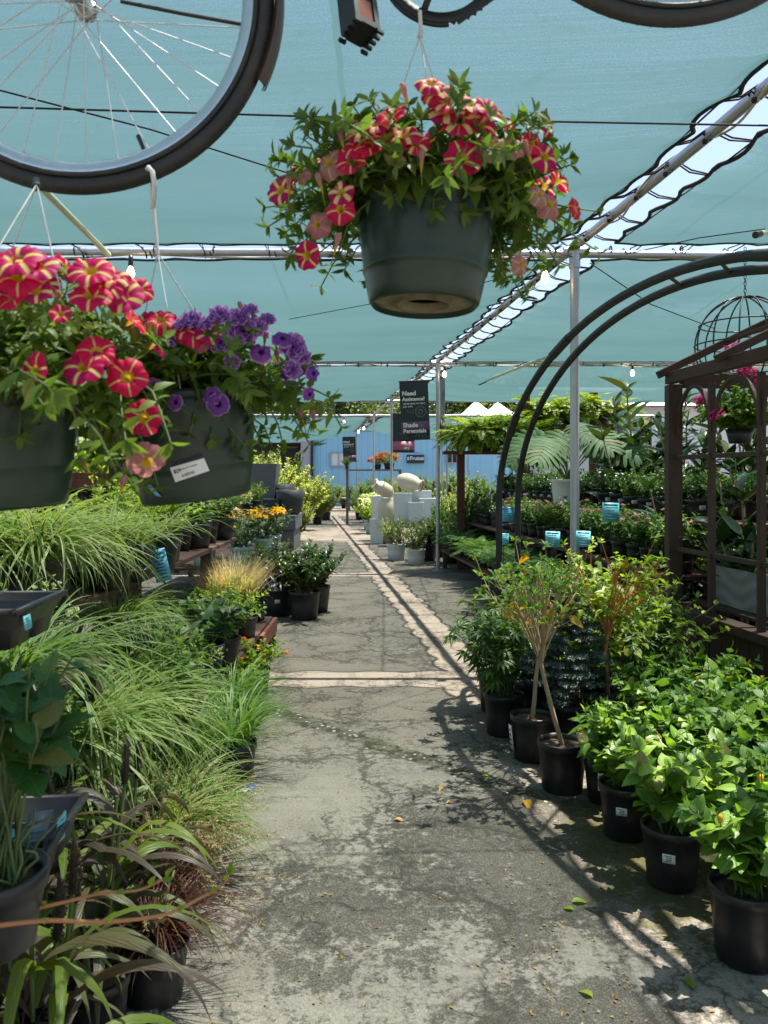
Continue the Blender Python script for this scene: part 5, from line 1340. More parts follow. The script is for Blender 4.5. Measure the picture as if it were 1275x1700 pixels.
# big shrubs at the far end
SHL = []
for v in range(2):
    mb, P = bush(80, 1.9, .95, 80, .13, .08, base=.18, lo=True, power=.9, dome=.45, s0=.08, sr=.01); SHL.append(kind((.22, .18, .34), fol(mb, 'shrub_lime', 'bark')))
SHG = []
for v in range(2):
    mb, P = bush(52, 1.0, .55, 52, .085, .05, base=.12, lo=True, power=.95, dome=.45, s0=.08, sr=.006); SHG.append(kind((.17, .14, .28), fol(mb, 'mid_leaf', 'bark')))
HYD = []
mb, P = bush(36, .85, .5, 22, .10, .07, base=.1, lo=True, power=1.0, dome=.45, s0=.1); HYD.append(kind((.17, .14, .28, 'pot_aqua'), fol(mb, 'lime_leaf', 'stem'), flowers_on(P, WH, 9, .10)))
WBU = []
for v in range(2):
    mb, P = bush(40, .62, .34, 22, .065, .028, 'ovate', 3, .09, .06, 1, .4, .2, .15, .004, power=1.0, dome=.4); WBU.append(kind((.16, .135, .27, 'pot_white'), fol(mb, 'mid_leaf', 'bark')))
BASIL = []
for v in range(2):
    mb, P = bush(44, .42, .30, 20, .04, .028, 'ovate', 3, .06, .05, 1, .4, .3, .15, .0025, dome=.35); BASIL.append(kind((.10, .085, .16), fol(mb, 'lime_leaf', 'stem')))
# ------------------------------------------------------------------ furniture helpers
def shelf_mb(x0, x1, y0, y1, z, t=.03, n=3, skew=0.0, along_y=True):
    """planks side by side forming one shelf; skew = dx per dy"""
    mb = MB(); 
    for k in range(n):
        a = x0 + (x1 - x0) * (k + .5) / n; w = (x1 - x0) / n - .008
        beam(mb, (a, y0, z + U(-.002, .002)), (a + skew * (y1 - y0), y1, z + U(-.002, .002)), w, t)
    return mb
def bench(name, label, cat, shelves, legs, mat, extra=()):
    c = np.mean([[(s[0] + s[1]) / 2, (s[2] + s[3]) / 2] for s in shelves], 0)
    r = thing(name, label, cat, (c[0], c[1], 0))
    for s in shelves:
        part(r, 'shelf', shelf_mb(*s), M[mat], False, .004)
    for x, y, z0, z1, w in legs:
        m = MB(); beam(m, (x, y, z0), (x, y, z1), w, w); part(r, 'leg', m, M[mat], False, .004)
    for nm, p, q, w, h in extra:
        m = MB(); beam(m, p, q, w, h); part(r, nm, m, M['wood_red'], False, .004)
    return r
# near stepped bench
bench('plant_bench', 'nearest stepped wooden bench under the broad leaved pot and black trays', 'bench',
      [(-1.5, -.66, .75, 1.70, .735, .03, 5), (-1.6, -.83, 1.6, 1.86, 1.14, .018, 2), (-1.6, -.92, 2.22, 2.72, .885, .03, 3), (-1.5, -.80, 1.2, 1.90, .30, .03, 4)],
      [(-.66, .8, 0, .72, .06), (-.86, 1.74, 0, .72, .06), (-1.45, .8, 0, .72, .06), (-1.25, 1.86, 0, 1.125, .06), (-1.5, 2.06, 0, 1.125, .06), (-.96, 2.68, 0, .87, .06), (-1.5, 2.68, 0, .87, .06)], 'wood_dark')
bench('plant_bench', 'long stepped reddish bench crowded with striped grasses beside the walk', 'bench',
      [(-1.42, -.95, 2.8, 7.0, .285, .04, 3), (-2.0, -1.25, 2.9, 7.0, .965, .03, 4), (-2.9, -2.02, 4.6, 7.4, 1.19, .03, 4)],
      [(-1.0, 6.95, 0, .265, .09), (-1.0, 4.9, 0, .265, .09), (-1.0, 2.9, 0, .265, .09), (-1.5, 6.9, 0, .95, .08), (-1.5, 4.9, 0, .95, .08), (-1.5, 3.0, 0, .95, .08), (-1.95, 6.0, 0, 1.95, .1), (-2.4, 7.3, 0, 1.9, .1), (-2.85, 5.0, 0, 1.8, .1)], 'wood_dark',
      [('end_board', (-1.42, 7.03, .15), (-.93, 7.03, .15), .03, .27), ('back_rail', (-2.95, 5.2, 1.5), (-1.95, 6.0, 1.46), .03, .12), ('side_board', (-.93, 6.2, .235), (-.93, 7.02, .235), .03, .12)])
bench('plant_bench', 'low dark bench under the yellow daisies behind the glossy bushes', 'bench', [(-2.95, -1.42, 8.95, 12.4, .485, .03, 6)], [(-1.48, 9.0, 0, .47, .07), (-1.48, 12.3, 0, .47, .07), (-2.9, 9.0, 0, .47, .07), (-2.9, 12.3, 0, .47, .07)], 'wood_dark')
bench('display_table', 'dark display table with birdbath foot and aqua pot behind the daisies', 'table', [(-3.3, -1.95, 12.6, 13.6, .93, .04, 5)], [(-2.02, 12.65, 0, .91, .07), (-2.02, 13.5, 0, .91, .07), (-3.2, 12.65, 0, .91, .07), (-3.2, 13.5, 0, .91, .07)], 'wood_dark')
# right stepped shelves follow the row of posts
def xe(Y, o=0.0): return .98 - .1026 * (Y - 13) + o
sk = -.1026; ya, yb = 6.1, 13.45
bench('plant_shelves', 'long stepped shelves of shade plants behind the arch and second post', 'shelves',
      [(xe(ya, 0), xe(ya, .40), ya, yb, .29, .035, 3, sk), (xe(ya, .42), xe(ya, .82), ya, yb, .74, .035, 3, sk), (xe(ya, .84), xe(ya, 1.42), ya, yb, 1.13, .035, 4, sk)],
      [(xe(y, o), y, 0, z, .07) for y in (ya + .1, 8.3, 10.5, yb - .1) for o, z in ((.05, .27), (.47, .72), (.9, 1.11), (1.36, 1.11))], 'wood')
bench('plant_bench', 'grey bench of rubber plants behind the garden house', 'bench', [(2.75, 4.9, 7.5, 9.0, .68, .03, 6)], [(2.8, 7.6, 0, .66, .07), (2.8, 8.9, 0, .66, .07), (4.8, 7.6, 0, .66, .07), (4.8, 8.9, 0, .66, .07)], 'wood_grey')
YT = 13.2
tr = thing('fern_trellis', 'brown post and beam trellis carrying the big ferns', 'trellis', (2.0, YT, 0))
for px, top in ((765, 720), (873, 655), (985, 600 + 52)):
    q = at(px, top, YT); m = MB(); beam(m, (q[0], YT, 0), (q[0], YT, q[2]), .12, .12); part(tr, 'post', m, M['wood_red'], False, .006)
m = MB(); a, b = at(868, 712, YT), at(1015, 712, YT); beam(m, (a[0], YT - .09, a[2]), (b[0], YT - .09, a[2]), .05, .14); part(tr, 'beam', m, M['wood_red'], False, .006)
m = MB(); a, b = at(735, 752, YT), at(880, 752, YT); beam(m, (a[0], YT - .1, a[2]), (b[0], YT - .1, b[2]), .32, .05); part(tr, 'fern_shelf', m, M['wood_red'], False, .006)
m = MB(); a, b = at(872, 712, YT), at(1020, 712, YT); beam(m, (a[0], YT + .12, a[2]), (b[0], YT + .12, b[2]), .30, .05); part(tr, 'fern_shelf', m, M['wood_red'], False, .006)

# ------------------------------------------------------------------ arch, garden house, globe
A0, B0 = np.array([.80, 5.70]), np.array([1.75, 1.90]); nrm2 = np.array([.97, .243])
ar = thing('garden_arch', 'black double hoop garden arch standing behind the bare standards', 'arch', (.95, 5.2, 0))
def hoop(off, apex):
    a, b = A0 + nrm2 * off, B0 + nrm2 * off; P = []
    for z in np.linspace(0, 1.30, 10)[:-1]: P.append([*a, z])
    for t in np.linspace(pi, 0, 50): u = .5 + .5 * cos(t) * -1; P.append([*(a + (b - a) * (.5 - .5 * cos(pi - t)) if False else a + (b - a) * (.5 + .5 * cos(t))), 1.30 + (apex - 1.30) * sin(t)])
    for z in np.linspace(1.30, 0, 10)[1:]: P.append([*b, z])
    return np.array(P)
h1 = hoop(0, 2.42); A0, B0 = A0 + [.0, .28], B0 + [.0, .28]; h2 = hoop(.19, 2.45)
for h in (h1, h2):
    m = MB(); tube(m, h, .0225, 12); part(ar, 'hoop', m, M['iron'])
for k in [3, 6, 8, 34, 37, 40, 60, 63, 66]:
    m = MB(); tube(m, [h1[k], h2[k]], .009, 8); part(ar, 'rung', m, M['iron'])
for k in (16, 24): m = MB(); tube(m, [h1[k] , h1[k + 2]], .027, 12); part(ar, 'sleeve', m, M['black'])

HA, HB = np.array([2.12, 6.0]), np.array([2.30, 4.45]); hd_ = nrm(HB - HA); hw_ = np.array([-hd_[1], hd_[0]]); HL = float(np.linalg.norm(HB - HA)); HW = 1.7
def hp(t, w, z): q = HA + (HB - HA) * t + hw_ * w; return np.array([q[0], q[1], z])
gh = thing('garden_house', 'dark wooden garden house with arched open windows and bare gable roof', 'garden house', (2.2, 5.2, 0))
def hpart(nm, segs, w, h, mat='wood_dark'):
    m = MB()
    for p, q in segs: beam(m, p, q, w, h)
    return part(gh, nm, m, M[mat], False, .004)
for t, w, s in ((0, 0, .10), (1, 0, .09), (0, HW, .09), (1, HW, .09)): hpart('corner_post', [(hp(t, w, 0), hp(t, w, 2.17))], s, s)
for w in (0, HW):
    for t in (.35, .72): hpart('mullion', [(hp(t, w, .56), hp(t, w, 2.12))], .042, .042)
    hpart('eave_beam', [(hp(-.05, w, 2.225), hp(1.05, w, 2.225))], .06, .085)
    hpart('sill', [(hp(.03, w, .545), hp(.97, w, .545))], .12, .06)
    for z in (1.637, .975): hpart('rail', [(hp(.03, w, z), hp(.97, w, z))], .025, .032)
    m = MB(); nb = 9
    for k in range(nb): t0, t1 = .04 + .92 * k / nb, .04 + .92 * (k + 1) / nb - .006; beam(m, hp(t0, w, .26), hp(t1, w, .26), .025, .50)
    part(gh, 'board_panel', m, M['wood_dark'], False, .003)
    for t0, t1 in ((.03, .35), (.35, .72), (.72, .97)):
        m = MB(); tm = (t0 + t1) / 2; hl = (t1 - t0) / 2 - .012; P = []
        for a in np.linspace(0, pi, 19): P.append(hp(tm - hl * cos(a), w, 1.80 + .33 * sin(a)))
        for p, q in zip(P[:-1], P[1:]): beam(m, p, q + (q - p) * .06, .02, .024)
        part(gh, 'window_arch', m, M['wood_dark'], False)
for t in (0, 1):
    hpart('end_rail', [(hp(t, .06, .545), hp(t, HW - .06, .545))], .1, .06); hpart('end_rail', [(hp(t, .06, 2.2), hp(t, HW - .06, 2.2))], .07, .1)
zr = 2.70
hpart('ridge_beam', [(hp(-.05, HW / 2, zr), hp(1.05, HW / 2, zr))], .05, .10)
for t in (-.03, .5, 1.03):
    for s in (0, 1): hpart('rafter', [(hp(t, -.10 if s == 0 else HW + .10, 2.245), hp(t, HW / 2 + (-.02 if s == 0 else .02), zr - .01))], .035, .055)
for s in (.5,):
    for sd in (0, 1):
        w = s * HW / 2 if sd == 0 else HW - s * HW / 2; hpart('purlin', [(hp(-.04, w, 2.30 + s * .42), hp(1.04, w, 2.30 + s * .42))], .03, .03)
m = MB()
for k in range(5): beam(m, hp(.05, .14 + .1 * k, .60), hp(.95, .14 + .1 * k, .60), .09, .025)
part(gh, 'inner_shelf', m, M['wood_dark'], False, .003)
# wire globe
gc = at(1237, 572, 6.35); Rg = .37
gl = thing('wire_globe', 'open black wire globe hanging by a chain over the garden house roof', 'ornament', gc - [0, 0, Rg])
m = MB(); 
for k in range(6):
    a = k * pi / 6; tube(m, [gc + Rg * np.array([cos(t) * cos(a), cos(t) * sin(a), sin(t)]) for t in np.linspace(0, 2 * pi, 41)[:-1]], .006, 6, closed=True)
for z in (-.5, 0, .42):
    r = Rg * sqrt(1 - z * z); tube(m, [gc + [r * cos(t), r * sin(t), z * Rg] for t in np.linspace(0, 2 * pi, 41)[:-1]], .006, 6, closed=True)
part(gl, 'cage', m, M['iron'])
m = MB(); top = gc + [0, 0, Rg]
for k in range(14):
    c = top + [0, 0, .02 + k * .027]; ax = (1, 0) if k % 2 else (0, 1)
    tube(m, [c + [ax[0] * .009 * cos(t), ax[1] * .009 * cos(t), .017 * sin(t)] for t in np.linspace(0, 2 * pi, 13)[:-1]], .003, 5, closed=True)
part(gl, 'chain', m, M['iron'])

# ------------------------------------------------------------------ left plants
G = {}
def put(parts, name, label, cat, x, y, z, group=None, s=1.0, tilt=0.0, rz=None):
    return inst(parts, name, (x, y, z), label, cat, group, U(0, 6.28) if rz is None else rz, s, tilt)
def rows_(kinds, name, cat, group, lst, s=1.0):
    for i, (x, y, z, lab, *rest) in enumerate(lst):
        put(kinds[i % len(kinds)], name, lab, cat, x, y, z, group, (rest[0] if rest else 1.0) * s * U(.96, 1.04))
# broad leaved plant in front
bm = MB(); P = stems(30, .40, .17, .04, 1.5, .25, 8, 0, .25); tubes(bm, P, .0028, .0018, 5, 1)
leaf_on(bm, P, 5, .082, .060, .62, 1, .2, 'ovate', 9, .06, .22, 0, .4, .3, wave=.05)
t_ = stems(44, .15, .07, .05, 1.1, .3, 6); tubes(bm, t_, .003, .0015, 5, 1)
BIG = kind((.085, .068, .125), fol(bm, 'big_leaf', 'stem')) + [('price_tag', TAGT, (.085, -.02, .11), (.25, .2, 1.2), .8)]
put(BIG, 'broad_leaved_plant', 'dark broad leaved plant in a round black pot, closest on the bench', 'potted plant', -.625, 1.30, .752, None, 1.0, rz=2.0)
put([BIG[2]], 'broad_leaved_plant', 'dark broad leaved cutting behind the closest pot', 'potted plant', -.70, 1.50, .78, None, .9) if False else None
TAGC = tag_mesh(.05, .09, 'clear_tray')
def tray_mesh(nx, ny, cw, h):
    m = MB(); W, D = nx * cw, ny * cw
    for i in range(nx):
        for j in range(ny):
            cx, cy_ = (i + .5 - nx / 2) * cw, (j + .5 - ny / 2) * cw; a, b = cw * .47, cw * .34
            q = np.array([[-1, -1], [1, -1], [1, 1], [-1, 1]]); V = np.concatenate([np.c_[q * a + [cx, cy_], np.full(4, h)], np.c_[q * b + [cx, cy_], np.full(4, .004)]])
            m.add(V, [[0, 1, 5, 4], [1, 2, 6, 5], [2, 3, 7, 6], [3, 0, 4, 7], [4, 5, 6, 7]])
    r = .012
    for s in (-1, 1):
        box(m, (s * (W / 2 + .002), 0, h - .004), (r, D + 2 * r, .012)); box(m, (0, s * (D / 2 + .002), h - .0045), (W - r, r, .012))
    q = np.array([[-1, -1], [1, -1], [1, 1], [-1, 1]]); V = np.concatenate([np.c_[q * [W / 2 + .006, D / 2 + .006], np.full(4, h)], np.c_[q * [W / 2 - .03, D / 2 - .03], np.zeros(4)]]); m.add(V, [[0, 1, 5, 4], [1, 2, 6, 5], [2, 3, 7, 6], [3, 0, 4, 7]])
    for i in range(1, nx): box(m, ((i - nx / 2) * cw, 0, h - .002), (cw * .06, D, .004))
    for j in range(1, ny): box(m, (0, (j - ny / 2) * cw, h - .0025), (W, cw * .06, .004))
    return m.mesh('tray_body', M['pot_black'])
TR1, TR2 = tray_mesh(3, 2, .125, .085), tray_mesh(6, 4, .055, .06)
stick = tag_mesh(.035, .028, 'teal_card')
put([('tray_body', TR1), ('price_tag', stick, (.196, -.09, .055), (-.15, 0, 1.571), 1)], 'nursery_tray', 'empty black cell tray with a small teal sticker beside the striped grasses', 'tray', -.905, 1.70, 1.157, None, 1.0, rz=.05)
put([('tray_body', TR1), ('price_tag', TAGC, (.16, -.10, .10), (.2, .2, .9), 1.0), ('price_tag', TAGT, (.185, -.02, .08), (.1, -.1, 1.3), .6)], 'nursery_tray', 'black cell tray with upright teal tags under the broad leaves', 'tray', -.80, 1.56, .752, None, 1.0, rz=.1)
put([('tray_body', TR2), ('price_tag', TAGS, (.1, -.12, .07), (.4, .3, .2), 1.0)], 'nursery_tray', 'black seedling tray low under the near bench with a white tag', 'tray', -.82, 1.62, .317, None, 1.0, rz=.1)
put([('tray_body', TR2)], 'nursery_tray', 'black seedling tray on the bench edge behind the tall striped grass', 'tray', -1.36, 4.05, .982, None, 1.1, rz=.15)
put([('tray_body', TR1)], 'nursery_tray', 'black cell tray on the ground beneath the purple millet', 'tray', -.78, 2.02, .0, None, 1.0, rz=.1)
rows_(MIL, 'ornamental_millet', 'ornamental grass', 'purple ornamental millets', [(-.74, 2.10, .08, 'purple millet with dark seed spikes nearest the walk'), (-.84, 1.98, .08, 'purple millet drooping under the near bench'), (-.80, 2.38, 0, 'purple millet behind the nearest one, against reddish grass'), (-.74, 1.74, 0, 'purple millet at the bottom edge of the photo', .95), (-.86, 1.86, .0, 'purple millet in the bottom corner under the near bench', 1.0)], .84)
rows_(BURG, 'burgundy_grass', 'ornamental grass', 'burgundy fountain grasses', [(-.66, 2.36, 0, 'burgundy fountain grass low beside the nearest millet'), (-.72, 2.62, 0, 'burgundy fountain grass spilling on the walk behind the millet'), (-.88, 2.72, 0, 'burgundy fountain grass half under the bench')], .9)
rows_(PALE, 'pale_grass', 'ornamental grass', 'pale striped grasses at the walk edge', [(-.76, 3.12, 0, 'pale striped grass clump leaning over the walk by the blue tag'), (-.88, 3.36, 0, 'pale striped grass clump set back behind the walk edge one'), (-.84, 3.0, 0, 'pale striped grass clump between burgundy grass and bench')], .95)
rows_(LIR, 'lily_turf', 'potted plant', 'green lily turf pots at the walk edge', [(-.74, 4.10, 0, 'green grassy lily turf pot closest at the walk edge'), (-.80, 4.42, 0, 'green grassy lily turf pot in the middle of its row'), (-.94, 3.85, 0, 'green grassy lily turf pot behind the pale striped grass'), (-.86, 4.78, 0, 'green grassy lily turf pot next to the orange lantana'), (-.98, 4.6, 0, 'green grassy lily turf pot against the bench'), (-.98, 3.7, 0, 'green grassy lily turf pot farthest under the low shelf')], 1.15)
rows_(LANT, 'lantana', 'flowering plant', 'orange flowered lantanas', [(-.98, 5.30, 0, 'orange flowered lantana closest, next to lily turf'), (-.90, 5.72, 0, 'orange flowered lantana farthest out on the walk'), (-1.14, 5.75, 0, 'orange flowered lantana tucked against the bench')], 1.05)
rows_(VAR, 'striped_grass', 'ornamental grass', 'cream striped grasses on the long bench', [(-1.10, 3.32, .306, 'cream striped grass on the low shelf, nearest and largest'), (-1.18, 3.72, .306, 'cream striped grass on the low shelf behind the largest'), (-1.12, 2.98, .306, 'cream striped grass on the low shelf by the bench end'),
    (-1.36, 3.18, .982, 'cream striped grass on the high shelf arching over the low one'), (-1.52, 3.62, .982, 'cream striped grass on the high shelf beside the seedling tray'), (-1.56, 3.40, .982, 'cream striped grass on the high shelf, set back'), (-1.75, 3.6, .982, 'cream striped grass on the high shelf at the back by the posts'), (-1.62, 3.02, .982, 'cream striped grass on the high shelf at the photo edge'), (-.98, 2.15, .80, 'cream striped grass under the empty tray', .85), (-1.28, 3.95, .63, 'cream striped grass hanging below the seedling tray', .8), (-1.02, 2.62, .45, 'cream striped grass hanging between the benches', 1.0)], 1.06)
rows_(CRM, 'cream_edged_plant', 'potted plant', 'cream edged leafy pots', [(-1.08, 2.46, .902, 'cream edged leafy pot behind the empty tray'), (-1.02, 2.84, .0, 'cream edged leafy pot low between millet and striped grass', 1.9), (-1.3, 2.5, .902, 'cream edged leafy pot at the photo edge behind the tray'), (-1.5, 4.55, .982, 'cream edged leafy pot on the high shelf by the blue card'), (-.92, 3.02, .12, 'cream edged leafy pot beside the pale striped grass', 1.3), (-1.02, 4.3, .306, 'cream edged leafy pot at the low shelf edge by the sedge', 1.1)])
rows_(EDG, 'sedge_pot', 'potted plant', 'small sedge pots', [(-1.42, 4.12, 1.0, 'pale edged sedge in the seedling tray, front'), (-1.56, 4.30, .982, 'pale edged sedge behind the seedling tray'), (-1.30, 4.30, .982, 'pale edged sedge at the tray corner'), (-1.12, 4.18, .306, 'pale edged sedge on the low shelf by the grey green leaves'), (-1.28, 3.80, .982, 'pale edged sedge at the high shelf edge by the striped grass', 1.2), (-1.27, 4.62, .982, 'pale edged sedge at the high shelf edge beyond the blue card', 1.2), (-1.30, 3.5, .55, 'pale edged sedge hanging under the high shelf', 1.2)], 1.25)
rows_(BLU, 'round_leaved_vine', 'potted plant', 'grey green round leaved pots', [(-1.22, 4.62, .306, 'grey green round leaved plant, nearest on the low shelf'), (-1.08, 4.95, .306, 'grey green round leaved plant trailing at the shelf edge'), (-1.28, 5.05, .306, 'grey green round leaved plant, at the back of the low shelf')], 1.3)
rows_(LIME, 'lime_foliage_plant', 'potted plant', 'lime leaved pots', [(-1.40, 4.75, .982, 'lime leaved pot right above the blue card'), (-1.42, 5.15, .982, 'lime leaved pot behind the blue card'), (-1.08, 5.45, .306, 'lime leaved pot low on the shelf before the dry grass'), (-1.16, 5.88, .306, 'lime leaved pot low on the shelf touching the dry grass'), (-1.04, 6.1, .306, 'lime leaved pot at the shelf end by the burgundy leaves', .9), (-1.72, 4.9, .982, 'lime leaved pot back by the bench post'), (-1.34, 5.0, .982, 'lime leaved pot leaning over the blue card'), (-1.62, 5.1, .982, 'lime leaved pot in the middle of the high shelf')], 1.35)
rows_(MID, 'bedding_plant', 'potted plant', 'green bedding pots on the long bench', [(-1.30, 4.35, .306, 'green bedding pot on the low shelf under the seedling tray'), (-1.30, 5.5, .306, 'green bedding pot on the low shelf at its back'), (-1.62, 5.5, .982, 'green bedding pot high by the red post'), (-1.45, 5.75, .982, 'green bedding pot high near the shelf end'), (-1.4, 6.4, .982, 'green bedding pot high above the dry grass'), (-1.75, 6.5, .982, 'green bedding pot high beyond the red post'), (-1.36, 5.95, .982, 'green bedding pot at the high shelf edge'), (-1.34, 6.75, .982, 'green bedding pot at the far end of the high shelf'), (-1.25, 4.85, .306, 'green bedding pot between the grey green leaves'), (-1.02, 5.2, .306, 'green bedding pot at the low shelf edge behind the lantana'), (-1.0, 3.62, .306, 'green bedding pot between the low striped grasses'), (-.98, 4.0, .306, 'green bedding pot at the low shelf edge above the lily turf'), (-.86, 2.30, 0, 'green bedding pot between the millets and the bench', 1.0), (-1.0, 2.62, .12, 'green bedding pot in the gap beside the burgundy grass'), (-.98, 2.36, .45, 'green bedding pot under the cream edged one')], 1.25)
rows_(DRY, 'dry_grass', 'ornamental grass', 'dry tan grasses', [(-1.26, 6.28, .306, 'dry tan grass clump, nearer of the pair'), (-1.16, 6.55, .306, 'dry tan grass clump beside the burgundy leaves'), (-1.12, 6.2, .306, 'dry tan grass clump at the shelf edge')], 1.12)
rows_(BLEAF, 'burgundy_leaf_plant', 'potted plant', 'burgundy leaved pots', [(-1.06, 6.82, .306, 'dark burgundy leaved plant at the red bench end', .85)])
rows_(BASIL, 'leafy_herb', 'potted plant', 'bright leafy herbs on the top shelf', [(-2.18, 6.25, 1.207, 'bright leafy herb between the hanging pots'), (-2.45, 6.6, 1.207, 'bright leafy herb behind the left hanging pot'), (-2.12, 6.9, 1.207, 'bright leafy herb beside the red bench post'), (-2.4, 5.7, 1.207, 'bright leafy herb nearest on the top shelf'), (-2.7, 6.2, 1.207, 'bright leafy herb at the back of the top shelf')], 1.3)
# leaning price cards
def card(x, y, z, rz, tilt, w, h, mat, label, lines=4):
    e = thing('price_card', label, 'price card', (x, y, z), 'aqua and blue price cards'); e.rotation_euler = (tilt[0], tilt[1], rz)
    m = MB(); box(m, (0, 0, h / 2), (w, .003, h)); link('card', m.mesh('card', M[mat]), e)
    m = MB()
    box(m, (0, -.0028, h * .88), (w * .8, .0016, h * .10))
    for k in range(lines + 2): box(m, (U(-.06, .06) * w, -.0028, h * (.74 - .6 * k / (lines + 1))), (w * U(.35, .75), .0016, h * .045))
    link('print', m.mesh('print', M['teal_ink']), e)
    m = MB(); tube(m, [(0, .004, h * .8), (0, .004, -.18)], .004, 6); link('stake', m.mesh('stake', M['iron']), e)
q = at(273, 965, 4.42); card(q[0], q[1], q[2], radians(8), (.12, -.22), .085, .18, 'blue_card', 'blue price card tilted on the bench edge by lime leaves', 5)
# orange vine shoots
def vine(pts, lab, r0=.0042):
    pts = np.array([at(a, b, Y) for a, b, Y in pts]); k = np.linspace(0, 1, 40); t = np.linspace(0, 1, len(pts)); 
    Pp = np.stack([np.interp(k, t, pts[:, i]) for i in range(3)], 1)
    for _ in range(6): Pp[1:-1] = (Pp[:-2] + 2 * Pp[1:-1] + Pp[2:]) / 4
    r = thing('vine_shoot', lab, 'vine', Pp[0], 'orange vine shoots'); m = MB(); tube(m, Pp, np.linspace(r0, r0 * .45, 40), 8); part(r, 'stem', m, M['vine'])
    m = MB(); idx = [3, 10, 17, 24, 30, 35, 38, 39]; n = len(idx)
    leaves(m, Pp[idx], np.c_[U(-.3, 1, n), U(-.6, .2, n), U(.1, 1, n)], RNG.normal(0, .5, (n, 3)) + [0, -.6, .5], U(.012, .028, n), .011, 'ovate', 3, .3, .3); part(r, 'foliage', m, M['lime_leaf'])
vine([(-120, 1530, 1.30), (0, 1517, 1.30), (34, 1513, 1.3), (99, 1500, 1.32), (171, 1481, 1.34), (231, 1480, 1.36), (275, 1458, 1.38)], 'upper orange vine shoot arching over the purple millet')
vine([(-120, 1550, 1.20), (0, 1536, 1.22), (86, 1526, 1.24), (165, 1533, 1.27), (280, 1521, 1.32), (333, 1490, 1.37), (372, 1470, 1.42), (381, 1448, 1.44)], 'lower orange vine shoot reaching out over the walk')
# glossy bushes, daisies, table things
rows_(GARD, 'glossy_bush', 'potted shrub', 'glossy bushes in black pots', [(-.84, 8.64, 0, 'glossy bush in the black pot closest to the walk centre'), (-1.15, 8.85, 0, 'glossy bush in a black pot with a white tag'), (-.76, 9.1, 0, 'glossy bush half hidden behind the other two black pots'), (-1.3, 9.2, 0, 'glossy bush pressed against the daisy bench', .9)], 1.12)
link('price_tag', TAGP, [o for o in COL.objects if o.get('label') == 'glossy bush in a black pot with a white tag'][0], (0, 0, 0)).location = (0, 0, 0)
rows_(SUNF, 'yellow_daisy', 'flowering plant', 'yellow daisies in aqua pots', [(-1.62, 9.25, .502, 'yellow daisies in an aqua pot right behind the glossy bushes'), (-2.02, 9.15, .502, 'yellow daisies in an aqua pot above the dry grass'), (-2.4, 9.4, .502, 'yellow daisies in an aqua pot above the lime leaves'), (-1.75, 10.0, .502, 'yellow daisies in an aqua pot in the middle of the bench'), (-1.55, 10.5, .502, 'yellow daisies near the red dahlias'), (-2.2, 10.2, .502, 'yellow daisies before the display table'), (-1.52, 11.2, .502, 'yellow daisies at the far end of the bench'), (-2.55, 10.4, .502, 'yellow daisies at the bench back')], 1.35)
DAH = []
for pm in (RD, PK):
    mb, P = bush(26, .30, .18, 12, .05, .03, 'ovate', 3, .04, .1, 1, .3, .3, .15, .0025, dome=.2, power=1.0); DAH.append(kind((.085, .07, .15), fol(mb, 'mid_leaf', 'stem'), flowers_on(P, pm, 10, .05)))
rows_(DAH, 'dahlia', 'flowering plant', None, [(-1.62, 11.75, .502, 'red dahlia at the far bench end by the black planters'), (-1.98, 11.7, .502, 'pink dahlia next to the red one')], 1.15)
q = at(345, 858, 12.9); bb_ = thing('birdbath', 'grey stone birdbath foot on the dark display table', 'birdbath', (q[0], 12.95, .952))
m = MB(); lathe(m, [(.001, 0), (.24, 0), (.23, .03), (.15, .07), (.085, .14), (.07, .26), (.08, .40), (.11, .47), (.001, .48)], 28, 0, (q[0], 12.95, .952)); part(bb_, 'pedestal', m, M['concrete'])
m = MB(); lathe(m, [(.001, .475), (.11, .475), (.26, .52), (.30, .58), (.285, .58), (.2, .535), (.001, .52)], 32, 0, (q[0], 12.95, .952)); part(bb_, 'bowl', m, M['concrete'])
q = at(378, 858, 12.9); put(kind((.10, .08, .17, 'pot_aqua'), LIME[0][2][1]), 'table_plant', 'leafy plant in the aqua pot on the display table', 'potted plant', q[0], 12.85, .952, None, 1.15)
q = at(318, 858, 12.9); put(BLU[0], 'round_leaved_vine', 'round leaved plant beside the birdbath foot', 'potted plant', q[0], 12.9, .952, None, 1.25)
q = at(412, 858, 12.9); put(CRM[1], 'trailing_plant', 'small pale plant beside the aqua pot on the table', 'potted plant', q[0], 12.8, .952, None, 1.1); put(LIME[1], 'lime_foliage_plant', 'lime plant at the table end before the black planters', 'potted plant', q[0] + .06, 13.3, .952, None, 1.25)
# black planters on a plinth
pl = thing('stone_plinth', 'grey stone plinth carrying the black planters', 'plinth', (-2.2, 17.1, 0))
m = MB()
for x0, x1, y0, y1, z0, z1 in [(-2.75, -1.78, 16.5, 17.8, .42, .72), (-2.7, -1.82, 16.56, 17.75, .0, .415)]: box(m, ((x0 + x1) / 2, (y0 + y1) / 2, (z0 + z1) / 2), (x1 - x0, y1 - y0, z1 - z0))
part(pl, 'block', m, M['stone_grey'], False, .015)
def vessel(name, lab, c, prof_, mat, seg=28, tilt=None, inner=None, group=None, sq=False):
    e = thing(name, lab, 'planter', c, group); m = MB()
    if sq:
        P = np.array(prof_); q = np.array([[-1, -1], [1, -1], [1, 1], [-1, 1]]); V = np.concatenate([np.c_[q * r, np.full(4, z)] for r, z in P]); m.add(V, grid_faces(4, len(P), True))
    else: lathe(m, prof_, seg)
    link('body', m.mesh('body', M[mat], smooth=not sq), e, bevel=.008 if sq else 0)
    if tilt: e.rotation_euler = tilt
    return e
bowl = lambda r, h: [(.001, .0), (r * .62, 0), (r * .72, h * .15), (r * .93, h * .6), (r, h), (r * .92, h), (r * .86, h * .6), (r * .6, h * .1), (.001, h * .08)]
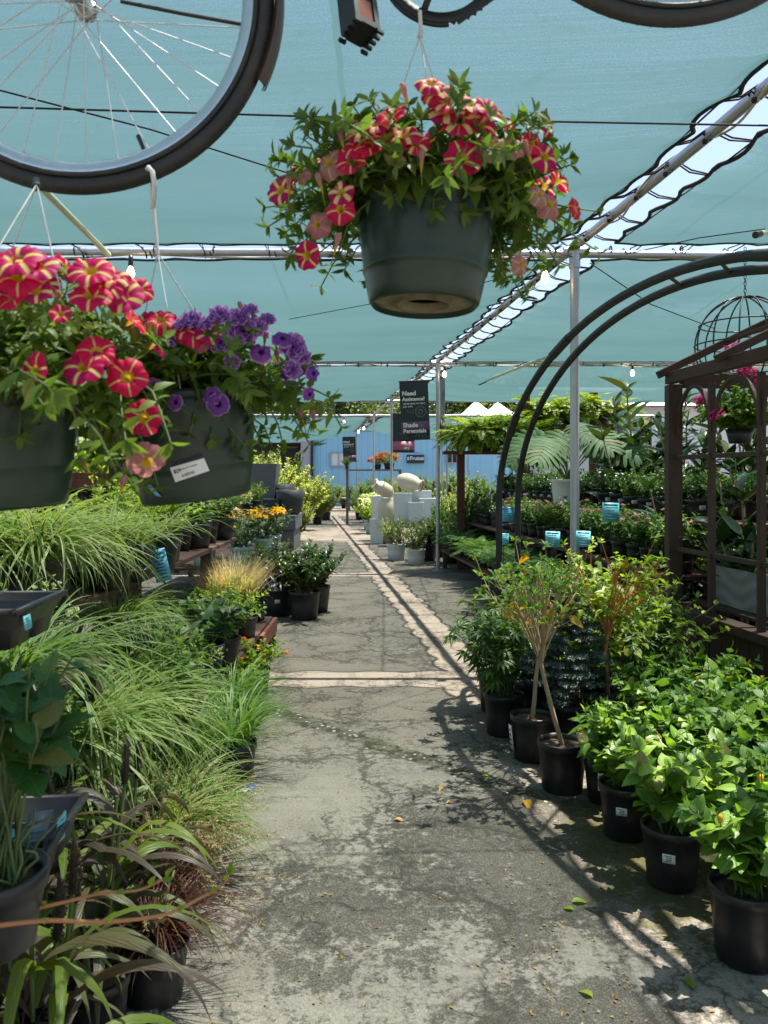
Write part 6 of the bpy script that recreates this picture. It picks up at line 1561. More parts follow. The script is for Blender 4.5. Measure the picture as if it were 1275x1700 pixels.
q = at(482, 855, 16.9); vessel('planter', 'big round black planter at the front of the plinth', (q[0], 16.85, .722), bowl(.30, .50), 'stone_dark', group='black planters')
q = at(470, 855, 17.4); vessel('planter', 'big round black planter behind the front one', (q[0] - .05, 17.5, .722), bowl(.30, .62), 'stone_dark', group='black planters')
q = at(452, 855, 16.8); vessel('planter', 'square black planter beside the big round one', (q[0], 16.75, .722), [(.001, 0), (.15, 0), (.17, .32), (.145, .32), (.13, .05), (.001, .05)], 'stone_dark', sq=True, group='black planters')
q = at(437, 855, 17.3); vessel('planter', 'tall tapering charcoal planter at the back of the plinth', (q[0] + .02, 17.35, .722), [(.001, 0), (.19, 0), (.30, 1.05), (.26, 1.05), (.17, .2), (.001, .2)], 'stone_grey', sq=True, group='black planters')
q = at(432, 850, 16.3); vessel('planter', 'dark square planter beside the plinth front', (q[0], 16.25, 0), [(.001, 0), (.20, 0), (.22, .75), (.19, .75), (.17, .1), (.001, .1)], 'stone_dark', sq=True, group='black planters')
rows_(SHL, 'lime_shrub', 'shrub', 'big lime shrubs beyond the planters', [(-2.75, 20.3, 0, 'big lime shrub right behind the black planters', 1.05), (-3.5, 21.6, 0, 'big lime shrub behind the purple basket', 1.15), (-2.35, 22.8, 0, 'big lime shrub second along the walk', .95), (-2.1, 25.8, 0, 'lime shrub farthest along the walk', .72), (-4.6, 22.4, 0, 'big lime shrub hidden deepest behind the baskets', 1.2), (-3.2, 24.6, 0, 'tall lime shrub against the dark porch', 1.15), (-2.05, 19.1, 0, 'low lime shrub at the foot of the plinth', .5)])
rows_(SHG, 'green_shrub', 'potted shrub', 'green shrubs at the walk end', [(-2.0, 28.2, 0, 'green shrub on the planter side near the walk end', 1.0), (-2.4, 30.5, 0, 'green shrub on the planter side at the walk end', 1.1), (-.85, 28.5, 0, 'green shrub by the farthest posts', .9), (-.55, 26.6, 0, 'green shrub beyond the white hydrangeas', 1.0), (-3.0, 9.2, 0, 'green shrub behind the daisies at the bench back', 1.15), (-3.6, 8.2, 0, 'green shrub behind the top shelf herbs', 1.3), (-3.5, 10.8, 0, 'green shrub beyond the daisy bench', 1.2), (-3.9, 13.2, 0, 'green shrub behind the display table', 1.2), (-3.4, 15.4, 0, 'green shrub beside the black planters', 1.3), (-4.4, 6.6, 0, 'green shrub out behind the left hanging pot', 1.4)])
# far cross bench with small plants
bench('plant_bench', 'low long bench of pots closing the far end of the walk', 'bench', [(-4.2, 1.2, 35.2, 36.4, .55, .05, 4)], [(-4.1, 35.3, 0, .52, .09), (-1.5, 35.3, 0, .52, .09), (1.1, 35.3, 0, .52, .09)], 'wood_grey')
for k, x in enumerate(np.linspace(-4.0, 1.0, 11)):
    put(pick(SHG), 'bench_plant', 'small shrub in a row on the far cross bench', 'potted plant', x, 35.6 + U(-.2, .3), .575, 'small shrubs on the far cross bench', U(.42, .6))
for k, (x, s_) in enumerate([(-4.4, 1.7), (-3.6, 1.4), (-2.7, 1.25), (-1.9, .95), (-.9, 1.2), (-.2, 1.5), (.6, 1.3), (1.4, 1.6), (2.3, 1.4), (3.2, 1.7), (4.2, 1.5)]):
    put(SHG[k % 2] if k % 3 else SHL[0], 'wall_shrub', 'green shrub in the row along the foot of the blue shed', 'shrub', x, 38.2 + .4 * (k % 2), 0, 'shrubs along the blue shed', s_ * (1.0 if k % 3 else .55))
for k, x in enumerate(np.linspace(-3.8, 1.6, 9)):
    put(pick(SHG), 'ground_plant', 'small dark shrub on the ground before the far cross bench', 'potted plant', x if abs(x + 1.6) > .4 else -4.4, 34.4 + U(-.3, .3), 0, 'small shrubs before the far cross bench', U(.5, .7))
# ------------------------------------------------------------------ right front rows
SPOTS = [(1.01, 3.43, 'leafy shrub in a white tagged pot, next to the bare standards'), (1.06, 3.02, 'leafy shrub in a white tagged pot, middle of the walk edge row'), (1.13, 2.55, 'leafy shrub in a big plain pot, nearest whole one at the walk edge'), (1.22, 2.08, 'leafy shrub at the very corner of the photo, closest of its row'),
      (1.33, 3.52, 'leafy shrub second from the walk, level with the first tagged pot'), (1.38, 3.10, 'leafy shrub second from the walk, level with the middle tagged pot'), (1.46, 2.66, 'leafy shrub second from the walk, level with the plain pot'),
      (1.64, 3.62, 'leafy shrub third from the walk, level with the first tagged pot'), (1.72, 3.22, 'leafy shrub third from the walk at the photo edge'), (1.36, 3.92, 'leafy shrub second from the walk, nearest the spruce'), (1.68, 4.05, 'leafy shrub before the garden house panel'), (1.98, 3.9, 'leafy shrub against the garden house corner of the photo'), (1.42, 4.32, 'leafy shrub behind the row beside the spruce'), (1.76, 4.45, 'leafy shrub touching the garden house boards'), (1.02, 3.80, 'leafy shrub squeezed behind the first tagged pot', .85)]
for i, (x, y, lab, *r) in enumerate(SPOTS):
    pts = HIB[i % 4]; tg = TAGP if i in (0, 1) else (TAGS if i == 14 else None)
    e = put(pts, 'leafy_shrub', lab, 'potted shrub', x, y, 0, 'leafy shrubs in black pots', (r[0] if r else 1.0) * U(.97, 1.05), rz=U(0, 6))
    if tg is not None:
        a = -2.0 - e.rotation_euler.z; link('price_tag', tg, e, (.103 * cos(a), .103 * sin(a), .135), (0, 0, a + pi / 2), 1.0)
g_ = [o for o in COL.objects if o.get('label') == 'glossy bush in a black pot with a white tag'][0]
for c in list(g_.children):
    if c.name.startswith('price_tag'):
        a = -1.45 - g_.rotation_euler.z; c.location = (.143 * cos(a), .143 * sin(a), .15); c.rotation_euler = (0, 0, a + pi / 2)
put(STD[0] + [('price_tag', TAGS, (-.117, -.02, .12), (.1, 0, -1.35), 1.3)], 'bare_standard_tree', 'bare twiggy standard with a straight trunk in the black pot farther back', 'young tree', .79, 4.36, 0, 'twiggy standards in black pots', 1.0, rz=0)
put(STD[1], 'bare_standard_tree', 'bare twiggy standard with a leaning trunk in the pot nearest the walk', 'young tree', .855, 3.93, 0, 'twiggy standards in black pots', 1.0, rz=0)
put(STD[2], 'bare_standard_tree', 'standard with large yellowing leaves and a reddish trunk', 'young tree', 1.26, 4.62, 0, 'twiggy standards in black pots', 1.0, rz=1)
put(SPR, 'blue_spruce', 'small blue spruce between the bare standards', 'potted conifer', 1.03, 4.62, 0, None, 1.05)
rows_(PALM, 'fingered_leaf_bush', 'potted shrub', 'bushes with fingered leaves', [(.70, 4.78, 0, 'fingered leaf bush in the black pot at the head of the row'), (.72, 5.25, 0, 'fingered leaf bush farther out at the walk bend'), (.98, 5.25, 0, 'fingered leaf bush behind the bare standards'), (1.35, 5.2, 0, 'fingered leaf bush behind the yellowing standard'), (1.6, 5.0, 0, 'fingered leaf bush beside the garden house post'), (1.2, 5.75, 0, 'fingered leaf bush between arch leg and shelves'), (1.72, 5.6, 0, 'fingered leaf bush before the shelves by the garden house')], 1.0)
rows_(BASIL, 'bright_leaf_bush', 'potted shrub', 'bright bushes behind the twiggy standards', [(.97, 5.02, 0, 'bright yellow green bush right behind the crossing trunks'), (1.36, 4.92, 0, 'bright yellow green bush behind the yellowing standard'), (1.62, 5.35, 0, 'bright yellow green bush before the garden house post')], 1.75)
# ------------------------------------------------------------------ shelves behind
for k, y in enumerate(np.arange(6.3, 13.3, .30)):
    put(FERN[k % 3], 'shade_fern', 'dark shade fern in the row on the lowest shelf', 'fern', xe(y, .17), y, .308, 'shade ferns on the lowest shelf', U(1.15, 1.4))
for k, y in enumerate(np.arange(6.3, 13.3, .27)):
    far = y > 11.2
    put((SHD if far else PENT)[k % 3], 'dark_leaf_pot' if far else 'pink_star_flower', 'dark leaved pot at the far end of the middle shelf' if far else 'pink flowered leafy pot in the row on the middle shelf', 'potted plant' if far else 'flowering plant', xe(y, .60) + U(-.03, .03), y, .758, 'dark leaved pots on the middle shelf' if far else 'pink flowered pots on the middle shelf', U(.95, 1.2))
for row, o in ((0, .98), (1, 1.26)):
    for k, y in enumerate(np.arange(6.4, 13.3, .34)):
        if row == 0 and 8.95 < y < 9.75: continue
        e = put((SHD + MID)[(k + row) % 6], 'shelf_plant', 'dark leafy pot with a white tag in the front row of the top shelf' if row == 0 else 'dark leafy pot in the back row of the top shelf', 'potted plant', xe(y, o), y, 1.148, 'tagged pots on the top shelf' if row == 0 else 'pots in the back row of the top shelf', U(1.0, 1.25))
        if row == 0:
            a = -1.75 - e.rotation_euler.z; link('price_tag', TAGP, e, (.083 * cos(a), .083 * sin(a), .09), (0, 0, a + pi / 2), 1.0)
mp, msoil = pot_mesh(.15, .12, .28, 'white_glaze')
MONP = [('pot', mp), ('soil', msoil), ('foliage', MON[2][1], (0, 0, .25))]
put(MONP, 'monstera', 'split leaved monstera in a white pot behind the nearest post', 'potted plant', 2.08, 9.35, 1.148, None, 1.15, rz=0)
put([('pot', POT), ('soil', SOIL), ('foliage', BFERN[1][2][1], (0, 0, .15))], 'boston_fern', 'bright fern on the top shelf under the arch rungs', 'fern', 1.75, 10.6, 1.148, None, .75) if False else None
fz = at(0, 752, YT)[2] + .026; fz2 = at(0, 712, YT)[2] + .026
rows_(BFERN, 'arching_fern', 'fern', 'big arching ferns on the trellis', [(at(790, 0, YT)[0], YT - .16, fz, 'big arching fern on the trellis nearest the second post'), (at(815, 0, YT)[0], YT - .2, fz, 'big arching fern second from the second post'), (at(842, 0, YT)[0], YT - .14, fz, 'big arching fern behind the arch legs'), (at(868, 0, YT)[0], YT - .3, fz + .0, 'big arching fern at the middle trellis post'),
      (at(905, 0, YT)[0], YT + .1, fz2, 'big arching fern high on the trellis beside the nearest post'), (at(950, 0, YT)[0], YT + .12, fz2, 'big arching fern high behind the nearest post'), (at(1000, 0, YT)[0], YT + .1, fz2, 'big arching fern high at the end post'), (at(796, 0, YT)[0], YT - .28, fz, 'big arching fern at the front of the trellis shelf, near the second post'), (at(832, 0, YT)[0], YT - .3, fz, 'big arching fern at the front of the trellis shelf, beside the arch legs')], 1.1)
rows_(RUB, 'rubber_plant', 'potted plant', 'rubber plants on the grey bench', [(2.90, 8.3, .697, 'dark rubber plant at the bench end beside the garden house', 1.1), (3.2, 8.65, .697, 'dark rubber plant second on the grey bench', 1.25), (3.55, 8.15, .697, 'dark rubber plant seen through the first window', 1.35), (3.25, 7.75, .697, 'dark rubber plant low at the bench front', .85), (4.0, 8.6, .697, 'dark rubber plant seen through the second window', 1.45), (4.45, 8.2, .697, 'dark rubber plant at the far bench end', 1.1), (2.98, 9.35, 0, 'tall rubber plant on the ground beside the garden house post', 1.95), (3.6, 10.2, 0, 'tall rubber plant on the ground beyond the grey bench', 1.8), (2.72, 8.9, 0, 'rubber plant on the ground before the tall one', 1.6), (2.62, 5.85, 0, 'rubber plant inside the garden house behind the first window', 1.25), (2.95, 5.55, 0, 'rubber plant inside the garden house by the trough', 1.35), (3.1, 6.25, 0, 'rubber plant behind the garden house, seen through the low window', 1.3), (2.45, 6.9, 0, 'rubber plant beside the back of the corner post', 1.2)])
q = at(1160, 868, 7.7); vessel('planter', 'charcoal round planter seen through the first house window', (q[0], 7.62, .697), bowl(.17, .34), 'stone_dark', group='planters on the grey bench')
q = at(1232, 800, 7.9); vessel('planter', 'terracotta pot seen through the second house window', (q[0], 7.8, .697), bowl(.14, .30), 'terracotta', group='planters on the grey bench')
for k, (px, y) in enumerate(((1140, 6.6), (1195, 6.7), (1245, 6.5))):
    put(SHD[k], 'shelf_plant', 'dark leafy plant on the ground behind the garden house, %s' % ('by its corner post', 'behind its first window', 'behind its second window')[k], 'potted plant', at(px, 0, y)[0] + .25, y + .2, 0, None, 2.4)
rows_(SHG, 'green_shrub', 'potted shrub', 'green shrubs behind the shelves', [(1.75, 13.4, 0, 'green shrub behind the shelves near the second post', 1.2), (2.4, 13.6, 0, 'green shrub behind the trellis middle post', 1.3), (3.1, 13.8, 0, 'green shrub behind the trellis end post', 1.2), (1.2, 14.2, 0, 'green shrub beyond the second post', 1.0), (1.42, 13.75, 0, 'green shrub behind the first trellis post', 1.25), (2.1, 14.4, 0, 'green shrub between the first two trellis posts', 1.4), (2.9, 14.6, 0, 'green shrub beyond the middle trellis post', 1.6), (4.2, 12.5, 0, 'green shrub before the white hall', 1.4), (5.2, 11.5, 0, 'green shrub far behind the garden house', 1.5), (3.9, 11.0, 0, 'green shrub beyond the person', 1.1)])
rows_(SHL, 'lime_shrub', 'shrub', 'lime shrubs beyond the second post', [(1.5, 19.8, 0, 'lime shrub beyond the white planters', .62), (2.3, 21.5, 0, 'lime shrub between white planters and shelves', .72), (.8, 24.5, 0, 'lime shrub far behind the white planters', .6), (3.2, 18.5, 0, 'lime shrub behind the left ferns', .8)])
# cards on the shelves
for px, py, Y, rz, mat, lab in [(842, 866, 8.9, .1, 'blue_card', 'blue price card seen beside the arch leg'), (1014, 866, 6.9, .15, 'teal_card', 'aqua price card among the pink flowers beyond the nearest post'), (968, 908, 6.15, .05, 'teal_card', 'aqua price card low on the shelf behind the nearest post'), (917, 908, 6.3, -.1, 'teal_card', 'aqua price card low on the shelf before the nearest post'), (836, 905, 8.4, .1, 'teal_card', 'aqua price card low between the arch legs')]:
    q = at(px, py, Y); card(q[0], q[1], q[2], rz, (-.08, .04), .15 if py < 890 else .11, .16 if py < 890 else .12, mat, lab, 3)
# ------------------------------------------------------------------ garden house contents
tc = hp(.55, .30, .615); tg_ = thing('trough_planter', 'grey trough with a wave relief inside the garden house', 'planter', tc)
m = MB(); n = 90; 
def trough_side(w, sgn):
    V = []; Zs = np.linspace(0, .26, 26)
    for t in np.linspace(.12, .96, n):
        for z in Zs: V.append(hp(t, w - sgn * .010 * (.5 + .5 * sin((z + .035 * sin(t * 22)) / .26 * 2 * pi * 2.5)) + .0, .616 + z))
    f = grid_faces(26, n); m.add(V, f if sgn > 0 else f[:, ::-1])
trough_side(.19, 1); trough_side(.44, -1)
for t in (.12, .96): m.add([hp(t, .19, .616), hp(t, .44, .616), hp(t, .44, .876), hp(t, .19, .876)], [0, 1, 2, 3])
m.add([hp(.12, .19, .85), hp(.96, .19, .85), hp(.96, .44, .85), hp(.12, .44, .85)], [0, 1, 2, 3])
part(tg_, 'trough', m, M['concrete'])
for k, t in enumerate((.2, .38, .56, .74, .9)):
    mb, P = bush(20, .20, .15, 14, .05, .04, 'ovate', 3, .04, .1, 1, .4, .2, .15, .002, dome=.3); fp = flowers_on(P, WS, 7, .026)
    c = hp(t, .31, .80); inst([('foliage', fol(mb, 'mid_leaf', 'stem'))] + fp, 'white_begonia', c, 'white flowered begonia in the wave trough, %s' % ('at the corner post end', 'second from the corner post', 'in its middle', 'behind the second window bar', 'nearest the viewer')[k], 'flowering plant', 'begonias in the trough')
c = hp(.06, .26, .616); put(LIME[0], 'pink_lime_caladium', 'lime and pink leaved pot inside the garden house corner', 'potted plant', c[0], c[1], c[2], None, 1.0)
# bougainvillea hanging inside
c = at(1228, 748, 5.75); bo = thing('bougainvillea', 'magenta bougainvillea basket hanging inside the garden house', 'hanging basket', c)
m = MB(); lathe(m, [(.001, .05), (.07, .05), (.095, .15), (.09, .15), (.001, .13)], 24, 0, c); part(bo, 'pot', m, M['pot_black'])
mb, P = bush(60, .46, .34, 22, .07, .05, 'ovate', 4, .06, .1, 1, .3, .3, .15, .003, power=.9, dome=.3, droop=.3); P = P + [0, 0, .13]
link('foliage', fol(mb, 'hib_leaf', 'stem'), bo, (0, 0, .13))
for px, py, Y in [(1165, 663, 5.7), (1235, 612, 5.55), (1240, 606, 5.5), (1228, 617, 5.5), (1158, 668, 5.7), (1208, 584, 5.6), (1190, 690, 5.4), (1262, 640, 5.45), (1222, 606, 5.7), (1214, 580, 5.6), (1252, 622, 5.5), (1226, 578, 5.7), (1172, 658, 5.75)]:
    link('flower', pick(HT), bo, at(px, py, Y) - c, (U(-1, 1), U(-1, 1), 0), .055)
m = MB(); 
for a in (0, 2.1, 4.2): tube(m, [c + [.12 * cos(a), .12 * sin(a), .15], [c[0] + .02, c[1], 2.30 + .0]], .003, 5)
part(bo, 'hanger', m, M['iron'])
# ------------------------------------------------------------------ white and cream vessels by the third post
Yv = 18.0
bench('plant_bench', 'low pale bench under the white planters', 'bench', [(.25, 1.35, 17.3, 18.7, .50, .05, 4)], [(.32, 17.4, 0, .47, .08), (1.28, 17.4, 0, .47, .08), (.32, 18.6, 0, .47, .08), (1.28, 18.6, 0, .47, .08)], 'wood_grey')
box_p = lambda r, h: [(.001, 0), (r * .86, 0), (r, h), (r * .88, h), (r * .78, .06), (.001, .06)]
for px, Y, r, h, lab in [(668, 17.7, .20, .62, 'tall white square planter on the low bench, closest to the walk'), (690, 17.6, .17, .42, 'small white square planter at the front of the low bench'), (712, 17.8, .21, .50, 'wide white square planter beside the second post'), (698, 18.3, .24, .66, 'large white square planter at the back of the low bench')]:
    vessel('planter', lab, (at(px, 0, Y)[0], Y, .527), box_p(r, h), 'white_glaze', sq=True, group='white planters')
vessel('planter', 'white tall planter on the ground beside the cream vase', (at(628, 0, 19.2)[0], 19.2, 0), box_p(.17, 1.05), 'white_glaze', sq=True, group='white planters')
vessel('planter', 'white low planter on the ground by the third post', (at(627, 0, 18.2)[0] - .02, 18.3, 0), box_p(.16, .55), 'white_glaze', sq=True, group='white planters')
vase = [(.001, 0), (.13, 0), (.15, .08), (.20, .4), (.23, .75), (.20, .92), (.15, .98), (.16, 1.02), (.13, 1.02), (.11, .9), (.001, .8)]
vessel('cream_vase', 'tall cream glazed vase standing by the third post', (at(643, 0, 18.4)[0], 18.4, 0), vase, 'cream', group='cream vases')
jar = [(.001, -.18), (.10, -.17), (.17, -.05), (.19, .08), (.17, .24), (.115, .33), (.11, .37), (.14, .41), (.115, .415), (.085, .36), (.001, .34)]
q = at(672, 802, 17.9); e = vessel('cream_vase', 'cream jar lying on its side on the white planters', (q[0], 17.9, 1.40), jar, 'cream', tilt=(0, radians(105), radians(-25)), group='cream vases')
m = MB(); lathe(m, [(.112, .414), (.088, .362), (.001, .345)], 24); link('rim', m.mesh('rim', M['terracotta']), e)
q = at(641, 806, 18.4); e = vessel('cream_vase', 'cream jar tipped over on the tall vase with a brown mouth', (q[0] + .02, 18.35, 1.17), [(a * .85, b * .85) for a, b in jar], 'cream', tilt=(0, radians(-60), radians(20)), group='cream vases')
m = MB(); lathe(m, [(.095, .345), (.085, .30), (.001, .29)], 24); link('rim', m.mesh('rim', M['terracotta']), e)
rows_(WBU, 'tub_shrub', 'potted shrub', 'shrubs in pale tubs', [(.215, 14.75, 0, 'taller dark shrub in a pale tub, farther from the second post', 1.08), (.545, 13.95, 0, 'low shrub in a pale tub beside the second post', .95)])
rows_(GARD, 'glossy_bush', 'potted shrub', 'glossy bushes behind the pale tubs', [(.78, 14.6, 0, 'glossy bush behind the low pale tub', 1.1), (1.05, 15.4, 0, 'glossy bush beyond the second post', 1.2)])
rows_(HYD, 'white_hydrangea', 'flowering shrub', 'white hydrangeas beyond the third post', [(-.33, 21.6, 0, 'white hydrangea nearest beyond the cream vase'), (-.42, 23.2, 0, 'white hydrangea at the fourth post'), (-.1, 22.6, 0, 'white hydrangea behind the other two')], 1.0)
bench('display_table', 'high narrow shelf of flower pots across the far walk', 'shelf', [(-1.2, .55, 25.4, 25.9, 1.70, .05, 2)], [(-1.15, 25.65, 0, 1.67, .08), (.5, 25.65, 0, 1.67, .08)], 'wood_grey')
FLR = []
for pm, n_ in ((CR, 12), (OC, 16)):
    mb, P = bush(30, .34, .36, 12, .06, .04, 'ovate', 2, .06, .1, lo=True, dome=.5, power=1.0); FLR.append(kind((.14, .11, .16), fol(mb, 'lime_leaf', 'stem'), flowers_on(P, pm, n_, .12)))
q = at(626, 0, 25.6); put(FLR[0], 'flower_pot', 'coral flowers on the high shelf', 'flowering plant', q[0], 25.6, 1.727, None, .95)
q = at(646, 0, 25.6); put(FLR[1], 'flower_pot', 'orange and yellow flowers on the high shelf', 'flowering plant', q[0], 25.6, 1.727, None, 1.2)
q = at(576, 0, 25.6); put(SHG[0], 'flower_pot', 'small green plant on the high shelf', 'potted plant', q[0], 25.6, 1.727, None, .35)
q = at(660, 0, 25.6); put(SHL[0], 'flower_pot', 'airy lime plant at the end of the high shelf', 'potted plant', q[0] , 26.3, 0, None, .75)

# ------------------------------------------------------------------ person behind the shelves
def person():
    V = [(0, 0, .92), (0, 0, 1.08), (0, .0, 1.22), (0, -.01, 1.36), (0, -.02, 1.43), (0, -.04, 1.49), (0, -.05, 1.56), (0, -.05, 1.63),
         (.17, 0, 1.36), (.24, -.03, 1.12), (.20, -.18, .95), (.17, -.24, .90), (-.17, 0, 1.36), (-.24, -.03, 1.12), (-.18, -.20, .98), (-.14, -.26, .94),
         (.09, 0, .86), (.10, -.01, .48), (.10, .01, .09), (.10, -.12, .04), (-.09, 0, .86), (-.10, -.01, .48), (-.10, .01, .09), (-.10, -.12, .04)]
    Rr = [.135, .125, .14, .135, .055, .052, .085, .07, .062, .047, .036, .028, .062, .047, .036, .028, .085, .062, .042, .035, .085, .062, .042, .035]
    E = [(0, 1), (1, 2), (2, 3), (3, 4), (4, 5), (5, 6), (6, 7), (3, 8), (8, 9), (9, 10), (10, 11), (3, 12), (12, 13), (13, 14), (14, 15), (0, 16), (16, 17), (17, 18), (18, 19), (0, 20), (20, 21), (21, 22), (22, 23)]
    # five fingers on each hand
    for w, s in ((11, 1), (15, -1)):
        b = np.array(V[w])
        for k in range(5):
            o = len(V); dx = (k - 1.5) * .018 * s if k < 4 else -.045 * s; L = (.055, .062, .058, .045, .035)[k]
            base = b + [dx * .9, -.03 if k < 4 else -.0, -.02]; V += [tuple(base), tuple(base + [dx * .2, -L * .6, -L * .4]), tuple(base + [dx * .1, -L * .9, -L])]; Rr += [.010, .009, .007]; E += [(w, o), (o, o + 1), (o + 1, o + 2)]
    me = bpy.data.meshes.new('body'); me.from_pydata(V, E, []); o = bpy.data.objects.new('tmp', me); COL.objects.link(o)
    sm = o.modifiers.new('skin', 'SKIN'); sb = o.modifiers.new('sub', 'SUBSURF'); sb.levels = 2
    for i, sv in enumerate(me.skin_vertices[0].data): sv.radius = (Rr[i], Rr[i] * (.72 if i in (0, 1, 2, 3) else 1)); sv.use_root = i == 0
    ev = bpy.data.meshes.new_from_object(o.evaluated_get(bpy.context.evaluated_depsgraph_get())); bpy.data.objects.remove(o); ev.name = 'body'
    ev.materials.clear()
    for m_ in ('skin', 'navy', 'trousers', 'black'): ev.materials.append(M[m_])
    for p in ev.polygons:
        c = p.center; p.use_smooth = True
        z = c[2]; arm = abs(c[0]) > .16
        p.material_index = 3 if z < .09 else 2 if (z < .95 and not arm) else 0 if (z > 1.42 or (arm and z < 1.13)) else 1
    hd = MB(); 
    ball(hd, (0, -.05, 1.555), (.074, .09, .108), 0, 18, 14)
    return ev
pe = thing('person', 'person in a navy shirt and dark cap bent over plants behind the shelves', 'person', (at(1012, 0, 11.9)[0], 11.9, 0), None, radians(-60))
link('body', person(), pe)
m = MB(); ball(m, (0, -.055, 1.56), (.076, .092, .112), 0, 20, 14); ball(m, (0, -.15, 1.545), (.012, .02, .02), 0, 8, 6)
for s in (-1, 1): ball(m, (s * .077, -.045, 1.55), (.012, .02, .03), 0, 8, 6)
hdm = link('head', m.mesh('head', M['skin']), pe)
m = MB(); 
for s in (-1, 1): ball(m, (s * .03, -.143, 1.572), (.011, .006, .007), 0, 8, 6)
link('eye', m.mesh('eye', M['ink']), hdm); m = MB(); ball(m, (0, -.142, 1.508), (.024, .008, .006), 0, 8, 6); link('mouth', m.mesh('mouth', M['red_petal']), hdm)
m = MB(); lathe(m, [(.092, 1.585), (.094, 1.61), (.085, 1.65), (.05, 1.68), (.001, 1.69)], 20, 0, (0, -.05, 0), (1, 1.08, 1)); a = np.linspace(pi + .4, 2 * pi - .4, 12); V = np.concatenate([np.c_[.085 * np.cos(a), .095 * np.sin(a) - .05, np.full(12, 1.60)], np.c_[.10 * np.cos(a), .17 * np.sin(a) - .055, np.full(12, 1.585)]]); m.add(V, grid_faces(12, 2)); m.add(V + [0, 0, .004], grid_faces(12, 2)[:, ::-1]); link('cap', m.mesh('cap', M['cap']), pe)
m = MB(); ball(m, (0, -.02, 1.57), (.079, .07, .075), 0, 16, 10); link('hair', m.mesh('hair', M['bark_dark']), pe)

# ------------------------------------------------------------------ litter on the walk
LFM = {k: (lambda m: m.mesh('leaf_blade', M[k]))(leaves(MB(), np.zeros((1, 3)), np.array([[0, 1., .12]]), np.array([[0, 0, 1.]]), 1.0, .5, 'ovate', 6, .25, .25)) for k in ('yellow_leaf', 'dead_leaf', 'lime_leaf')}
for px, py, k, s, lab in [(873, 1331, 'yellow_leaf', .085, 'large yellow fallen leaf before the bare standards'), (655, 1362, 'dead_leaf', .05, 'orange brown fallen leaf alone on the walk'), (735, 1309, 'yellow_leaf', .04, 'small yellow fallen leaf on the mossy seam'), (800, 1290, 'lime_leaf', .05, 'small green fallen leaf near the pots'), (950, 1500, 'lime_leaf', .06, 'green fallen leaf on the dark patch, upper of two'), (953, 1513, 'lime_leaf', .05, 'green fallen leaf on the dark patch, lower of two'), (984, 1658, 'lime_leaf', .045, 'green fallen leaf near the bottom edge'), (1152, 1645, 'lime_leaf', .06, 'green fallen sprig before the plain pot'), (748, 1332, 'dead_leaf', .03, 'tiny brown fallen leaf beside the small yellow one'), (700, 1163, 'dead_leaf', .025, 'tiny brown fallen leaf near the cross seam')]:
    q = gnd(px, py); e = thing('fallen_leaf', lab, 'fallen leaf', (q[0], q[1], .006), 'fallen leaves on the walk', U(0, 6)); link('leaf_blade', LFM[k], e, (0, 0, 0), (U(-.1, .1), U(-.1, .1), 0), s)
q = gnd(412, 1310); e = thing('dropped_tag', 'blue and white plant tag dropped on the walk edge', 'plant tag', (q[0], q[1], .004), None, -.5)
m = MB(); box(m, (0, 0, .001), (.035, .10, .002)); link('card', m.mesh('card', M['paper']), e); m = MB(); box(m, (0, .02, .0028), (.034, .055, .0012)); link('print', m.mesh('print', plain('violet_print', (.10, .09, .40), .5)), e)
m = MB(); n = 900; x = np.where(RNG.random(n) < .6, U(.35, 1.5, n), U(-.9, .6, n)); y = 2.1 + 7 * RNG.random(n) ** 1.6; P = np.c_[x, y, np.full(n, .004)]
leaves(m, P, RNG.normal(0, 1, (n, 3)) * [1, 1, .1], RNG.normal(0, .25, (n, 3)) + [0, 0, 1], U(.008, .022, n), .009, 'ovate', 2, .2, .2, 0)
tag(link('leaf_litter', m.mesh('leaf_litter', M['dead_leaf'])), 'small dry leaf bits strewn along the potted row', 'leaf litter', None, 'stuff')
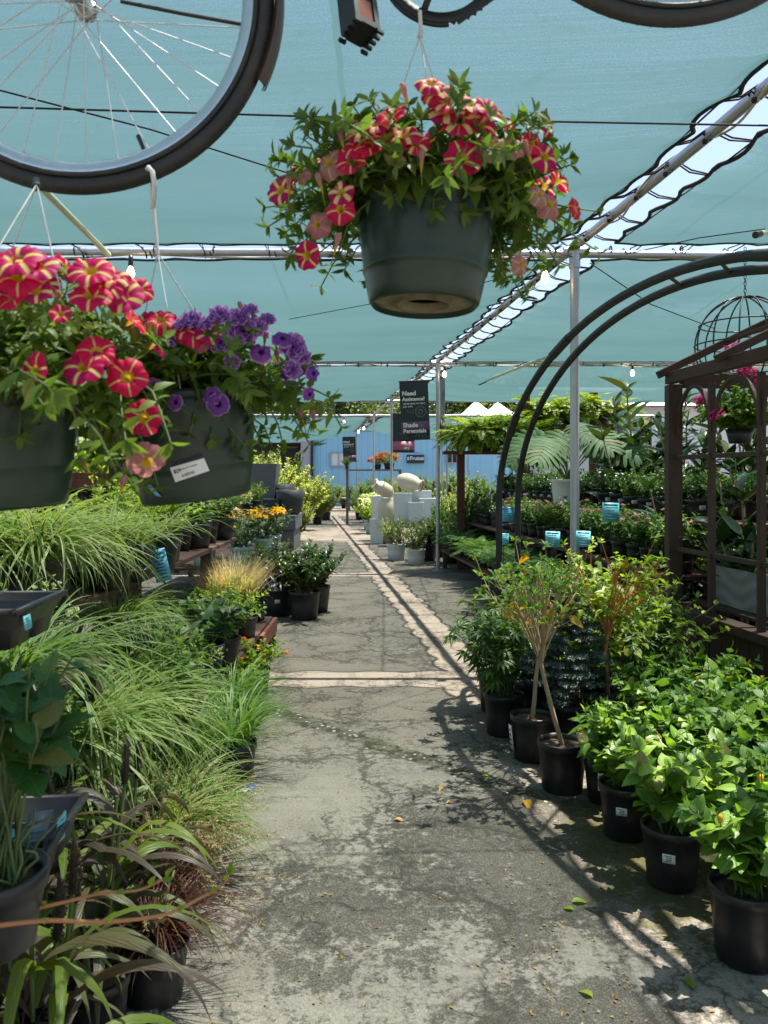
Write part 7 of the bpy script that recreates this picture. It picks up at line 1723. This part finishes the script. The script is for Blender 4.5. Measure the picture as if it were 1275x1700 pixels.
# ------------------------------------------------------------------ camera, sun, sky
cam = bpy.data.cameras.new('Camera'); co_ = bpy.data.objects.new('Camera', cam); COL.objects.link(co_)
co_.location = (0, 0, EYE); co_.rotation_euler = (pi / 2, 0, 0)
cam.sensor_fit = 'VERTICAL'; cam.sensor_height = 36.0; cam.lens = 36.0 * FPX / 1700.0
cam.shift_y = -(HYP - 850.0) / 1700.0 * -1 if False else (HYP - 850.0) / 1700.0
cam.clip_start = .05; cam.clip_end = 600
cam.dof.use_dof = True; cam.dof.focus_distance = 5.2; cam.dof.aperture_fstop = 8.5
scene.camera = co_
SD = nrm(np.array([.90, .46, 3.28]))
sun = bpy.data.lights.new('Sun', 'SUN'); so = bpy.data.objects.new('Sun', sun); COL.objects.link(so)
so.rotation_euler = dirrot(SD); sun.energy = 5.0; sun.angle = radians(.53); sun.color = (1.0, .915, .82)
w = bpy.data.worlds.new('World'); scene.world = w; w.use_nodes = True
nt = w.node_tree; nt.nodes.clear(); out = nt.nodes.new('ShaderNodeOutputWorld'); bg = nt.nodes.new('ShaderNodeBackground'); sk = nt.nodes.new('ShaderNodeTexSky')
sk.sky_type = 'NISHITA'; sk.sun_disc = False; sk.sun_elevation = math.asin(SD[2]); sk.sun_rotation = atan2(SD[0], SD[1]); sk.air_density = 1.0; sk.dust_density = 2.5; sk.ozone_density = 1.0
bg.inputs[1].default_value = .085
nt.links.new(sk.outputs[0], bg.inputs[0]); nt.links.new(bg.outputs[0], out.inputs[0])
scene.view_settings.view_transform = 'Standard'; scene.view_settings.look = 'None'; scene.view_settings.gamma = 1.0
scene.view_settings.exposure = 1.68
scene.render.filter_size = 1.15
scene.render.engine = 'CYCLES'
cy = scene.cycles; cy.use_denoising = True; cy.max_bounces = 8; cy.diffuse_bounces = 3; cy.glossy_bounces = 2; cy.transmission_bounces = 4; cy.transparent_max_bounces = 8
cy.use_adaptive_sampling = True; cy.sample_clamp_indirect = 6.0; cy.caustics_reflective = False; cy.caustics_refractive = False
